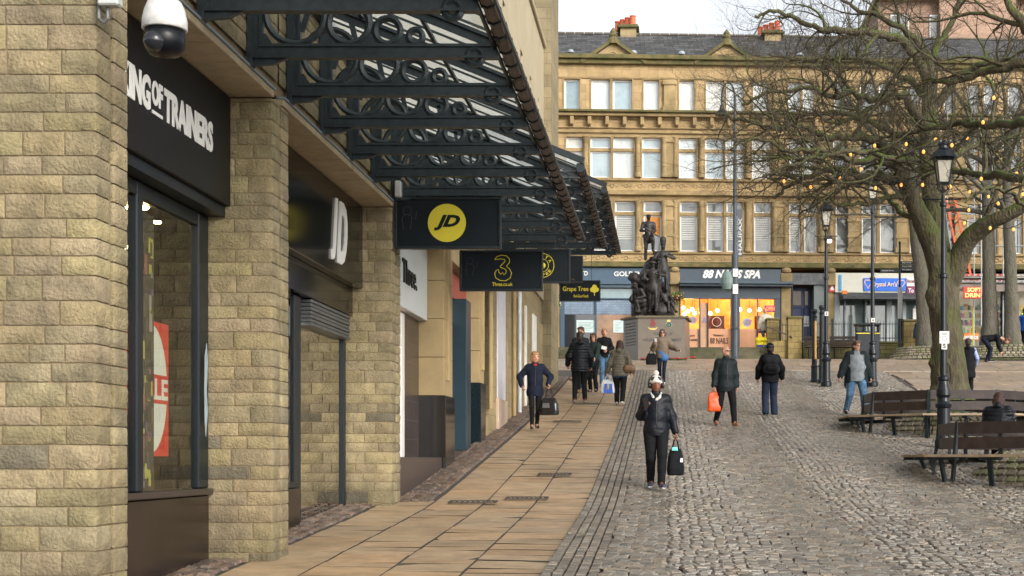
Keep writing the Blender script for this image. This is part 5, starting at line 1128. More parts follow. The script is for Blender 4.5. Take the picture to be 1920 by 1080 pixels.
# ------------------------------------------------------------ ring benches round the near trees
def ring_bench(cx_, cy_, Rs, label, rot, z0):
    n = 8; t = thing('ring_bench', label, 'bench', (cx_, cy_, z0), 'ring benches around the trees')
    def pt(k, r, z): a = 2*math.pi*k/n+rot; return Vector((cx_+r*math.cos(a), cy_+r*math.sin(a), z0+z))
    Rb = Rs-.62; pale = mat('worn_bench_top', rgb(158, 138, 112), .6, var=.3, vs=5, stretch=(1, 1, 1))
    wood2 = mat('bench_plank', (.034, .022, .019), .5, var=.45, vs=5, bump=.25, bs=40)
    for k in range(n):
        for j, (ra, rb) in enumerate(((Rs-.02, Rs-.19), (Rs-.215, Rs-.385), (Rs-.41, Rs-.58))):
            a0, a1, b1, b0 = pt(k, ra, .43), pt(k+1, ra, .43), pt(k+1, rb, .43), pt(k, rb, .43)
            up = Vector((0, 0, .04)); e = (a1-a0).normalized()*.006
            part(MB().add([a0+e, a1-e, b1-e, b0+e, a0+e+up, a1-e+up, b1-e+up, b0+e+up], [(0, 3, 2, 1), (4, 5, 6, 7), (0, 1, 5, 4), (1, 2, 6, 5), (2, 3, 7, 6), (3, 0, 4, 7)]), 'seat_plank', pale if j < 3 else wood2, t)
        for z1, z2 in ((.56, .74), (.79, .97)):
            a0, a1 = pt(k, Rb, z1), pt(k+1, Rb, z1); d = (a1-a0).normalized(); nr = Vector((d.y, -d.x, 0))*.038; up = Vector((0, 0, z2-z1))
            part(MB().add([a0, a1, a1-nr, a0-nr, a0+up, a1+up, a1-nr+up, a0-nr+up], [(0, 3, 2, 1), (4, 5, 6, 7), (0, 1, 5, 4), (1, 2, 6, 5), (2, 3, 7, 6), (3, 0, 4, 7)]), 'back_plank', wood2, t)
        # frame: leg pair, seat bearer, back post at each corner and mid side
        for kk in (k, k+.5):
            f_ = 1 if kk == k else math.cos(math.pi/n)
            m_ = MB(); m_.beam(pt(kk, (Rs-.42)*f_, G(*pt(kk, (Rs-.42)*f_, 0)[:2])-z0-.02), pt(kk, (Rs-.34)*f_, .40), .07, .05); part(m_, 'leg', iron, t)
            if kk == k: m_ = MB(); m_.beam(pt(kk, (Rs-.56)*f_, G(*pt(kk, Rs-.56, 0)[:2])-z0-.02), pt(kk, (Rb+.02)*f_-.05, .98), .07, .045); part(m_, 'back_post', iron, t)
            m_ = MB(); m_.beam(pt(kk, (Rs-.06)*f_, .405), pt(kk, (Rb-.03)*f_, .405), .06, .048); part(m_, 'seat_bearer', iron, t)
            if kk != k: m_ = MB(); m_.beam(pt(kk, Rb*f_-.05, .4), pt(kk, Rb*f_-.055, .98), .06, .04); part(m_, 'back_post', iron, t)
    return t
def mound(cx_, cy_, z0, R0, R1, h_, label, soil=True):
    """cone of setts with earth on top"""
    s = Stones(); rows_ = 5; t = thing('sett_mound', label, 'planter', (cx_, cy_, z0), 'sett mounds holding the trees')
    V = []; Fs = []; T = []; nV = 0
    for i in range(rows_+2):
        if i < 2: r0_, r1_, za, zb_ = R0+.36-i*.18, R0+.36-(i+1)*.18, .02, .02+.03*i
        else:
            q = (i-2)/rows_; r0_ = R0+(R1-R0)*q; r1_ = R0+(R1-R0)*(i-1)/rows_; za = .05+h_*q; zb_ = .05+h_*(i-1)/rows_
        n_ = int(2*math.pi*r0_/.2); ph = rnd.random()
        for k in range(n_):
            a0, a1 = (k+ph+.06)*2*math.pi/n_, (k+ph+.94)*2*math.pi/n_; tt = rnd.uniform(.6, 1.15); gr = rnd.random() < .3
            P = []
            for (rr, zz0) in ((r0_-.01, za+.01), (r1_+.01, zb_-.01)):
                for a in (a0, a1): P.append((cx_+rr*math.cos(a), cy_+rr*math.sin(a), z0+zz0))
            P = [Vector(p) for p in P]; cen = sum(P, Vector())/4
            nrm = (P[1]-P[0]).cross(P[2]-P[0]).normalized(); nrm = nrm if nrm.dot(Vector((cen.x-cx_, cen.y-cy_, .5))) > 0 else -nrm
            top = [cen+(p-cen)*.82+nrm*rnd.uniform(.02, .035) for p in P]
            V += [p-nrm*.02 for p in P]+top; b = nV; nV += 8
            Fs += [(b+4, b+5, b+7, b+6), (b, b+1, b+5, b+4), (b+1, b+3, b+7, b+5), (b+3, b+2, b+6, b+7), (b+2, b, b+4, b+6)]
            T += [(tt*.8, tt*.9, tt*.6) if gr else (tt, tt*.98, tt*.93)]*8
    m_ = MB(); m_.v, m_.f, m_.t = [tuple(v) for v in V], Fs, T; part(m_, 'sett_cone', mat('mound_sett', rgb(142, 134, 118), .7, var=.3, vs=8, bump=.5, bs=50, tint=True), t, tint=True)
    m_ = MB(); m_.lathe([(R0+.35, -.1), (R0+.3, .0), (R0-.04, .02), (R1-.02, .03+h_), (R1*.5, .1+h_), (.1, .14+h_)], (cx_, cy_, z0), 40); part(m_, 'earth', mat('dark_moss_earth', (.05, .045, .028), .95, var=.5, vs=6, bump=.6, bs=30, col2=(.07, .09, .03)), t)
    return t
T1 = (6.15, 31.2); z1_ = G(T1[0], T1[1]-1.6)
ring_bench(T1[0], T1[1], 2.5, 'ring bench around the big tree, the farther of the two', math.pi/8, z1_)
mound(T1[0], T1[1], z1_-.02, 1.5, .95, .5, 'cone of setts round the foot of the big tree')
T2 = (6.35, 22.9); z2_ = G(T2[0], T2[1]-1.2)-.0
ring_bench(T2[0], T2[1], 2.62, 'nearest ring bench, cut by the right edge of the picture', math.pi/8, z2_)
mound(T2[0], T2[1], z2_-.02, 1.55, .95, .5, 'cone of setts inside the nearest ring bench')
mound(PX(1735, 57.5), 57.5, G(10, 57.5)-.1, 1.5, 1.1, .5, 'low sett planter round the grey trunk by the railings')
mound(PX(1880, 56.5), 56.5, G(13, 56.5)-.1, 2.3, 1.8, .5, 'wide sett planter round the two trunks on the right')

# ------------------------------------------------------------ monument plinth (the bronze figures are built with the people)
MX, MY = PX(1241, 54.3), 54.3; MZ = G(MX, MY)-.02
RM = Matrix.Rotation(rad(14), 3, 'Z')
mon = thing('war_memorial', 'stone plinth carved with a regimental inscription, carrying a bronze group of soldiers', 'monument', (MX, MY+.9, MZ))
pst = mat('polished_grey_stone', rgb(112, 104, 94), .35, var=.12, vs=2.5, bump=.05, bs=30)
hwB, dB = .885, 1.75
def pl(mb, f_, z0, z1): # slightly tapered plinth, front face toward camera, left face splayed
    P = [(-hwB*f_-.02, MY), (hwB*f_, MY), (hwB*f_+.2, MY+dB), (-hwB*f_-.62, MY+dB*.62)]
    return P
def prism4(P, z0, z1, grow=0., off=MX):
    c = (sum(p[0] for p in P)/4, sum(p[1] for p in P)/4); Q = []
    for p in P:
        d = Vector((p[0]-c[0], p[1]-c[1])); d = d*(1+grow/d.length); Q.append((off+c[0]+d.x, c[1]+d.y))
    mb = MB(); mb.add([(q[0], q[1], z0) for q in Q]+[(q[0], q[1], z1) for q in Q], [(3, 2, 1, 0), (4, 5, 6, 7)]+[(i, (i+1) % 4, 4+(i+1) % 4, 4+i) for i in range(4)]); return mb
PB = pl(None, 1, 0, 1); zt_ = PZ(592, MY)
body_ = part(prism4(PB, MZ-.3, zt_-.08), 'plinth_block', pst, mon)
part(prism4(PB, zt_-.079, zt_, .12), 'plinth_cap', mat('green_stained_cap', rgb(104, 96, 74), .7, var=.3, vs=4), mon)
part(prism4(PB, MZ-.3, MZ+.62, .012), 'lower_course', pst, mon)
ink = mat('dark_carved_letter', (.06, .055, .05), .6)
mb = MB(); text(mb, 'THE DUKE OF', (MX-.32, MY-.002, PZ(629, MY)), X3, Z3, .72, .115, depth=.004, bold=.01); text(mb, "WELLINGTON'S REGIMENT", (MX-.74, MY-.002, PZ(640, MY)), X3, Z3, 1.48, .115, depth=.004, bold=.01); part(mb, 'inscription', ink, body_)
# crest with red figure, and blue and green garter badge
cx_, cz_ = PX(1224, MY), PZ(608, MY)
m_ = MB(); m_.ext([(-.08, -.1), (-.12, .02), (-.05, .05), (-.07, .16), (.0, .2), (.03, .14), (.07, .18), (.06, .06), (.12, .04), (.09, -.1)], (cx_, MY-.008, cz_+.02), X3, Z3, (0, .006, 0)); part(m_, 'red_crest', mat('crest_red', rgb(130, 60, 58), .5), body_)
m_ = MB(); m_.ext([(-.19, -.02), (-.1, -.07), (.1, -.07), (.19, -.02), (.17, -.07), (.09, -.13), (-.09, -.13), (-.17, -.07)], (cx_, MY-.01, cz_-.08), X3, Z3, (0, .006, 0)); part(m_, 'gold_scroll', mat('crest_gold', rgb(215, 195, 110), .5), body_)
cx_ = PX(1254, MY); m_ = MB(); m_.ring((cx_, MY-.008, cz_-.02), .085, .018, 'Y', 22, 5); part(m_, 'blue_garter', mat('crest_blue', rgb(40, 80, 130), .5), body_)
m_ = MB(); disc(m_, cx_, MY-.002, cz_-.02, .06, .006); part(m_, 'green_centre', mat('crest_green', rgb(70, 120, 70), .5), body_)
m_ = MB(); m_.ext([(-.06, 0), (.06, 0), (.08, .08), (.04, .05), (0, .1), (-.04, .05), (-.08, .08)], (cx_, MY-.008, cz_+.1), X3, Z3, (0, .006, 0)); m_.ring((cx_, MY-.009, cz_-.02), .115, .007, 'Y', 22, 4); part(m_, 'gold_crown', MATS['crest_gold'], body_)
# lines of carved text on the left face
a_ = Vector((PB[3][0]+MX, PB[3][1], 0)); b_ = Vector((PB[0][0]+MX, PB[0][1], 0)); d_ = (b_-a_); L_ = d_.length; d_.normalize(); nn = Vector((d_.y, -d_.x, 0))
mb = MB()
for k, s_ in enumerate(['IN MEMORY OF ALL', 'WHO SERVED WITH', 'THE REGIMENT', 'FROM 1702 TO 2006', 'AND GAVE THEIR', 'LIVES IN PEACE', 'AND IN WAR', 'THEY ARE NOT', 'FORGOTTEN']):
    text(mb, s_, a_+d_*L_*.14+nn*.002+Vector((0, 0, zt_-.28-k*.12)), d_, Z3, L_*.72, .065, depth=.003)
part(mb, 'side_inscription', ink, body_)
# poppy wreaths at the foot
for i, (px, py) in enumerate([(1212, 672), (1262, 671), (1278, 671), (1296, 670), (1290, 667)]):
    x, y, z = hit(px, py); y = min(y, MY-.12) if px < 1285 else y; x = PX(px, y); z = G(x, y)
    r_ = random.Random(i); m_ = MB()
    for k in range(60):
        a = k*math.pi/7.5+r_.uniform(-.1, .1); q = r_.uniform(.12, .21); p = Vector((x+q*math.cos(a), y+q*math.sin(a)*.9, z+.03+r_.uniform(0, .06)))
        m_.lathe([(.005, -.01), (.03, .0), (.026, .012), (.004, .006)], p, 6)
    t = thing('poppy_wreath', ['red poppy wreath left of the woman in sunglasses, at the plinth', 'red poppy wreath against the plinth under the green badge', 'red poppy wreath at the right corner of the plinth', 'red poppy wreath on the ground right of the plinth', 'red poppy wreath lying behind the others right of the plinth'][i], 'wreath', (x, y, z), 'poppy wreaths at the memorial')
    part(m_, 'poppies', mat('poppy_red', rgb(190, 24, 30), .6), t); mb = MB(); mb.ring((x, y, z+.025), .165, .035, 'Z', 20, 6); part(mb, 'ring', mat('wreath_green', (.03, .06, .02), .8), t)
# ------------------------------------------------------------ trees: bare, gnarled, mossy
def barkmat(name, c1, c2, moss, amt):
    m = mat(name, c1, .9, var=.3, vs=5, bump=1., bs=22, col2=c2, stretch=(1, 1, .35)); n = m.node_tree.nodes; [setattr(q.inputs['Distance'], 'default_value', .07) for q in n if q.bl_idname == 'ShaderNodeBump']; l = m.node_tree.links; b = n['Principled BSDF']
    src = b.inputs['Base Color'].links[0].from_socket
    ge = n.new('ShaderNodeNewGeometry'); sx = n.new('ShaderNodeSeparateXYZ'); l.new(ge.outputs['Normal'], sx.inputs[0])
    no = n.new('ShaderNodeTexNoise'); no.inputs['Scale'].default_value = 1.3; no.inputs['Detail'].default_value = 5; tc = n.new('ShaderNodeTexCoord'); l.new(tc.outputs['Object'], no.inputs['Vector'])
    a = n.new('ShaderNodeMath'); a.operation = 'MULTIPLY_ADD'; l.new(sx.outputs['Z'], a.inputs[0]); a.inputs[1].default_value = .35; l.new(no.outputs['Fac'], a.inputs[2])
    r = n.new('ShaderNodeMapRange'); r.inputs[1].default_value = .52; r.inputs[2].default_value = .8; r.inputs[4].default_value = amt; l.new(a.outputs[0], r.inputs[0])
    mx = n.new('ShaderNodeMix'); mx.data_type = 'RGBA'; l.new(r.outputs[0], mx.inputs[0]); l.new(src, mx.inputs[6]); mx.inputs[7].default_value = (*moss, 1); l.new(mx.outputs[2], b.inputs['Base Color'])
    return m
bark = barkmat('mossy_bark', (.05, .042, .024), (.115, .098, .058), (.075, .11, .012), .95)
barkg = barkmat('grey_bark', (.085, .078, .06), (.14, .128, .098), (.07, .09, .03), .6)
twigm = barkmat('twig_bark', (.035, .026, .017), (.08, .064, .04), (.06, .075, .02), .5)
class Tree:
    def __init__(s, seed): s.r = random.Random(seed); s.L = [MB(), MB(), MB()]; s.tips = []; s.nt = 0
    def rv(s): 
        v = Vector((s.r.gauss(0, 1), s.r.gauss(0, 1), s.r.gauss(0, 1))); return v.normalized()
    def path(s, p, d, L, seg, gn, bias):
        pts = [p.copy()]; n = max(2, int(L/seg)); dd = d.copy(); drift = s.rv()
        for i in range(n):
            if s.r.random() < .4: drift = s.rv()
            dd = (dd+drift*gn+Vector((0, 0, bias))).normalized(); p = p+dd*(L/n); pts.append(p.copy())
        return pts
    def limb(s, pts, r0, r1, lvl, dens, maxl):
        """tube through pts; then side branches"""
        n = len(pts); rr = [r0+(r1-r0)*(i/(n-1))**.8 for i in range(n)]
        k = 0 if r0 > .09 else (1 if r0 > .018 else 2)
        s.L[k].tube(pts, rr, (10 if r0 > .2 else 8) if k == 0 else (5 if k == 1 else 3), cap=False)
        if lvl >= maxl: return
        D = sum((pts[i+1]-pts[i]).length for i in range(n-1)); m = max(1, int(D*dens[min(lvl, len(dens)-1)]+s.r.random()))
        for q in range(m):
            f_ = (.12 if lvl else .3)+(.88 if lvl else .7)*(q+s.r.random()*.8)/m; f_ = min(f_, .99)
            i = min(int(f_*(n-1)), n-2); u = f_*(n-1)-i; p = pts[i].lerp(pts[i+1], u); d = (pts[i+1]-pts[i]).normalized(); rloc = rr[i]+(rr[i+1]-rr[i])*u
            side = s.rv(); side = (side-d*side.dot(d)).normalized(); side.z = side.z*.75+.12
            nd = (d*s.r.uniform(.35, .95)+side*s.r.uniform(.6, 1)).normalized()
            ll = [1.9, 1.15, .62, .36, .2][min(lvl, 4)]*s.r.uniform(.55, 1.25)*(1.15-.45*f_); rc = min(rloc*.62, [.06, .026, .011, .006, .004][min(lvl, 4)]*s.r.uniform(.8, 1.3))
            s.limb(s.path(p, nd, ll, [.22, .15, .1, .08, .06][min(lvl, 4)], [.34, .36, .34, .3, .3][min(lvl, 4)], [.04, .03, .02, 0, 0][min(lvl, 4)]), rc, rc*.35 if lvl < 3 else rc*.5, lvl+1, dens, maxl)
        if lvl: # continuing fork at the tip
            d = (pts[-1]-pts[-2]).normalized()
            for q in range(2):
                nd = (d+s.rv()*.6).normalized(); ll = [1.2, .8, .5, .3, .2][min(lvl, 4)]*s.r.uniform(.6, 1.1)
                s.limb(s.path(pts[-1], nd, ll, .12, .3, .02), r1, r1*.4, lvl+1, dens, maxl)
    def smooth(s, pts, k=4, gn=.06):
        P = [Vector(p) for p in pts]; out = []
        for i in range(len(P)-1):
            p0, p1, p2, p3 = P[max(i-1, 0)], P[i], P[i+1], P[min(i+2, len(P)-1)]
            for j in range(k):
                t_ = j/k; q = .5*((2*p1)+(p2-p0)*t_+(2*p0-5*p1+4*p2-p3)*t_*t_+(3*p1-p0-3*p2+p3)*t_**3); out.append(q+(s.rv()*gn if (i or j) else Vector()))
        out.append(P[-1]); return out
    def trunk(s, pts, rads, name_parent, m__, lump=.06, n=44, k=16):
        P = s.smooth(pts, k, .0); R = np.interp(np.linspace(0, len(rads)-1, len(P)), range(len(rads)), rads)
        mb = MB(); mb.tube(P, list(map(float, R)), n, cap=False); A = np.array(mb.v); C_ = np.repeat(np.array([tuple(p) for p in P]), n, 0); Dv = A-C_
        nz = fnoise(A*[1, 1, .5], 2.4, 3, 3); rg = 1-abs(fnoise(A*[1, 1, .22], 9, 8, 3))*2; bu = np.clip(fnoise(A, 3.3, 12, 2)-.25, 0, 1)
        A = C_+Dv*(1+nz*lump*3+rg*lump*1.5+bu*.45)[:, None]; mb.v = [tuple(p) for p in A]; return mb
t = thing('tree', 'big gnarled bare tree in the farther ring bench, mossy and hung with amber bulbs', 'tree', (T1[0], T1[1], z1_), 'bare trees on the square')
tr = Tree(21)
def PP(lst): return [at(px, py, Y) for px, py, Y in lst]
base = PP([(1782, 752, 31.2), (1781, 720, 31.2), (1779, 680, 31.2), (1778, 640, 31.2), (1773, 590, 31.2), (1769, 545, 31.2), (1768, 505, 31.2), (1764, 478, 31.2)])
tb = tr.trunk(base, [.52, .38, .36, .33, .32, .32, .31, .28], t, bark, .05)
st1 = tr.trunk(PP([(1766, 520, 31.2), (1748, 455, 31.1), (1728, 410, 31), (1706, 365, 30.9), (1694, 335, 30.8), (1688, 318, 30.8)]), [.26, .24, .2, .18, .16, .13], t, bark, .05, 24, 8)
st2 = tr.trunk(PP([(1772, 540, 31.2), (1792, 500, 31.1), (1812, 455, 30.9), (1845, 425, 30.6), (1890, 402, 30.2), (1940, 375, 30)]), [.27, .24, .2, .18, .15, .12], t, bark, .05, 24, 8)
st3 = tr.trunk(PP([(1766, 500, 31.3), (1757, 430, 31.6), (1745, 350, 31.8), (1741, 280, 31.9), (1743, 200, 32), (1741, 140, 32), (1738, 105, 32)]), [.24, .22, .21, .2, .17, .14, .11], t, bark, .04, 24, 8)
for m_ in (st1, st2, st3): tb.add(m_.v, m_.f)
part(tb, 'trunk', bark, t, smooth=True)
LIMBS = [([(1694, 335, 30.8), (1660, 333, 30.5), (1620, 330, 30.2), (1575, 318, 30), (1530, 327, 30), (1490, 340, 30.2), (1450, 372, 30.4)], .13),
 ([(1690, 322, 30.8), (1668, 285, 30.6), (1640, 262, 30.4), (1590, 256, 30.2), (1540, 254, 30), (1500, 236, 30), (1450, 240, 30), (1400, 228, 30), (1345, 214, 30.2)], .12),
 ([(1742, 245, 31.9), (1715, 212, 31.5), (1695, 180, 31.2), (1650, 190, 31), (1600, 176, 30.8), (1550, 182, 30.6), (1520, 168, 30.6), (1450, 174, 30.6), (1390, 196, 30.8)], .12),
 ([(1742, 160, 32), (1722, 112, 31.8), (1690, 78, 31.5), (1640, 62, 31.2), (1595, 58, 31), (1545, 56, 31), (1500, 40, 31), (1450, 22, 31), (1415, 30, 31)], .13),
 ([(1738, 110, 32), (1705, 62, 31.8), (1655, 36, 31.6), (1600, 14, 31.5), (1560, -20, 31.4)], .1),
 ([(1740, 120, 32), (1770, 70, 32.2), (1792, 20, 32.4), (1800, -40, 32.5)], .12),
 ([(1742, 215, 32), (1782, 160, 31.8), (1830, 125, 31.5), (1880, 112, 31.2), (1940, 90, 31)], .13),
 ([(1706, 365, 30.9), (1660, 372, 30.6), (1612, 384, 30.4), (1560, 378, 30.2), (1515, 362, 30)], .08),
 ([(1728, 410, 31), (1690, 398, 31.6), (1650, 350, 32.3), (1600, 345, 33), (1550, 370, 33.5), (1500, 400, 34)], .08),
 ([(1745, 350, 31.8), (1785, 300, 32.2), (1830, 270, 32.5), (1880, 262, 33), (1930, 240, 33.5)], .1),
 ([(1741, 280, 31.9), (1700, 262, 32.8), (1640, 232, 33.5), (1580, 212, 34), (1520, 214, 34.5), (1460, 236, 35), (1400, 260, 35.4)], .1),
 ([(1743, 190, 32), (1700, 150, 33), (1640, 120, 34), (1570, 110, 35), (1500, 112, 35.5), (1440, 100, 36)], .09),
 ([(1745, 330, 31.8), (1720, 300, 30.5), (1670, 296, 29), (1610, 285, 28), (1550, 292, 27.4), (1490, 310, 27), (1430, 330, 27)], .09),
 ([(1845, 425, 30.6), (1870, 360, 30.4), (1890, 300, 30.2), (1920, 250, 30)], .08),
 ([(1690, 322, 30.8), (1655, 300, 29.8), (1600, 300, 29), (1540, 280, 28.6), (1480, 282, 28.4), (1420, 262, 28.2), (1370, 280, 28)], .09),
 ([(1650, 190, 31), (1610, 220, 30.6), (1560, 228, 30.4), (1500, 205, 30.2), (1440, 212, 30)], .06),
 ([(1590, 256, 30.2), (1560, 286, 30), (1520, 300, 29.8), (1470, 292, 29.8), (1410, 306, 29.8), (1330, 318, 30)], .055)]
for pts, r0 in LIMBS: tr.limb(tr.smooth(PP(pts), 5, .05), r0, r0*.25, 0, [1.5, 3.0, 4.2, 4.0], 4)
TR1 = tr
part(tr.L[0], 'limbs', bark, t, smooth=True); part(tr.L[1], 'branches', bark, t, smooth=True); part(tr.L[2], 'twigs', twigm, t)
# second tree, trunk just outside the frame, its limbs reach in
t = thing('tree', 'second gnarled tree whose mossy limbs reach in from the right edge', 'tree', (T2[0], T2[1], z2_), 'bare trees on the square')
tr = Tree(5)
tb = tr.trunk([(T2[0], T2[1], z2_+.2), (T2[0]+.05, T2[1], z2_+1.5), (T2[0]-.02, T2[1]+.05, z2_+3), (T2[0]+.1, T2[1], z2_+4.4), (T2[0]+.0, T2[1], z2_+6.0), (T2[0], T2[1], z2_+8)], [.6, .45, .42, .38, .3, .2], t, bark, .05); part(tb, 'trunk', bark, t, smooth=True)
for pts, r0 in [([(1990, 372, 22.9), (1940, 340, 25), (1880, 330, 27.4), (1820, 325, 29.2), (1765, 316, 29.8), (1722, 318, 30), (1680, 300, 30.2), (1620, 316, 30.4)], .11),
 ([(1988, 270, 22.9), (1930, 232, 25), (1860, 236, 27.5), (1800, 232, 29), (1740, 243, 29.6), (1690, 252, 30), (1640, 262, 30.4)], .11),
 ([(1985, 170, 22.9), (1930, 120, 23.2), (1880, 126, 23.5), (1830, 140, 23.8), (1780, 152, 24), (1740, 150, 24.4)], .11),
 ([(1985, 110, 22.9), (1925, 52, 23), (1890, 0, 23.2), (1870, -50, 23.4)], .12),
 ([(1990, 420, 22.9), (1940, 400, 22.5), (1890, 360, 22), (1850, 352, 21.5), (1810, 380, 21)], .06)]:
    tr.limb(tr.smooth(PP(pts), 5, .04), r0, r0*.25, 0, [1.3, 2.6, 4.0, 3.5], 4)
part(tr.L[0], 'limbs', bark, t, smooth=True); part(tr.L[1], 'branches', bark, t, smooth=True); part(tr.L[2], 'twigs', twigm, t)
# trees at the back of the square
def back_tree(px, pyb, Y, r0, H, seed, label, lean=0., mm=barkg):
    x = PX(px, Y); z0 = PZ(pyb, Y)-.15; t = thing('tree', label, 'tree', (x, Y, z0), 'bare trees on the square'); tr = Tree(seed)
    hf = H*.42; tb = tr.trunk([(x, Y, z0), (x+lean*.05*hf, Y, z0+hf*.15), (x+lean*.4*hf, Y, z0+hf*.5), (x+lean*hf, Y, z0+hf), (x+lean*hf*1.15, Y, z0+hf*1.4)], [r0*1.45, r0*1.05, r0*.85, r0*.72, r0*.4], t, mm, .03, 30, 10); part(tb, 'trunk', mm, t, smooth=True)
    top = Vector((x+lean*hf, Y, z0+hf))
    for k in range(8):
        a = k*2.4+tr.r.random(); el = tr.r.uniform(.25, 1.1); d = Vector((math.cos(a)*math.cos(el), math.sin(a)*math.cos(el)*.8, math.sin(el)))
        st = top+Vector((0, 0, tr.r.uniform(-.35, .45)*hf*.6)); pts = tr.path(st, d, H*tr.r.uniform(.4, .58), .5, .22, .03); tr.limb(pts, r0*.34, r0*.07, 0, [1.1, 2.0, 2.8], 3)
    part(tr.L[0], 'limbs', mm, t, smooth=True); part(tr.L[1], 'branches', mm, t, smooth=True); part(tr.L[2], 'twigs', twigm, t)
back_tree(1737, 648, 57.5, .33, 15, 31, 'pale grey smooth trunk leaning left beside the squat stone pier', -.09)
back_tree(1857, 640, 56, .29, 15, 32, 'grey tree with a thick trunk left of the bending person', -.02)
back_tree(1898, 645, 55.5, .27, 14, 33, 'slimmer grey tree at the right of the wide sett planter', -.03)

# ---- amber festoon bulbs wound through the big tree
t = thing('festoon_lights', 'string of small amber bulbs draped through the bare branches', 'string lights', (6, 29, 5.5))
r_ = random.Random(44); ca = MB(); bl = []
strands = [[(1455, 372, 29.4), (1470, 335, 29.2), (1545, 345, 29), (1590, 318, 28.8), (1640, 300, 28.6)], [(1570, 322, 29.5), (1600, 275, 29.3), (1640, 268, 29), (1690, 265, 29), (1745, 255, 29), (1800, 250, 28.8), (1880, 255, 28.6)],
 [(1600, 350, 29), (1650, 345, 28.8), (1710, 335, 28.5), (1770, 345, 28.2), (1840, 330, 28), (1920, 315, 27.8)], [(1690, 290, 27), (1740, 275, 27), (1830, 248, 26.8), (1870, 160, 26.5), (1900, 130, 26.4)],
 [(1690, 400, 31.5), (1740, 372, 31), (1790, 380, 30.5), (1830, 390, 30.2), (1880, 372, 30), (1925, 355, 30)], [(1780, 430, 30), (1800, 410, 30), (1850, 420, 30), (1890, 428, 30), (1920, 415, 30)], [(1700, 330, 33), (1760, 365, 33), (1830, 350, 33), (1900, 380, 33), (1940, 400, 33)]]
for s_ in strands:
    P = [at(*p) for p in s_]; Q = []
    for i in range(len(P)-1):
        L = (P[i+1]-P[i]).length
        for j in range(6): u = j/6; q = P[i].lerp(P[i+1], u); q.z -= .12*L*4*u*(1-u)*.5; Q.append(q)
    Q.append(P[-1]); ca.tube(Q, .008, 4); D = 0
    for i in range(len(Q)-1):
        L = (Q[i+1]-Q[i]).length; D += L
        if D > .5: D = r_.uniform(-.12, .05); bl.append(Q[i])
part(ca, 'cable', iron, t)
am = mat('amber_bulb', (1, .42, .09), .4, emit=.75, var=0)
BM = MB().lathe([(.001, -.065), (.022, -.052), (.032, -.026), (.024, .0), (.014, .012)], (0, 0, 0), 9); bm_ = _mesh(BM.v, BM.f, 'bulb', am); CP = MB().lathe([(.014, .012), (.018, .015), (.018, .05), (.004, .055)], (0, 0, 0), 7); cm_ = _mesh(CP.v, CP.f, 'bulb_cap', iron)
for p in bl[:96]:
    o = bpy.data.objects.new('bulb', bm_); COL.objects.link(o); o.parent = t; o.location = p-Vector(OFF[t.name])-Vector((0, 0, .03)); c = bpy.data.objects.new('bulb_cap', cm_); COL.objects.link(c); c.parent = o
# ------------------------------------------------------------ figures: smooth-union volumes turned into one continuous skin
def surfnet(Fv, org, h):
    nx, ny, nz = Fv.shape; ins = Fv < 0
    C = [(a, b, c) for a in (0, 1) for b in (0, 1) for c in (0, 1)]
    cnt = np.zeros((nx-1, ny-1, nz-1), np.int8)
    for a, b, c in C: cnt += ins[a:nx-1+a, b:ny-1+b, c:nz-1+c]
    act = (cnt > 0) & (cnt < 8); idx = np.full(act.shape, -1, np.int64); I = np.argwhere(act); idx[act] = np.arange(len(I))
    acc = np.zeros((len(I), 3)); num = np.zeros(len(I)); i, j, k = I.T
    E = [(p, q) for p in C for q in C if sum(q)-sum(p) == 1 and all(q[m] >= p[m] for m in range(3))]
    for p, q in E:
        f0 = Fv[i+p[0], j+p[1], k+p[2]]; f1 = Fv[i+q[0], j+q[1], k+q[2]]; s = (f0 < 0) != (f1 < 0)
        t_ = f0[s]/(f0[s]-f1[s]); acc[s] += np.array(p)+t_[:, None]*(np.array(q)-np.array(p)); num[s] += 1
    V = (I+acc/num[:, None])*h+org; Q = []
    for ax in range(3):
        sl0 = [slice(1, -1)]*3; sl0[ax] = slice(0, -1); sl1 = list(sl0); sl1[ax] = slice(1, None)
        A = ins[tuple(sl0)]; B = ins[tuple(sl1)]
        e = np.argwhere(A != B); off = np.array([1, 1, 1]); off[ax] = 0; e = e+off
        if not len(e): continue
        fl = ins[e[:, 0], e[:, 1], e[:, 2]]; o1, o2 = [m for m in range(3) if m != ax]; d1 = np.zeros(3, int); d1[o1] = 1; d2 = np.zeros(3, int); d2[o2] = 1
        g_ = lambda x: idx[x[:, 0], x[:, 1], x[:, 2]]
        q = np.stack([g_(e-d1-d2), g_(e-d2), g_(e), g_(e-d1)], 1)
        flip = fl if ax != 1 else ~fl
        q = np.where(flip[:, None], q, q[:, ::-1]); Q.append(q)
    return V, np.concatenate(Q)
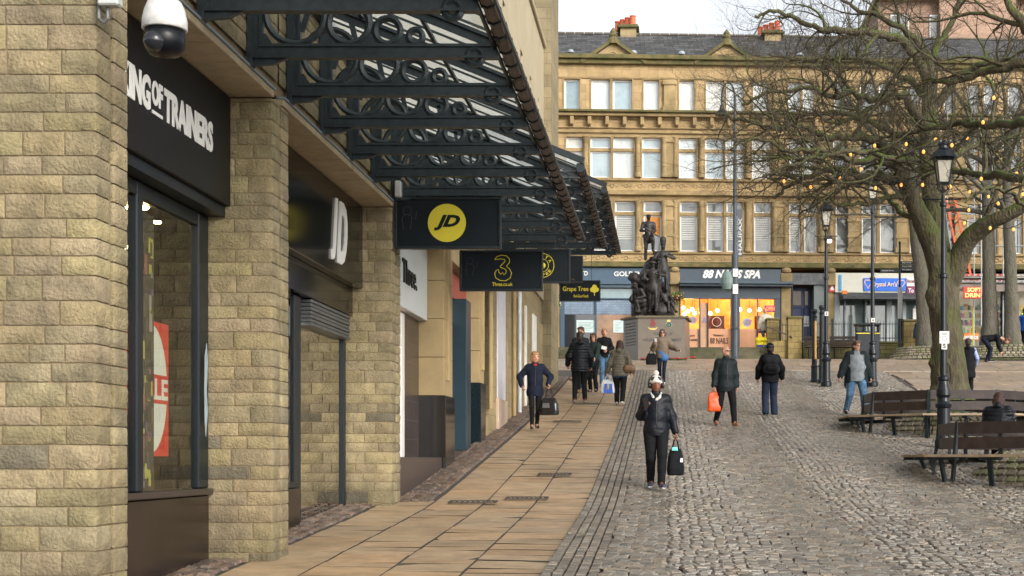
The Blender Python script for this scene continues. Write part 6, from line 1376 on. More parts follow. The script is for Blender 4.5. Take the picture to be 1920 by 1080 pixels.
class Vol:
    def __init__(s): s.p = []
    def cap(s, a, b, ra, rb=None, k=.02, sc=(1, 1, 1)): s.p.append(('c', np.array(a, float), np.array(b, float), ra, ra if rb is None else rb, k, np.array(sc, float))); return s
    def ell(s, c, r, k=.02, R=None): s.p.append(('e', np.array(c, float), np.array(r, float), 0, 0, k, R)); return s
    def chain(s, pts, rs, k=.02, sc=(1, 1, 1)):
        for i in range(len(pts)-1): s.cap(pts[i], pts[i+1], rs[i], rs[i+1], k, sc)
        return s
    def build(s, h, pad=.0):
        lo = np.full(3, 1e9); hi = -lo; B = []
        for p in s.p:
            if p[0] == 'c': r = max(p[3], p[4])*p[6].max()+p[5]+2*h; l = np.minimum(p[1], p[2])-r; u = np.maximum(p[1], p[2])+r
            else: r = p[2].max()+p[5]+2*h; l = p[1]-r; u = p[1]+r
            B.append((l, u)); lo = np.minimum(lo, l); hi = np.maximum(hi, u)
        lo -= 2*h; n = np.ceil((hi+2*h-lo)/h).astype(int)+1; Fv = np.full(n, .2, np.float32)
        for p, (l, u) in zip(s.p, B):
            i0 = np.maximum(((l-lo)/h).astype(int), 0); i1 = np.minimum(((u-lo)/h).astype(int)+2, n)
            X, Y, Z = np.meshgrid(*[lo[m]+h*np.arange(i0[m], i1[m]) for m in range(3)], indexing='ij'); P = np.stack([X, Y, Z], -1)
            if p[0] == 'c':
                sc = p[6]; Q = (P-p[1])/sc; ba = (p[2]-p[1])/sc; t_ = np.clip((Q@ba)/max(ba@ba, 1e-9), 0, 1); d = (np.linalg.norm(Q-t_[..., None]*ba, axis=-1)-(p[3]+(p[4]-p[3])*t_))*sc.min()
            else:
                Q = P-p[1]
                if p[6] is not None: Q = Q@np.array(p[6])
                q = np.linalg.norm(Q/p[2], axis=-1); d = (q-1)*p[2].min() if True else 0
            sl_ = tuple(slice(a, b) for a, b in zip(i0, i1)); F0 = Fv[sl_]; k = max(p[5], 1e-4); hh = np.clip(.5+.5*(F0-d)/k, 0, 1); Fv[sl_] = F0*(1-hh)+d*hh-k*hh*(1-hh)
        return surfnet(Fv, lo, h)
def ik(a, b, l1, l2, pole):
    a = Vector(a); b = Vector(b); d = b-a; L = d.length
    if L > (l1+l2)*.995: b = a+d*((l1+l2)*.995/L); d = b-a; L = d.length
    x = (l1*l1-l2*l2+L*L)/(2*L); y = math.sqrt(max(l1*l1-x*x, 0)); dn = d/L; pv = Vector(pole); pv = (pv-dn*pv.dot(dn)).normalized()
    return a+dn*x+pv*y, b
skin_l = mat('light_skin', rgb(196, 146, 122), .55, var=.12, vs=20); skin_b = mat('brown_skin', rgb(122, 78, 58), .5, var=.12, vs=20)
def cloth(name, c, rough=.8, var=.25, bump=.35, bs=90): return mat(name, c, rough, var=var, vs=12, bump=bump, bs=bs, spec=.2)
eye_m = mat('dark_eye', (.01, .01, .01), .2); lip_m = mat('lip_tone', rgb(150, 82, 76), .5)
def build_person(name_label, loc, H, heading, spec, voxel=.009):
    """spec: positions in metres for a 1.75 m figure facing -Y; left = +X"""
    k = H/1.75; t = thing('person', name_label, 'person', loc, None, rad(heading), local=True)
    S_ = dict(skin=skin_l, lean=0., footL=(.1, -.05, .09), footR=(-.1, .05, .09), handL=(.27, -.03, .80), handR=(-.27, -.03, .80), yaw=0., nod=0., girth=1., hip=(0, 0, .93), poleL=(0, -1, .0), poleR=(0, -1, 0), epL=(.5, 1, -.1), epR=(-.5, 1, -.1), grip=0)
    S_.update(spec); q = S_; gth = q['girth']; hip = Vector(q['hip']); ln = q['lean']
    up = Vector((0, -math.sin(ln), math.cos(ln))) if 'up' not in q else Vector(q['up']).normalized(); fw = Vector((0, -math.cos(ln), -math.sin(ln))) if 'up' not in q else Vector((0, -up.z, up.y))
    sd = Vector((1, 0, 0)); at_ = lambda x, y, z: hip+sd*x+fw*(-y)+up*z           # torso frame: z up the spine from hip
    chest = at_(0, 0, .38); nk = at_(0, .0, .55); shL = at_(.155*gth**.5, .01, .485); shR = at_(-.155*gth**.5, .01, .485)
    hd = q.get('head'); hd = Vector(hd) if hd else at_(0, -.02, .70)
    hipL = at_(.09*gth, 0, -.02); hipR = at_(-.09*gth, 0, -.02)
    elL, wrL = ik(shL, q['handL'], .29, .26, q['epL']); elR, wrR = ik(shR, q['handR'], .29, .26, q['epR'])
    knL, anL = ik(hipL, q['footL'], .44, .42, q['poleL']); knR, anR = ik(hipR, q['footR'], .44, .42, q['poleR'])
    Rh = Matrix.Rotation(rad(q['yaw']), 3, 'Z') @ Matrix.Rotation(rad(q['nod']), 3, 'X')
    hp = lambda x, y, z: hd+Rh @ Vector((x, y, z))
    sc = lambda V: V*k
    def emit(vol, nm, m__, h=voxel, par=None, wr=0., wf=9., puff=0., smooth=True, lab=None, pz=None, keep=None, sd_=0):
        V, Fq = vol.build(h)
        if wr or puff:
            e1 = V[Fq[:, 1]]-V[Fq[:, 0]]; e2 = V[Fq[:, 3]]-V[Fq[:, 0]]; fn = np.cross(e1, e2); N = np.zeros_like(V)
            for c in range(4): np.add.at(N, Fq[:, c], fn)
            N /= np.linalg.norm(N, axis=1, keepdims=True)+1e-9; d = 0
            if wr: d = d+wr*fnoise(V*[1, 1, 1.7]+loc[0], wf, 3, 3)
            if puff: d = d+puff*(np.abs(np.sin(V[:, 2]*math.pi/.072+.5*fnoise(V, 5, 1, 1)))**.6-.6)
            V = V+N*d[:, None]
        if keep is not None: Fq = Fq[keep(V[Fq].mean(1))]
        return part(None, nm, m__, par or t, lab, smooth=smooth, V=sc(V), Fs=Fq)
    tt = lambda v: tuple(v)
    # body
    b = Vol(); e_ = lambda c, r, kk=.02: b.ell(tt(c), r, kk, np.array(Rh))
    b.cap(tt(at_(0, .0, .04)), tt(at_(0, -.01, .2)), .115*gth, .108*gth, .04, (1.15, .85, 1)); b.cap(tt(at_(0, -.01, .2)), tt(at_(0, 0, .42)), .11*gth, .12, .04, (1.2, .85, 1)); b.cap(tt(shL), tt(shR), .062, .062, .05)
    b.cap(tt(nk), tt(hd-up*.05), .055, .05, .03)
    e_(hp(0, .012, .035), (.08, .098, .093)); e_(hp(0, -.018, -.03), (.064, .072, .082)); e_(hp(0, -.045, -.085), (.032, .03, .026), .02)
    b.cap(tt(hp(0, -.088, .012)), tt(hp(0, -.104, -.022)), .008, .013, .012); b.ell(tt(hp(0, -.086, -.056)), (.026, .012, .011), .01, np.array(Rh))
    for sx in (-1, 1): b.ell(tt(hp(sx*.077, .01, -.008)), (.012, .02, .032), .006, np.array(Rh)); b.ell(tt(hp(sx*.034, -.072, .034)), (.03, .014, .01), .012, np.array(Rh))
    for sh, el, wr_, s_ in ((shL, elL, wrL, 1), (shR, elR, wrR, -1)):
        b.chain([tt(sh), tt(el), tt(wr_)], [.048, .036, .026], .015)
        fd = (wr_-el).normalized(); hand_d = Vector(q.get('hdL' if s_ > 0 else 'hdR') or fd).normalized()
        pn = Vector((-s_, 0, 0)); pn = (pn-hand_d*pn.dot(hand_d)); pn = pn.normalized() if pn.length > .2 else Vector((0, -1, 0)); ac = hand_d.cross(pn).normalized()
        if ac.y > 0: ac = -ac
        palm = wr_+hand_d*.085
        for o in (-.024, 0, .024): b.cap(tt(wr_+ac*o*.6), tt(palm+ac*o), .015, .013, .01)
        curl = q.get('curl', .55)
        for fi, (o, L) in enumerate(((.032, .068), (.011, .078), (-.011, .073), (-.031, .058))):
            p0 = palm+ac*o; p1 = p0+(hand_d*(1-curl*.4)+pn*curl).normalized()*L*.5; p2 = p1+(hand_d*(1-curl*1.5)+pn*curl*1.5).normalized()*L*.32; p3 = p2+(hand_d*(.3-curl*1.2)+pn*curl*1.2).normalized()*L*.28
            b.chain([tt(p0), tt(p1), tt(p2), tt(p3)], [.0105, .0095, .009, .0075], .003)
        th0 = wr_+hand_d*.03+ac*.022; th1 = th0+(ac*.9+hand_d*.7+pn*.4).normalized()*.04; th2 = th1+(hand_d*1+pn*.7+ac*.15).normalized()*.033
        b.chain([tt(th0), tt(th1), tt(th2)], [.014, .0115, .0085], .005)
        if s_ > 0: q['_palmL'] = palm+pn*.02
        else: q['_palmR'] = palm+pn*.02
    for hh_, kn, an in ((hipL, knL, anL), (hipR, knR, anR)):
        b.chain([tt(hh_), tt(kn), tt(an)], [.08*gth, .052, .035], .02); b.cap(tt(an), (an.x, an.y-.12, max(an.z-.055, .03)), .032, .028, .02)
    emit(b, 'body', q['skin'])
    # trousers
    L = Vol(); tw = q.get('legw', 1.)
    for hh_, kn, an in ((hipL, knL, anL), (hipR, knR, anR)): L.chain([tt(hh_), tt(kn), tt(an+(an-kn).normalized()*q.get('legx', .01))], [.098*gth*tw**.5, .070*tw*gth**.5, .058*tw*q.get('flare', 1.)], .02)
    L.cap(tt(at_(.03, .0, .0)), tt(at_(-.03, 0, .0)), .118*gth, .118*gth, .04, (1.1, .95, 1)); L.cap(tt(at_(0, 0, .0)), tt(at_(0, 0, .08)), .118*gth, .112*gth, .02, (1.2, .9, 1))
    lo_ = emit(L, 'trousers', q['legs'], wr=.007, wf=10)
    if q.get('stripe'):
        for hh_, kn, an, s_ in ((hipL, knL, anL, 1), (hipR, knR, anR, -1)):
            m_ = MB(); P_ = [hh_+Vector((s_*.10*gth, 0, 0)), kn+Vector((s_*.068*tw, 0, 0)), an+Vector((s_*.058*tw, 0, 0))]; m_.tube([p*k for p in P_], .012*k, 6); part(m_, 'side_stripe', q['stripe'], lo_)
    # shoes
    for hh_, kn, an, s_ in ((hipL, knL, anL, 1), (hipR, knR, anR, -1)):
        pit = max(0, an.z-.10)*2.2; toe = Vector((an.x+s_*.02, an.y-.17*math.cos(min(pit, 1)), max(.035, an.z-.06-.17*math.sin(min(pit, 1))))); toe = toe if q.get('toe') is None else an+Vector(q['toe'])
        v = Vol().cap(tt(an+Vector((0, .03, -.045))), tt(toe), .042, .034, .02).cap(tt(an+Vector((0, .01, .0))), tt(an+Vector((0, -.02, -.04))), .045, .045, .02)
        so_ = emit(v, 'shoe', q['shoes'], h=.008)
        if q.get('sole'): v = Vol().cap(tt(an+Vector((0, .035, -.075))), tt(toe+Vector((0, -.005, -.026))), .03, .03, .01, (1.2, 1, .45)); emit(v, 'sole', q['sole'], h=.008, par=so_)
    # upper garment
    c = q['coat']; th = c.get('th', .016); U_ = Vol(); ex = c.get('len', .0)   # len: how far below the hip line it reaches
    bel = c.get('belly', 0)
    U_.cap(tt(at_(0, .0, .42)), tt(at_(0, -.01-bel*.4, .2)), .118+th, .112*gth+th+bel*.5, .05, (1.28, .92, 1)); U_.cap(tt(at_(0, -.01-bel*.4, .2)), tt(at_(0, .0, .02-ex*.3)), .112*gth+th+bel*.5, .118*gth+th, .04, (1.22, .95, 1))
    if ex > .03: U_.cap(tt(at_(0, 0, .0)), tt(at_(0, .0, .06-ex)), .118*gth+th, (.118*gth+th)*c.get('fl', 1.05), .03, (1.22, .98, 1))
    hem = -(ex+.05)
    U_.cap(tt(at_(0, 0, hem+.09)), tt(at_(0, 0, hem-.03)), .118*gth+th*(1.0 if ex < .05 else 1.25), .118*gth+th*(1.0 if ex < .05 else 1.3), .04, (1.22, .98, 1))
    U_.cap(tt(shL-up*.02), tt(shR-up*.02), .058+th*.6, .058+th*.6, .07); U_.cap(tt(nk-up*.06), tt(nk-up*.0), .085, .058+th*.4, .05)
    if c.get('sleeves', True):
        for sh, el, wr_ in ((shL, elL, wrL), (shR, elR, wrR)): U_.chain([tt(sh-up*.01), tt(el), tt(wr_-(wr_-el)*.04)], [.052+th, .046+th, .038+th*.7], .045)
    else:
        U_.cap(tt(shL), tt(shL.lerp(elL, .1)), .065, .06, .02); U_.cap(tt(shR), tt(shR.lerp(elR, .1)), .065, .06, .02)
    if c.get('hood'): U_.chain([tt(at_(-.07, .08, .53)), tt(at_(0, .12, .55)), tt(at_(.07, .08, .53))], [.045, .06, .045], .03)
    if c.get('hoodup'): U_.ell(tt(hp(0, .03, .02)), (.115, .13, .14), .03)
    if c.get('collar'): U_.cap(tt(nk-up*.02), tt(nk+up*.035), .07, .072, .01)
    if c.get('scarf'): U_.cap(tt(nk+up*.0), tt(nk+up*.02), .085, .085, .02)
    uc = emit(U_, c.get('name', 'coat'), c['m'], wr=c.get('wr', .008), wf=c.get('wf', 8), puff=c.get('puff', 0), keep=(lambda Cn, _h=np.array(hip), _u=np.array(up), _z=hem: ((Cn-_h)@_u > _z) | (np.abs((Cn-_h)[:, 0]) > .21*gth+th)))
    cf = lambda x, y, z: at_(x, y, z)*k
    if c.get('zip'):
        m_ = MB(); m_.tube([cf(0, -(.112*gth+th)*1.0-.005-bel*.75, .06), cf(0, -(.112*gth+th)*1.02-.01-bel*.9, .2), cf(0, -.132-th, .42), cf(0, -.10-th*.5, .5)], .006*k, 5); part(m_, 'zip', c['zip'], uc)
    if q.get('open'):   # open jacket worn over the upper garment
        o_ = q['open']; J = Vol(); tj = th+.02; ex = o_.get('len', .12)+.08
        J.cap(tt(at_(0, .015, .43)), tt(at_(0, .02, .2)), .125+tj, .122*gth+tj, .05, (1.3, .95, 1)); J.cap(tt(at_(0, .02, .2)), tt(at_(0, .03, -ex)), .122*gth+tj, (.125*gth+tj)*1.1, .04, (1.34, 1.0, 1)); J.cap(tt(shL-up*.02), tt(shR-up*.02), .07+th, .07+th, .06)
        for sh, el, wr_ in ((shL, elL, wrL), (shR, elR, wrR)): J.chain([tt(sh), tt(el), tt(wr_-(wr_-el)*.04)], [.056+tj, .05+tj, .042+tj*.7], .04)
        J.cap(tt(nk-up*.03), tt(nk+up*.02), .08, .08, .02)
        hv = np.array(hip); uv = np.array(up); fv = np.array(fw)
        def keep(Cn):
            r_ = Cn-hv; f_ = r_@fv; z = r_@uv; return ((z > -.17) | (abs(r_[:, 0]) > .26)) & ~((f_ > .02) & (abs(r_[:, 0]) < .065*gth+.10*np.clip(.5-z, 0, 1)*1.2) & (z < .62) & (np.abs(r_[:, 0]) < .2)) & ~((f_ > .10) & (abs(r_[:, 0]) < .14*gth) & (z < .5))
        emit(J, 'open_jacket', o_['m'], wr=.009, wf=7, keep=keep)
    # hair / hats
    hr = q.get('hair'); 
    if hr:
        V_ = Vol(); st = hr['style']
        if st != 'bald':
            V_.ell(tt(hp(0, .025, .055)), (.093, .107, .092), .01, np.array(Rh)); V_.ell(tt(hp(0, .05, -.01)), (.088, .078, .088), .02, np.array(Rh))
            V_.cap(tt(hp(-.05, -.045, .085)), tt(hp(.05, -.045, .085)), .035, .035, .02)
            if st in ('bob', 'long'):
                zl = -.09 if st == 'bob' else -.12
                for sx in (-1, 1): V_.chain([tt(hp(sx*.07, -.02, .04)), tt(hp(sx*.083, .0, -.03)), tt(hp(sx*.078, .01, zl))], [.028, .03, .022], .02)
                V_.cap(tt(hp(0, .06, .0)), tt(hp(0, .06, zl)), .065, .055, .02, (1.2, 1, 1))
            if st == 'long': V_.chain([tt(hp(0, .075, -.05)), tt(hp(0, .11, -.18)), tt(hp(0, .115, hr.get('len', -.3)))], [.075, .068, .03], .03, (1.15, .7, 1))
            if st == 'pony': V_.chain([tt(hp(0, .1, .03)), tt(hp(0, .14, -.04)), tt(hp(0, .13, -.15))], [.03, .035, .012], .02)
            ho = emit(V_, 'hair', hr['m'], h=.007, wr=.007, wf=26)
    if q.get('beard'):
        V_ = Vol().ell(tt(hp(0, -.055, -.08)), (.05, .042, .035), .02, np.array(Rh)); emit(V_, 'beard', q['beard'], h=.007, wr=.003, wf=40)
    if q.get('hat'):
        ht = q['hat']; V_ = Vol().ell(tt(hp(0, .018, .065)), (.095, .108, .09), .01, np.array(Rh)).ell(tt(hp(0, .02, .035)), (.1, .113, .03), .02, np.array(Rh))
        if ht.get('peak'): V_.cap(tt(hp(-.03, -.11, .045)), tt(hp(.03, -.11, .045)), .02, .02, .02, (1, 1.6, .5))
        ho = emit(V_, 'hat', ht['m'], h=.007, wr=.004, wf=30)
        if ht.get('pom'): emit(Vol().ell(tt(hp(0, .02, .185)), (.048, .048, .045), .01), 'pompom', ht['pom'], h=.007, par=ho, wr=.004, wf=50)
    if q.get('headphones'):
        m_ = MB(); 
        for sx in (-1, 1): m_.tube([(hp(sx*.085, .01, -.01))*k, (hp(sx*.125, .01, -.01))*k], [.048*k, .042*k], 14)
        m_.tube([hp(.12*math.cos(a), .015, .01+.145*math.sin(a))*k for a in [math.pi*i/12 for i in range(13)]], .012*k, 6); part(m_, 'headphones', mat('matt_black_plastic', (.012, .012, .014), .45), t, smooth=True)
    if q.get('glasses'):
        m_ = MB()
        for sx in (-1, 1): m_.tube([hp(sx*.034, -.092, .012)*k, hp(sx*.034, -.097, .012)*k], .025*k if q['glasses'] == 'dark' else .024*k, 12) if q['glasses'] == 'dark' else m_.ring(tuple(hp(sx*.034, -.096, .012)*k), .022*k, .0035*k, 'Y', 12, 4); m_.tube([hp(sx*.056, -.09, .018)*k, hp(sx*.08, .0, .012)*k], .003*k, 4)
        m_.tube([hp(-.012, -.1, .016)*k, hp(.012, -.1, .016)*k], .003*k, 4); part(m_, 'glasses', mat('dark_spectacles', (.01, .01, .01), .15), t)
    if q.get('face', True):
        for sx in (-1, 1):
            m_ = MB(); m_.lathe([(.001, -.005), (.008, -.003), (.011, 0), (.008, .003), (.001, .005)], tuple(hp(sx*.033, -.084, .014)*k), 8); part(m_, 'eye', eye_m, t)
            if not q.get('hat'): m_ = MB(); m_.tube([hp(sx*.018, -.088, .036)*k, hp(sx*.048, -.08, .038)*k], .004*k, 5); part(m_, 'eyebrow', (hr or {}).get('m') or eye_m, t)
        m_ = MB(); m_.tube([hp(-.022, -.091, -.056)*k, hp(0, -.1, -.054)*k, hp(.022, -.091, -.056)*k], [.002*k, .006*k, .002*k], 6); part(m_, 'mouth', lip_m, t)
    W_ = Matrix.Translation(loc) @ Matrix.Rotation(rad(heading), 4, 'Z') @ Matrix.Scale(k, 4)
    q['W'] = W_; q['toW'] = lambda v: W_ @ Vector(v); q['t'] = t; q['at'] = at_; q['hp'] = hp; q['wrL'] = wrL; q['wrR'] = wrR
    return q
def foot(px, py): return hit(px, py)
navy = cloth('navy_fabric', (.009, .014, .030)); blk = cloth('black_fabric', (.006, .007, .009)); blkp = cloth('black_quilted_shell', (.007, .009, .014), .42, bump=.2); charcoal = cloth('charcoal_fabric', (.016, .018, .021))
greyg = cloth('grey_green_shell', rgb(96, 92, 80), .5); denim = cloth('blue_denim', rgb(80, 112, 142), var=.45); taupe = cloth('taupe_wool', rgb(122, 108, 94)); cream_f = cloth('cream_fabric', rgb(196, 190, 172)); dgreen = cloth('dark_green_waxed', (.008, .015, .017), .5)
greyj = cloth('grey_jersey', rgb(128, 136, 142)); hair_br = mat('brown_hair', (.09, .045, .022), .5, var=.4, vs=30, bump=.5, bs=80); hair_gi = mat('ginger_blond_hair', (.32, .17, .07), .5, var=.35, vs=30, bump=.5, bs=80); hair_dk = mat('dark_hair', (.03, .018, .012), .45, var=.4, vs=30, bump=.5, bs=80); hair_gy = mat('grey_hair', (.16, .14, .12), .6, var=.3, vs=40)
hair_rd = mat('reddish_brown_hair', (.045, .014, .010), .6, var=.4, vs=30, bump=.5, bs=80); shoe_b = mat('black_leather', (.012, .012, .013), .35); shoe_w = mat('white_trainer', (.6, .6, .6), .5); shoe_br = mat('tan_leather', rgb(140, 84, 50), .45); shoe_n = mat('navy_trainer', (.02, .03, .09), .5)
knit = cloth('cream_knit', rgb(205, 205, 198), bump=.8, bs=60)
def wld(q, v): return q['toW'](v)
def carrier(nm, label, cat, top, w_, d_, h_, m__, rot=0., strapm=None, drop=.22, loops=2, sag=.12, prints=None, group=None, seed=0):
    """a soft bag hanging from the point top (world)"""
    t = thing(nm, label, cat, (top[0], top[1], top[2]-drop-h_), group); R = Matrix.Rotation(rot, 3, 'Z'); c = Vector((top[0], top[1], top[2]-drop-h_))
    n_, mm_ = 36, 26; u = np.linspace(0, 2*np.pi, n_, endpoint=False); zz_ = np.linspace(0, 1, mm_)
    wz = np.interp(zz_, [0, .04, .25, .7, 1], [.8, .96, 1, .9, .66]); dz_ = np.interp(zz_, [0, .04, .3, .7, .92, 1], [.7, .95, 1, .72, .3, .12])
    cu, su = np.cos(u), np.sin(u); sx_ = np.sign(cu)*abs(cu)**.55; sy_ = np.sign(su)*abs(su)**.7
    V = np.stack([wz[:, None]*sx_[None]*w_/2, dz_[:, None]*sy_[None]*d_/2, np.repeat(zz_[:, None], n_, 1)*h_], -1).reshape(-1, 3)
    V = V+fnoise(V+seed, 9, 5, 3)[:, None]*np.array([.010, .022, .0])+fnoise(V*[1, 1, .5]+seed, 22, 6, 2)[:, None]*np.array([.004, .01, .0])
    ia = np.arange(n_*mm_).reshape(mm_, n_); Fq = np.stack([ia[:-1], np.roll(ia[:-1], -1, 1), np.roll(ia[1:], -1, 1), ia[1:]], -1).reshape(-1, 4)
    V = np.concatenate([V, V[:n_].mean(0)[None], V[-n_:].mean(0)[None]]); c0_, c1_ = n_*mm_, n_*mm_+1; Fl = [tuple(map(int, f)) for f in Fq]+[(c0_, (k_+1) % n_, k_) for k_ in range(n_)]+[(c1_, ia[-1][k_].item(), ia[-1][(k_+1) % n_].item()) for k_ in range(n_)]
    V = V@np.array(R).T+np.array(c); bo = part(None, 'bag_body', m__, t, V=[tuple(map(float, p)) for p in V], Fs=Fl, smooth=True)
    m_ = MB()
    for s_ in (-1, 1)[:loops]:
        m_.tube([c+R @ Vector((-w_*.22, s_*.02, h_*.93)), c+R @ Vector((-w_*.12, s_*.015, h_+drop*.6)), c+Vector((0, 0, h_+drop)), c+R @ Vector((w_*.12, s_*.015, h_+drop*.6)), c+R @ Vector((w_*.22, s_*.02, h_*.93))], .007, 5)
    part(m_, 'handle', strapm or m__, t)
    if prints:
        for (dx, dz, a, b, mm_) in prints:
            m_ = MB(); V2 = [c+R @ Vector((dx+x_, -d_*.52-.02, dz+z_)) for x_, z_ in ((-a, -b), (a, -b), (a*.8, b), (-a*.8, b))]; m_.add(V2+[p+R @ Vector((0, .012, 0)) for p in V2], [(0, 1, 2, 3), (7, 6, 5, 4), (0, 4, 5, 1), (1, 5, 6, 2), (2, 6, 7, 3), (3, 7, 4, 0)]); part(m_, 'printed_patch', mm_, bo)
    return t
# 1 foreground woman: bobble hat, headphones, phone, black bag
x, y, z = foot(1230, 916)
q = build_person('person in a cream bobble hat and headphones, black puffer jacket, looking up from a phone', (x, y, z), 1.62, 4, dict(skin=skin_b, hair=dict(style='short', m=hair_dk), hat=dict(m=knit, pom=mat('cream_fur', rgb(220, 212, 200), .9, bump=1, bs=120)), headphones=True, yaw=0, nod=-4,
  legs=blk, girth=1.06, legw=1.12, flare=.9, coat=dict(m=blkp, th=.026, len=.05, wr=.012, wf=7, zip=mat('dark_zip', (.04, .04, .045), .4), name='puffer_jacket', collar=True), footL=(.07, -.22, .10), footR=(-.08, .10, .12), handR=(-.20, -.27, 1.24), hdR=(.25, -.4, .8), handL=(.32, -.02, .84), epR=(-.35, .5, -1), curl=.5, shoes=shoe_n, sole=shoe_w), .0065)
pr = q['toW'](q['_palmR']); hx = q['toW'](q['wrR'])
m_ = MB(); c_ = pr+Vector((-.015, -.035, .03)); m_.obox(c_, (.037, .005, .075), Matrix.Rotation(rad(-18), 3, 'Y') @ Matrix.Rotation(rad(-25), 3, 'X')); single(m_, 'mobile_phone', mat('black_phone', (.01, .01, .012), .12), 'black phone held up by the person in the bobble hat', 'phone')
pl_ = q['toW'](q['_palmL'])
carrier('tote_bag', 'black cloth bag with thin handles, turquoise item on top, carried by the bobble hat person', 'bag', pl_+Vector((0, -.01, .0)), .25, .15, .38, blk, .3, blk, .17, prints=[(.06, .22, .022, .03, mat('pale_label', (.6, .6, .6), .5)), (-.04, .385, .045, .025, mat('turquoise_plastic', rgb(90, 205, 195), .4))])
m_ = MB(); m_.tube([q['toW'](q['at'](.02, -.16, .50)), q['toW'](q['at'](-.10, -.17, .44)), q['toW'](q['at'](.0, -.185, .52))], .004, 4)
V, Fq = Vol().chain([tuple(q['at'](-.05, -.10, .50)), tuple(q['at'](-.075, -.02, .56)), tuple(q['at'](0, .06, .58)), tuple(q['at'](.075, -.02, .56)), tuple(q['at'](.05, -.10, .50)), tuple(q['at'](0, -.125, .46))], [.022]*6, .01).build(.009); part(None, 'white_hood_edge', knit, q['t'], V=V*(1.62/1.75), Fs=Fq, smooth=True)
# 2 woman in navy coat
x, y, z = foot(1003, 806)
q = build_person('person with a short ginger bob, navy hooded coat over a red top and black boots', (x, y, z), 1.64, 8, dict(hair=dict(style='bob', m=hair_gi), yaw=16, legs=blk, legw=.78, shoes=shoe_b, coat=dict(m=navy, th=.024, len=.12, fl=1.12, wr=.009, hood=True, name='hooded_coat', zip=mat('dark_zip', (.04, .04, .045), .4)),
  footR=(-.07, -.12, .10), footL=(.05, .14, .13), handR=(-.30, -.12, .98), epR=(-1, .7, 0), handL=(.28, -.16, 1.02), epL=(1, .7, 0), hdL=(.3, -.3, -.4), curl=.7), .0085)
m_ = MB(); C3 = q['toW'](q['at'](0, -.135, .47)); m_.obox(C3, (.035, .02, .045)); part(m_, 'red_top', mat('red_knit', rgb(170, 30, 36), .7), thing('scarf', 'red top showing at the neck of the navy coat', 'clothing', tuple(C3))) if False else None
me_ = MB(); k_ = 1.64/1.75; me_.lathe([(.04*k_, -.03), (.05*k_, 0), (.045*k_, .03)], tuple(q['at'](0, -.07, .52)*k_), 10); part(me_, 'red_top', mat('red_knit', rgb(180, 30, 36), .7), q['t'], smooth=True)
pw = q['toW'](q['_palmL'])
carrier('handbag', 'large glossy black handbag on the arm of the navy coat person', 'bag', pw+Vector((0, -.02, .03)), .46, .2, .36, mat('glossy_black_bag', (.02, .02, .022), .2), -.5, shoe_b, .26, seed=3, prints=[(0, .2, .09, .05, mat('grey_bag_patch', (.16, .17, .18), .3))])
# 3 man in black puffer, from behind
x, y, z = foot(1087, 753)
q = build_person('tall person seen from behind in a black quilted puffer coat and black trousers', (x, y, z), 1.82, 186, dict(hair=dict(style='short', m=hair_dk), legs=blk, girth=1.1, shoes=mat('brown_shoe', rgb(86, 48, 34), .4), sole=shoe_w, coat=dict(m=blkp, th=.04, len=.12, wr=.006, puff=.013, hood=True, name='puffer_coat'), footR=(-.13, .02, .09), footL=(.13, .02, .09), handL=(.3, -.18, .95), handR=(-.30, -.12, .92), face=False), .009)
# 4 man partly hidden beyond him
x, y, z = foot(1094, 738)
q = build_person('person with short fair hair, mostly hidden behind the black puffer coat', (x-.08, y, z), 1.86, 20, dict(hair=dict(style='short', m=hair_br), yaw=-30, legs=blk, shoes=mat('olive_shoe', rgb(120, 100, 60), .6), coat=dict(m=charcoal, len=.1), footR=(-.10, -.1, .09), footL=(.12, .1, .09)), .011)
x, y, z = foot(1098, 734); x -= .0
q = build_person('person with glasses and brown hair, dark green coat, at the pushchair', (x+.24, y-.35, z-.04), 1.66, -14, dict(hair=dict(style='long', m=hair_br, len=-.2), glasses='clear', legs=blk, coat=dict(m=cloth('bottle_green_fabric', (.02, .035, .03)), len=.2), handL=(.16, -.36, .98), handR=(-.16, -.36, .98)), .011) if False else build_person('person with long brown hair and glasses in a dark green coat, at the pushchair', (x+.24, y-.35, z-.04), 1.66, -14, dict(hair=dict(style='long', m=hair_br, len=-.2), glasses='clear', legs=blk, shoes=shoe_b, coat=dict(m=cloth('bottle_green_fabric', (.02, .035, .03)), len=.2), handL=(.16, -.36, .98), handR=(-.16, -.36, .98)), .011)
# pushchair, half hidden
x, y, z = hit(1104, 728)
t = thing('pushchair', 'small folded-hood pushchair with a tan shoe poking out, beside the puffer coat', 'pushchair', (x, y, z))
for dx, dy in ((-.26, -.25), (.24, -.25), (-.26, .4), (.24, .4)):
    m_ = MB(); m_.ring((x+dx, y+dy, z+.1), .085, .02, 'X', 16, 6); wh = part(m_, 'wheel', shoe_b, t); m_ = MB(); m_.tube([(x+dx-.02, y+dy, z+.1), (x+dx+.02, y+dy, z+.1)], .03, 8); part(m_, 'hub', mat('grey_hub', (.3, .3, .3), .4), wh)
m_ = MB()
for dx in (-.24, .22): m_.tube([(x+dx, y-.25, z+.14), (x+dx, y+.35, z+.95), (x+dx, y+.5, z+1.02)], .012, 6); m_.tube([(x+dx, y+.4, z+.14), (x+dx, y-.05, z+.55)], .012, 6)
m_.tube([(x-.24, y+.5, z+1.02), (x+.22, y+.5, z+1.02)], .016, 6); part(m_, 'frame', iron, t)
V, Fq = Vol().cap((x-.15, y+.05, z+.4), (x+.14, y+.05, z+.4), .12, .12, .05).cap((x-.14, y+.22, z+.7), (x+.13, y+.22, z+.7), .11, .11, .06).build(.014); part(None, 'seat', charcoal, t, V=V, Fs=Fq, smooth=True)
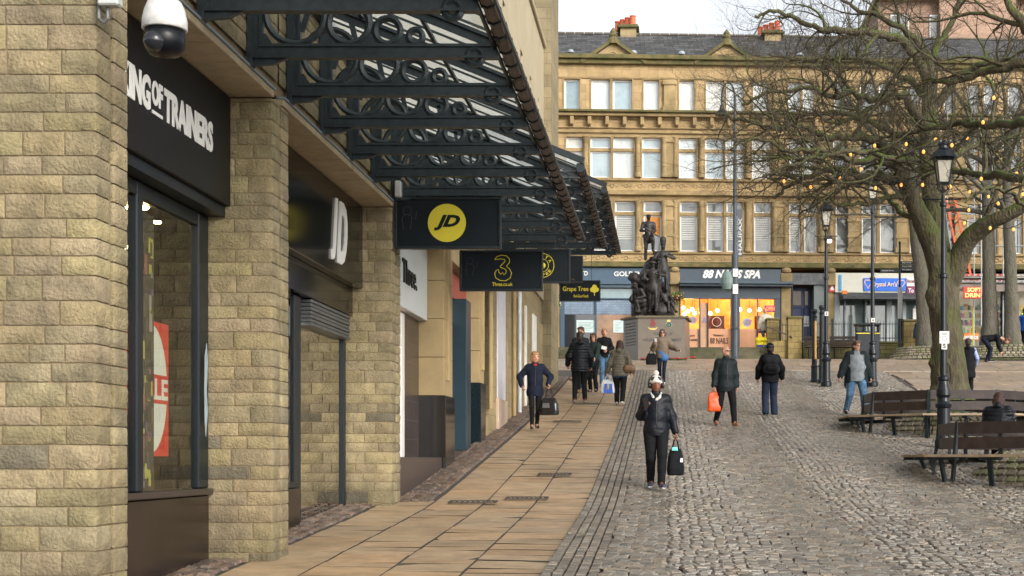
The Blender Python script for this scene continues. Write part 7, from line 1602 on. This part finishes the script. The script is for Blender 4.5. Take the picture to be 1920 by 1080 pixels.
V, Fq = Vol().cap((x+.1, y-.1, z+.36), (x+.14, y-.3, z+.36), .06, .05, .03).build(.012); part(None, 'olive_blanket', mat('olive_blanket', rgb(74, 72, 50), .8), t, V=V, Fs=Fq, smooth=True)
# child's legs in the pushchair
V, Fq = Vol().chain([(x-.1, y-.02, z+.45), (x-.14, y-.28, z+.40), (x-.34, y-.42, z+.22)], [.07, .06, .045], .02).build(.012); part(None, 'padded_footmuff', blk, t, V=V, Fs=Fq, smooth=True)
V, Fq = Vol().cap((x-.36, y-.44, z+.2), (x-.52, y-.5, z+.235), .05, .04, .02).build(.01); part(None, 'tan_boot', mat('olive_tan_suede', rgb(120, 98, 62), .8), t, V=V, Fs=Fq, smooth=True)
# 5 woman in jeans
x, y, z = foot(1133, 722)
q = build_person('person with fair hair tied back, black cardigan and pale blue jeans, facing the street', (x, y, z), 1.69, 10, dict(hair=dict(style='short', m=hair_gi), legs=denim, legw=1.1, shoes=shoe_b, coat=dict(m=blk, th=.016, len=.03, name='cardigan'), handR=(-.10, -.27, 1.12), handL=(.06, -.27, 1.06), epR=(-1, .4, -.3), epL=(1, .4, -.3), curl=.8, footR=(-.10, -.12, .09), footL=(.08, .12, .10)), .0095)
pr = q['toW'](q['_palmR']); m_ = MB(); m_.obox(pr+Vector((-.02, -.03, .03)), (.08, .01, .05), Matrix.Rotation(rad(15), 3, 'Y')); single(m_, 'folded_paper', pos, 'white folded papers held by the person in jeans', 'paper')
# 6 woman in grey puffer from behind, blue and white bag
x, y, z = foot(1162, 758)
q = build_person('person seen from behind with long brown hair, grey-green padded jacket and black trousers', (x, y, z), 1.64, 176, dict(hair=dict(style='long', m=hair_rd, len=-.30), legs=blk, legw=1.1, girth=1.16, shoes=shoe_w, coat=dict(m=greyg, th=.034, len=.10, puff=.008, wr=.008, hood=True, name='padded_jacket'), handL=(.36, -.06, .84), handR=(-.33, .04, .86), footL=(.09, -.1, .09), footR=(-.08, .12, .10), face=False), .009)
k_ = 1.64/1.75; V, Fq = Vol().cap((-.05, 0, .80), (.05, 0, .80), .155, .155, .02, (1.15, .95, .45)).build(.01); part(None, 'blue_hem', mat('blue_jersey', rgb(48, 82, 128), .7), q['t'], V=V*k_, Fs=Fq, smooth=True)
carrier('carrier_bag', 'white and blue plastic carrier bag hanging from the hand of the grey jacket person', 'bag', q['toW'](q['_palmL']), .38, .17, .36, mat('white_plastic_bag', rgb(200, 205, 212), .35), .1, MATS['white_plastic_bag'], .12, prints=[(.01, .13, .12, .12, mat('blue_bag_print', rgb(20, 80, 190), .4)), (.0, .16, .035, .07, yellowsign)], seed=2)
tb_ = thing('shoulder_bag', 'brown leather shoulder bag at the side of the grey jacket person', 'bag', tuple(q['toW']((-.30, .1, .92)))); c_ = q['toW']((-.27, .03, .98)); V, Fq = Vol().cap((c_.x-.07, c_.y-.1, c_.z), (c_.x+.07, c_.y-.1, c_.z), .09, .09, .04, (1, .8, 1.2)).build(.012); part(None, 'bag_body', mat('brown_bag_leather', rgb(112, 84, 58), .4), tb_, V=V, Fs=Fq, smooth=True)
m_ = MB(); m_.tube([q['toW']((-.2, .02, 1.45)), q['toW']((-.26, .14, 1.25)), c_+Vector((0, -.12, .1))], .012, 6); part(m_, 'strap', MATS['brown_bag_leather'], tb_)
# 7 woman in sunglasses
x, y, z = foot(1242, 722)
q = build_person('person in sunglasses with a taupe cape, blue top and dark leggings, arm held out', (x, y, z), 1.68, -6, dict(hair=dict(style='long', m=hair_br, len=-.16), glasses='dark', yaw=10, legs=navy, legw=.82, shoes=shoe_w, coat=dict(m=taupe, th=.05, len=.03, wr=.016, wf=5, scarf=True, name='cape'), handL=(.50, -.22, 1.10), handR=(-.22, -.24, 1.30), epR=(-.5, .5, -1), epL=(.4, .5, -1), hdL=(1, -.2, -.2), footL=(.05, -.1, .09), footR=(-.08, .1, .09)), .0095)
k_ = 1.68/1.75; V, Fq = Vol().cap((-.02, -.06, 1.02), (.06, -.06, .86), .125, .13, .02, (1.15, .9, 1)).build(.01); part(None, 'blue_top', mat('bright_blue_jersey', rgb(60, 110, 165), .7), q['t'], V=V*k_, Fs=Fq, smooth=True)
carrier('handbag', 'black handbag hanging at the hip of the person in sunglasses', 'bag', q['toW']((-.34, -.1, 1.12)), .34, .16, .34, blk, .2, blk, .12, seed=8)
m_ = MB(); m_.obox(q['toW'](q['_palmR'])+Vector((0, -.03, .05)), (.035, .01, .05)); single(m_, 'mobile_phone', mat('pale_phone_case', (.5, .5, .52), .4), 'pale phone in the raised hand of the person in sunglasses', 'phone')
# 8 bald man with orange bag
x, y, z = foot(1361, 799)
q = build_person('bald person with a grey beard and glasses, dark quilted jacket and tan shoes, looking right', (x, y, z), 1.76, 10, dict(hair=dict(style='bald', m=hair_gy), beard=hair_gy, glasses='clear', yaw=38, legs=blk, girth=1.14, shoes=shoe_br, coat=dict(m=dgreen, th=.026, len=.12, wr=.009, collar=True, name='quilted_jacket', zip=mat('dark_zip', (.04, .04, .045), .4)), footR=(-.18, .20, .13), footL=(.14, -.22, .09), handR=(-.30, -.04, .78), handL=(.27, .02, .80)), .0085)
carrier('carrier_bag', 'bright orange plastic carrier bag in the hand of the bald person', 'bag', q['toW'](q['_palmR']), .30, .15, .42, mat('orange_plastic_bag', rgb(235, 84, 14), .35, var=.2, vs=9), .2, None, .06, seed=6)
# 9 person with backpack, tracksuit
x, y, z = foot(1444, 779)
q = build_person('person seen from behind with a black rucksack and red striped navy tracksuit trousers', (x, y, z), 1.72, 183, dict(hair=dict(style='short', m=hair_dk), hat=dict(m=blk), legs=cloth('navy_tracksuit', (.02, .032, .06)), legw=1.25, flare=1.2, stripe=mat('red_stripe', rgb(150, 40, 56), .6), shoes=shoe_w, coat=dict(m=blk, th=.04, len=.06, wr=.01, hood=True), handL=(.30, -.1, .93), handR=(-.30, -.1, .93), footL=(.12, .08, .10), footR=(-.11, -.06, .09), face=False), .009)
c_ = q['toW']((0, .23, 1.24)); t = thing('rucksack', 'black rucksack on the back of the tracksuit person', 'bag', tuple(c_-Vector((0, 0, .25))))
V, Fq = Vol().cap((c_.x-.07, c_.y, c_.z+.1), (c_.x+.07, c_.y, c_.z+.1), .13, .13, .06).cap((c_.x-.09, c_.y, c_.z-.12), (c_.x+.09, c_.y, c_.z-.12), .12, .12, .06).build(.011); part(None, 'main_bag', charcoal, t, V=V, Fs=Fq, smooth=True)
V, Fq = Vol().cap((c_.x-.07, c_.y-.09, c_.z-.1), (c_.x+.07, c_.y-.09, c_.z-.1), .08, .08, .03).build(.011); part(None, 'front_pocket', blk, t, V=V, Fs=Fq, smooth=True)
m_ = MB(); m_.tube([(c_.x-.03, c_.y-.02, c_.z+.22), (c_.x, c_.y-.02, c_.z+.27), (c_.x+.03, c_.y-.02, c_.z+.22)], .01, 6); part(m_, 'grab_handle', blk, t)
# 10 man in grey jumper
x, y, z = foot(1606, 778)
q = build_person('stocky person in a pale grey jumper, open dark jacket and blue jeans, glancing right', (x, y, z), 1.80, 4, dict(hair=dict(style='short', m=hair_br), glasses='clear', yaw=28, legs=denim, girth=1.2, legw=1.15, shoes=charcoal, coat=dict(m=greyj, th=.03, len=.09, belly=.03, wr=.006, name='jumper'), open=dict(m=cloth('dark_teal_jacket', (.014, .022, .026)), len=.12), footR=(-.22, .14, .12), footL=(.16, -.14, .09), handR=(-.42, -.02, .86), handL=(.34, -.05, .84)), .0085)
# 11 man in cream jacket at the lit shop
Yp = 61.9; x = PX(1434, Yp)
q = build_person('person in a cream jacket and blue jeans standing on the terrace by the lit shop', (x, Yp, 4.765), 1.78, 12, dict(hair=dict(style='bald', m=hair_gy), legs=denim, shoes=shoe_b, coat=dict(m=cream_f, th=.03, len=.1, wr=.012), handR=(-.3, -.05, .82), handL=(.42, -.3, 1.22)), .013)
for i, px in enumerate((1425, 1438)):
    x = PX(px, 61.45); c = Vector((x, 61.45, 4.765)); t = thing('shopping_bag', ['bulging yellow shopping bag on the top step, left of the two', 'bulging yellow shopping bag on the top step, right of the two'][i], 'bag', tuple(c), 'yellow shopping bags')
    V, Fq = Vol().cap((x-.06, 61.45, c.z+.14), (x+.06, 61.45, c.z+.14), .13, .13, .04).cap((x-.1, 61.45, c.z+.36), (x+.1, 61.45, c.z+.36), .13, .13, .05).build(.02); V = V+fnoise(V+i, 8, 4, 3)[:, None]*.03; part(None, 'bag_body', mat('yellow_plastic', rgb(225, 205, 20), .4, var=.1), t, V=V, Fs=Fq, smooth=True)
    m_ = MB(); m_.bbox(x-.13, x+.13, 61.28, 61.32, c.z+.04, c.z+.14, .01); part(m_, 'blue_base', mat('blue_plastic', rgb(30, 60, 140), .4), t)
    m_ = MB(); m_.tube([(x-.1, 61.42, c.z+.46), (x-.06, 61.42, c.z+.58), (x+.06, 61.42, c.z+.58), (x+.1, 61.42, c.z+.46)], .014, 5); part(m_, 'handle', MATS['yellow_plastic'], t)
# 12 seated woman on the farther ring bench's near side (behind the nearest bench)
xs, ys = 4.98, 22.9
Ys = 27.3; xs = PX(1872, Ys); zs = G(xs, Ys)
zs = z1_-.0
q = build_person('person with reddish hair and hooded black coat, seated on the nearest ring bench, facing away', (PX(1870, 25.0), 25.0, G(5.8, 25)), 1.74, 160, dict(hair=dict(style='long', m=hair_rd, len=-.1), hip=(0, .0, .42), up=(0, -.30, .95), nod=20, legs=blk, shoes=shoe_b, girth=1.15, coat=dict(m=blkp, th=.05, len=.05, puff=.01, wr=.008, hood=True), footL=(.12, -.62, .09), footR=(-.12, -.60, .09), handL=(.12, -.40, .5), handR=(-.12, -.40, .5), face=False), .0095)
# 13 person in body warmer, from behind
x, y, z = foot(1815, 742)
q = build_person('person seen from behind in a long black padded body warmer over pale blue sleeves', (x, y, z), 1.62, 172, dict(hair=dict(style='short', m=hair_dk), hat=dict(m=mat('black_white_cap', (.02, .02, .022), .6)), legs=blk, shoes=shoe_b, girth=1.1, coat=dict(m=blk, th=.04, len=.32, puff=.008, sleeves=False, hood=True, name='body_warmer'), handL=(.22, -.24, 1.02), handR=(-.26, -.14, .96), face=False), .0095)
k_ = 1.62/1.75; shR = q['at'](-.18, .01, .48)
for s_, wn in ((-1, 'wrR'), (1, 'wrL')):
    sh = q['at'](s_*.18, .01, .49); wr_ = q[wn]; el, _w = ik(sh, wr_, .29, .26, (s_*.5, 1, -.1)); V, Fq = Vol().chain([tuple(sh), tuple(el), tuple(wr_)], [.07, .06, .045], .02).build(.011); part(None, 'blue_sleeve', mat('pale_blue_jersey', rgb(150, 170, 210), .7), q['t'], V=V*k_, Fs=Fq, smooth=True)
# 14 bending person by the planter
x, y, z = foot(1852, 679)
q = build_person('person in black bending right over to the ground beside the wide sett planter', (x, y, z), 1.74, 82, dict(hair=dict(style='short', m=hair_br), hip=(0, .12, .86), up=(0, -.97, .12), head=(0, -.72, .80), nod=60, legs=navy, legw=.9, shoes=shoe_b, sole=shoe_w, coat=dict(m=blk, th=.02, len=.02), footL=(.12, .05, .09), footR=(-.12, -.05, .09), handL=(.06, -.52, .18), handR=(-.1, -.5, .2), epL=(.3, .6, .2), epR=(-.3, .6, .2)), .012)
# 15 navy coat person by the grey trunk
x, y, z = PX(1725, 59), 58.9, G(10, 58.9)
q = build_person('person in a navy jacket half hidden behind the pale leaning trunk', (x, y, z), 1.78, 160, dict(hair=dict(style='short', m=hair_dk), legs=navy, shoes=shoe_b, coat=dict(m=cloth('blue_fabric', (.03, .06, .13)), len=.1), face=False), .014)
# 16 blue jacket at the right edge
x = PX(1921, 60); q = build_person('person in a bright blue jacket at the right edge, by the store', (x, 60, G(15, 60)+.3), 1.76, 150, dict(hair=dict(style='short', m=hair_dk), legs=blk, shoes=shoe_b, coat=dict(m=cloth('bright_blue_fabric', rgb(20, 70, 150)), len=.1), face=False), .014)
q['t'].location.z = 4.75; q['t'].location.y = 61.8; q['t'].location.x = PX(1921, 61.8)

# ------------------------------------------------------------ the bronze group on the monument
bronze = mat('dark_bronze', (.022, .018, .016), .5, metal=.1, var=.4, vs=5, bump=.3, bs=25, spec=.35, col2=(.04, .038, .037))
def soldier(px, py_foot, Y, Hs, heading, pose, nm, hat=None, rifle=None):
    k = Hs/1.75; x = PX(px, Y); z = PZ(py_foot, Y); v = Vol(); q = dict(footL=(.12, -.05, .06), footR=(-.12, .05, .06), handL=(.3, -.1, .85), handR=(-.3, -.1, .85), hip=(0, 0, .92), up=(0, 0, 1), poleL=(0, -1, 0), poleR=(0, -1, 0), epL=(.6, .8, 0), epR=(-.6, .8, 0)); q.update(pose)
    up = Vector(q['up']).normalized(); hip = Vector(q['hip']); sd = Vector((1, 0, 0)); fw = up.cross(sd) if False else Vector((0, -up.z, up.y)); A = lambda a, b, c: hip+sd*a-fw*b+up*c
    shL, shR = A(.2, 0, .5), A(-.2, 0, .5); hd = A(0, -.03, .72)
    elL, wL = ik(shL, q['handL'], .3, .27, q['epL']); elR, wR = ik(shR, q['handR'], .3, .27, q['epR']); hl, hr_ = A(.1, 0, 0), A(-.1, 0, 0); kL, aL = ik(hl, q['footL'], .44, .43, q['poleL']); kR, aR = ik(hr_, q['footR'], .44, .43, q['poleR'])
    T = tuple
    v.cap(T(A(0, 0, .42)), T(A(0, 0, .2)), .14, .12, .05, (1.25, .95, 1)); v.cap(T(A(0, 0, .2)), T(A(0, 0, -.12)), .125, .16, .05, (1.2, 1, 1)); v.cap(T(shL), T(shR), .08, .08, .05); v.cap(T(A(0, 0, .5)), T(hd), .065, .06, .02)
    v.ell(T(hd+up*.02), (.082, .1, .115), .02); v.cap(T(hd+Vector((0, -.09, 0))), T(hd+Vector((0, -.11, -.02))), .012, .016, .01)
    for s_, e, w_ in ((shL, elL, wL), (shR, elR, wR)): v.chain([T(s_), T(e), T(w_)], [.072, .06, .04], .02); v.ell(T(w_+(w_-e).normalized()*.06), (.045, .045, .055), .02)
    for h_, kk, a in ((hl, kL, aL), (hr_, kR, aR)): v.chain([T(h_), T(kk), T(a)], [.11, .075, .058], .03); v.cap(T(a), T(a+Vector((0, -.16, -.02))), .052, .042, .02)
    if hat == 'shako': v.cap(T(hd+up*.09), T(hd+up*.27), .095, .115, .01); v.cap(T(hd+up*.1+Vector((0, -.09, 0))), T(hd+up*.1+Vector((0, -.13, -.01))), .04, .03, .01, (1.4, 1, .4)); v.cap(T(hd+up*.3), T(hd+up*.38), .03, .02, .01)
    if hat == 'helmet': v.ell(T(hd+up*.07), (.125, .14, .075), .02); v.ell(T(hd+up*.05), (.15, .165, .02), .02)
    if hat == 'cap': v.ell(T(hd+up*.09), (.1, .11, .05), .02); v.cap(T(hd+up*.08+Vector((0, -.09, 0))), T(hd+up*.07+Vector((0, -.14, 0))), .04, .03, .01, (1.2, 1, .4))
    v.ell(T(A(.17, .02, .0)), (.07, .07, .09), .02); v.ell(T(A(-.17, .02, .0)), (.07, .07, .09), .02)
    V, Fq = v.build(.022); V = V+.014*fnoise(V+px, 7, 2, 3)[:, None]; R = np.array(Matrix.Rotation(rad(heading), 3, 'Z')); V = (V*k)@R.T+np.array([x, Y, z]); o = part(None, nm, bronze, mon, V=V, Fs=Fq, smooth=True)
    if rifle:
        a, b = [Vector(R @ (np.array(p)*k))+Vector((x, Y, z)) for p in rifle]; d = (b-a); m_ = MB(); m_.tube([a, a+d*.2, a+d*.35, a+d*.55, b], [.03, .045, .025, .022, .014], 7); part(m_, 'rifle', bronze, o)
zt = zt_
base_v = Vol(); 
for (px, py, Y, r, kk) in [(1205, 582, 55, .38, .1), (1240, 584, 54.8, .34, .1), (1225, 560, 55.2, .42, .15), (1208, 545, 55.3, .38, .15), (1218, 520, 55.3, .36, .15), (1222, 500, 55.4, .28, .15), (1196, 530, 55, .26, .1), (1186, 520, 54.9, .17, .08), (1236, 545, 55.3, .32, .1), (1248, 570, 55.1, .24, .1), (1192, 560, 55, .2, .1)]: base_v.ell((PX(px, Y), Y+.12, PZ(py, Y)), (r*1.22, r*1.1, r*1.15), kk)
base_v.cap((PX(1196, 55), 55, zt+.06), (PX(1252, 55), 55, zt+.06), .22, .22, .1)
V, Fq = base_v.build(.03); rg = 1-abs(fnoise(V, 3.2, 4, 3))*2; V = V+(.09*fnoise(V, 2.2, 1, 3)+.05*rg)[:, None]*np.array([1, .8, .5]); V[:, 2] = np.maximum(V[:, 2], zt-.02); part(None, 'bronze_rock', bronze, mon, V=V, Fs=Fq, smooth=True)
soldier(1216, 488, 55.4, 1.76, 8, dict(handL=(.14, -.3, 1.0), handR=(-.16, -.28, 1.08), footL=(.14, -.3, .34), footR=(-.12, .0, .0)), 'standing_soldier', 'cap', ((-.25, -.3, 1.25), (.45, -.4, .80)))
soldier(1243, 548, 55.0, 1.86, 10, dict(handL=(.14, -.2, 1.3), handR=(-.2, -.28, 1.15), epL=(1, .2, -.3)), 'shako_soldier', 'shako', ((-.24, -.26, .1), (-.18, -.28, 1.75)))
soldier(1224, 586, 54.55, 1.95, -6, dict(handL=(.2, -.34, 1.28), handR=(-.2, -.25, 1.1), footL=(.14, -.12, .05), footR=(-.12, .12, .05)), 'bareheaded_soldier', 'helmet', ((.22, -.36, .3), (.32, -.42, 1.65)))
soldier(1200, 562, 54.9, 1.6, 60, dict(hip=(0, 0, .8), up=(0, -.7, .72), handL=(.2, -.62, .9), handR=(-.15, -.6, .78), footL=(.12, .35, .05), footR=(-.12, -.2, .1)), 'charging_soldier', 'helmet', ((-.1, -.2, .7), (.1, -1.0, .98)))
soldier(1203, 587, 54.6, 1.6, -40, dict(hip=(0, 0, .5), up=(0, -.5, .86), handL=(.2, -.4, .6), handR=(-.2, -.4, .55), footL=(.14, -.3, .05), footR=(-.14, .3, .05)), 'kneeling_soldier', 'cap')
soldier(1250, 588, 54.9, 1.45, 30, dict(hip=(0, .1, .45), up=(0, .2, .97), handL=(.25, -.3, .5), handR=(-.2, -.3, .5), footL=(.2, -.5, .05), footR=(-.1, -.35, .05)), 'seated_soldier', 'cap')
soldier(1232, 535, 55.3, 1.5, -20, dict(hip=(0, 0, .75), up=(0, -.4, .9), handL=(.25, -.4, 1.0), handR=(-.25, -.3, .9)), 'climbing_soldier', None)
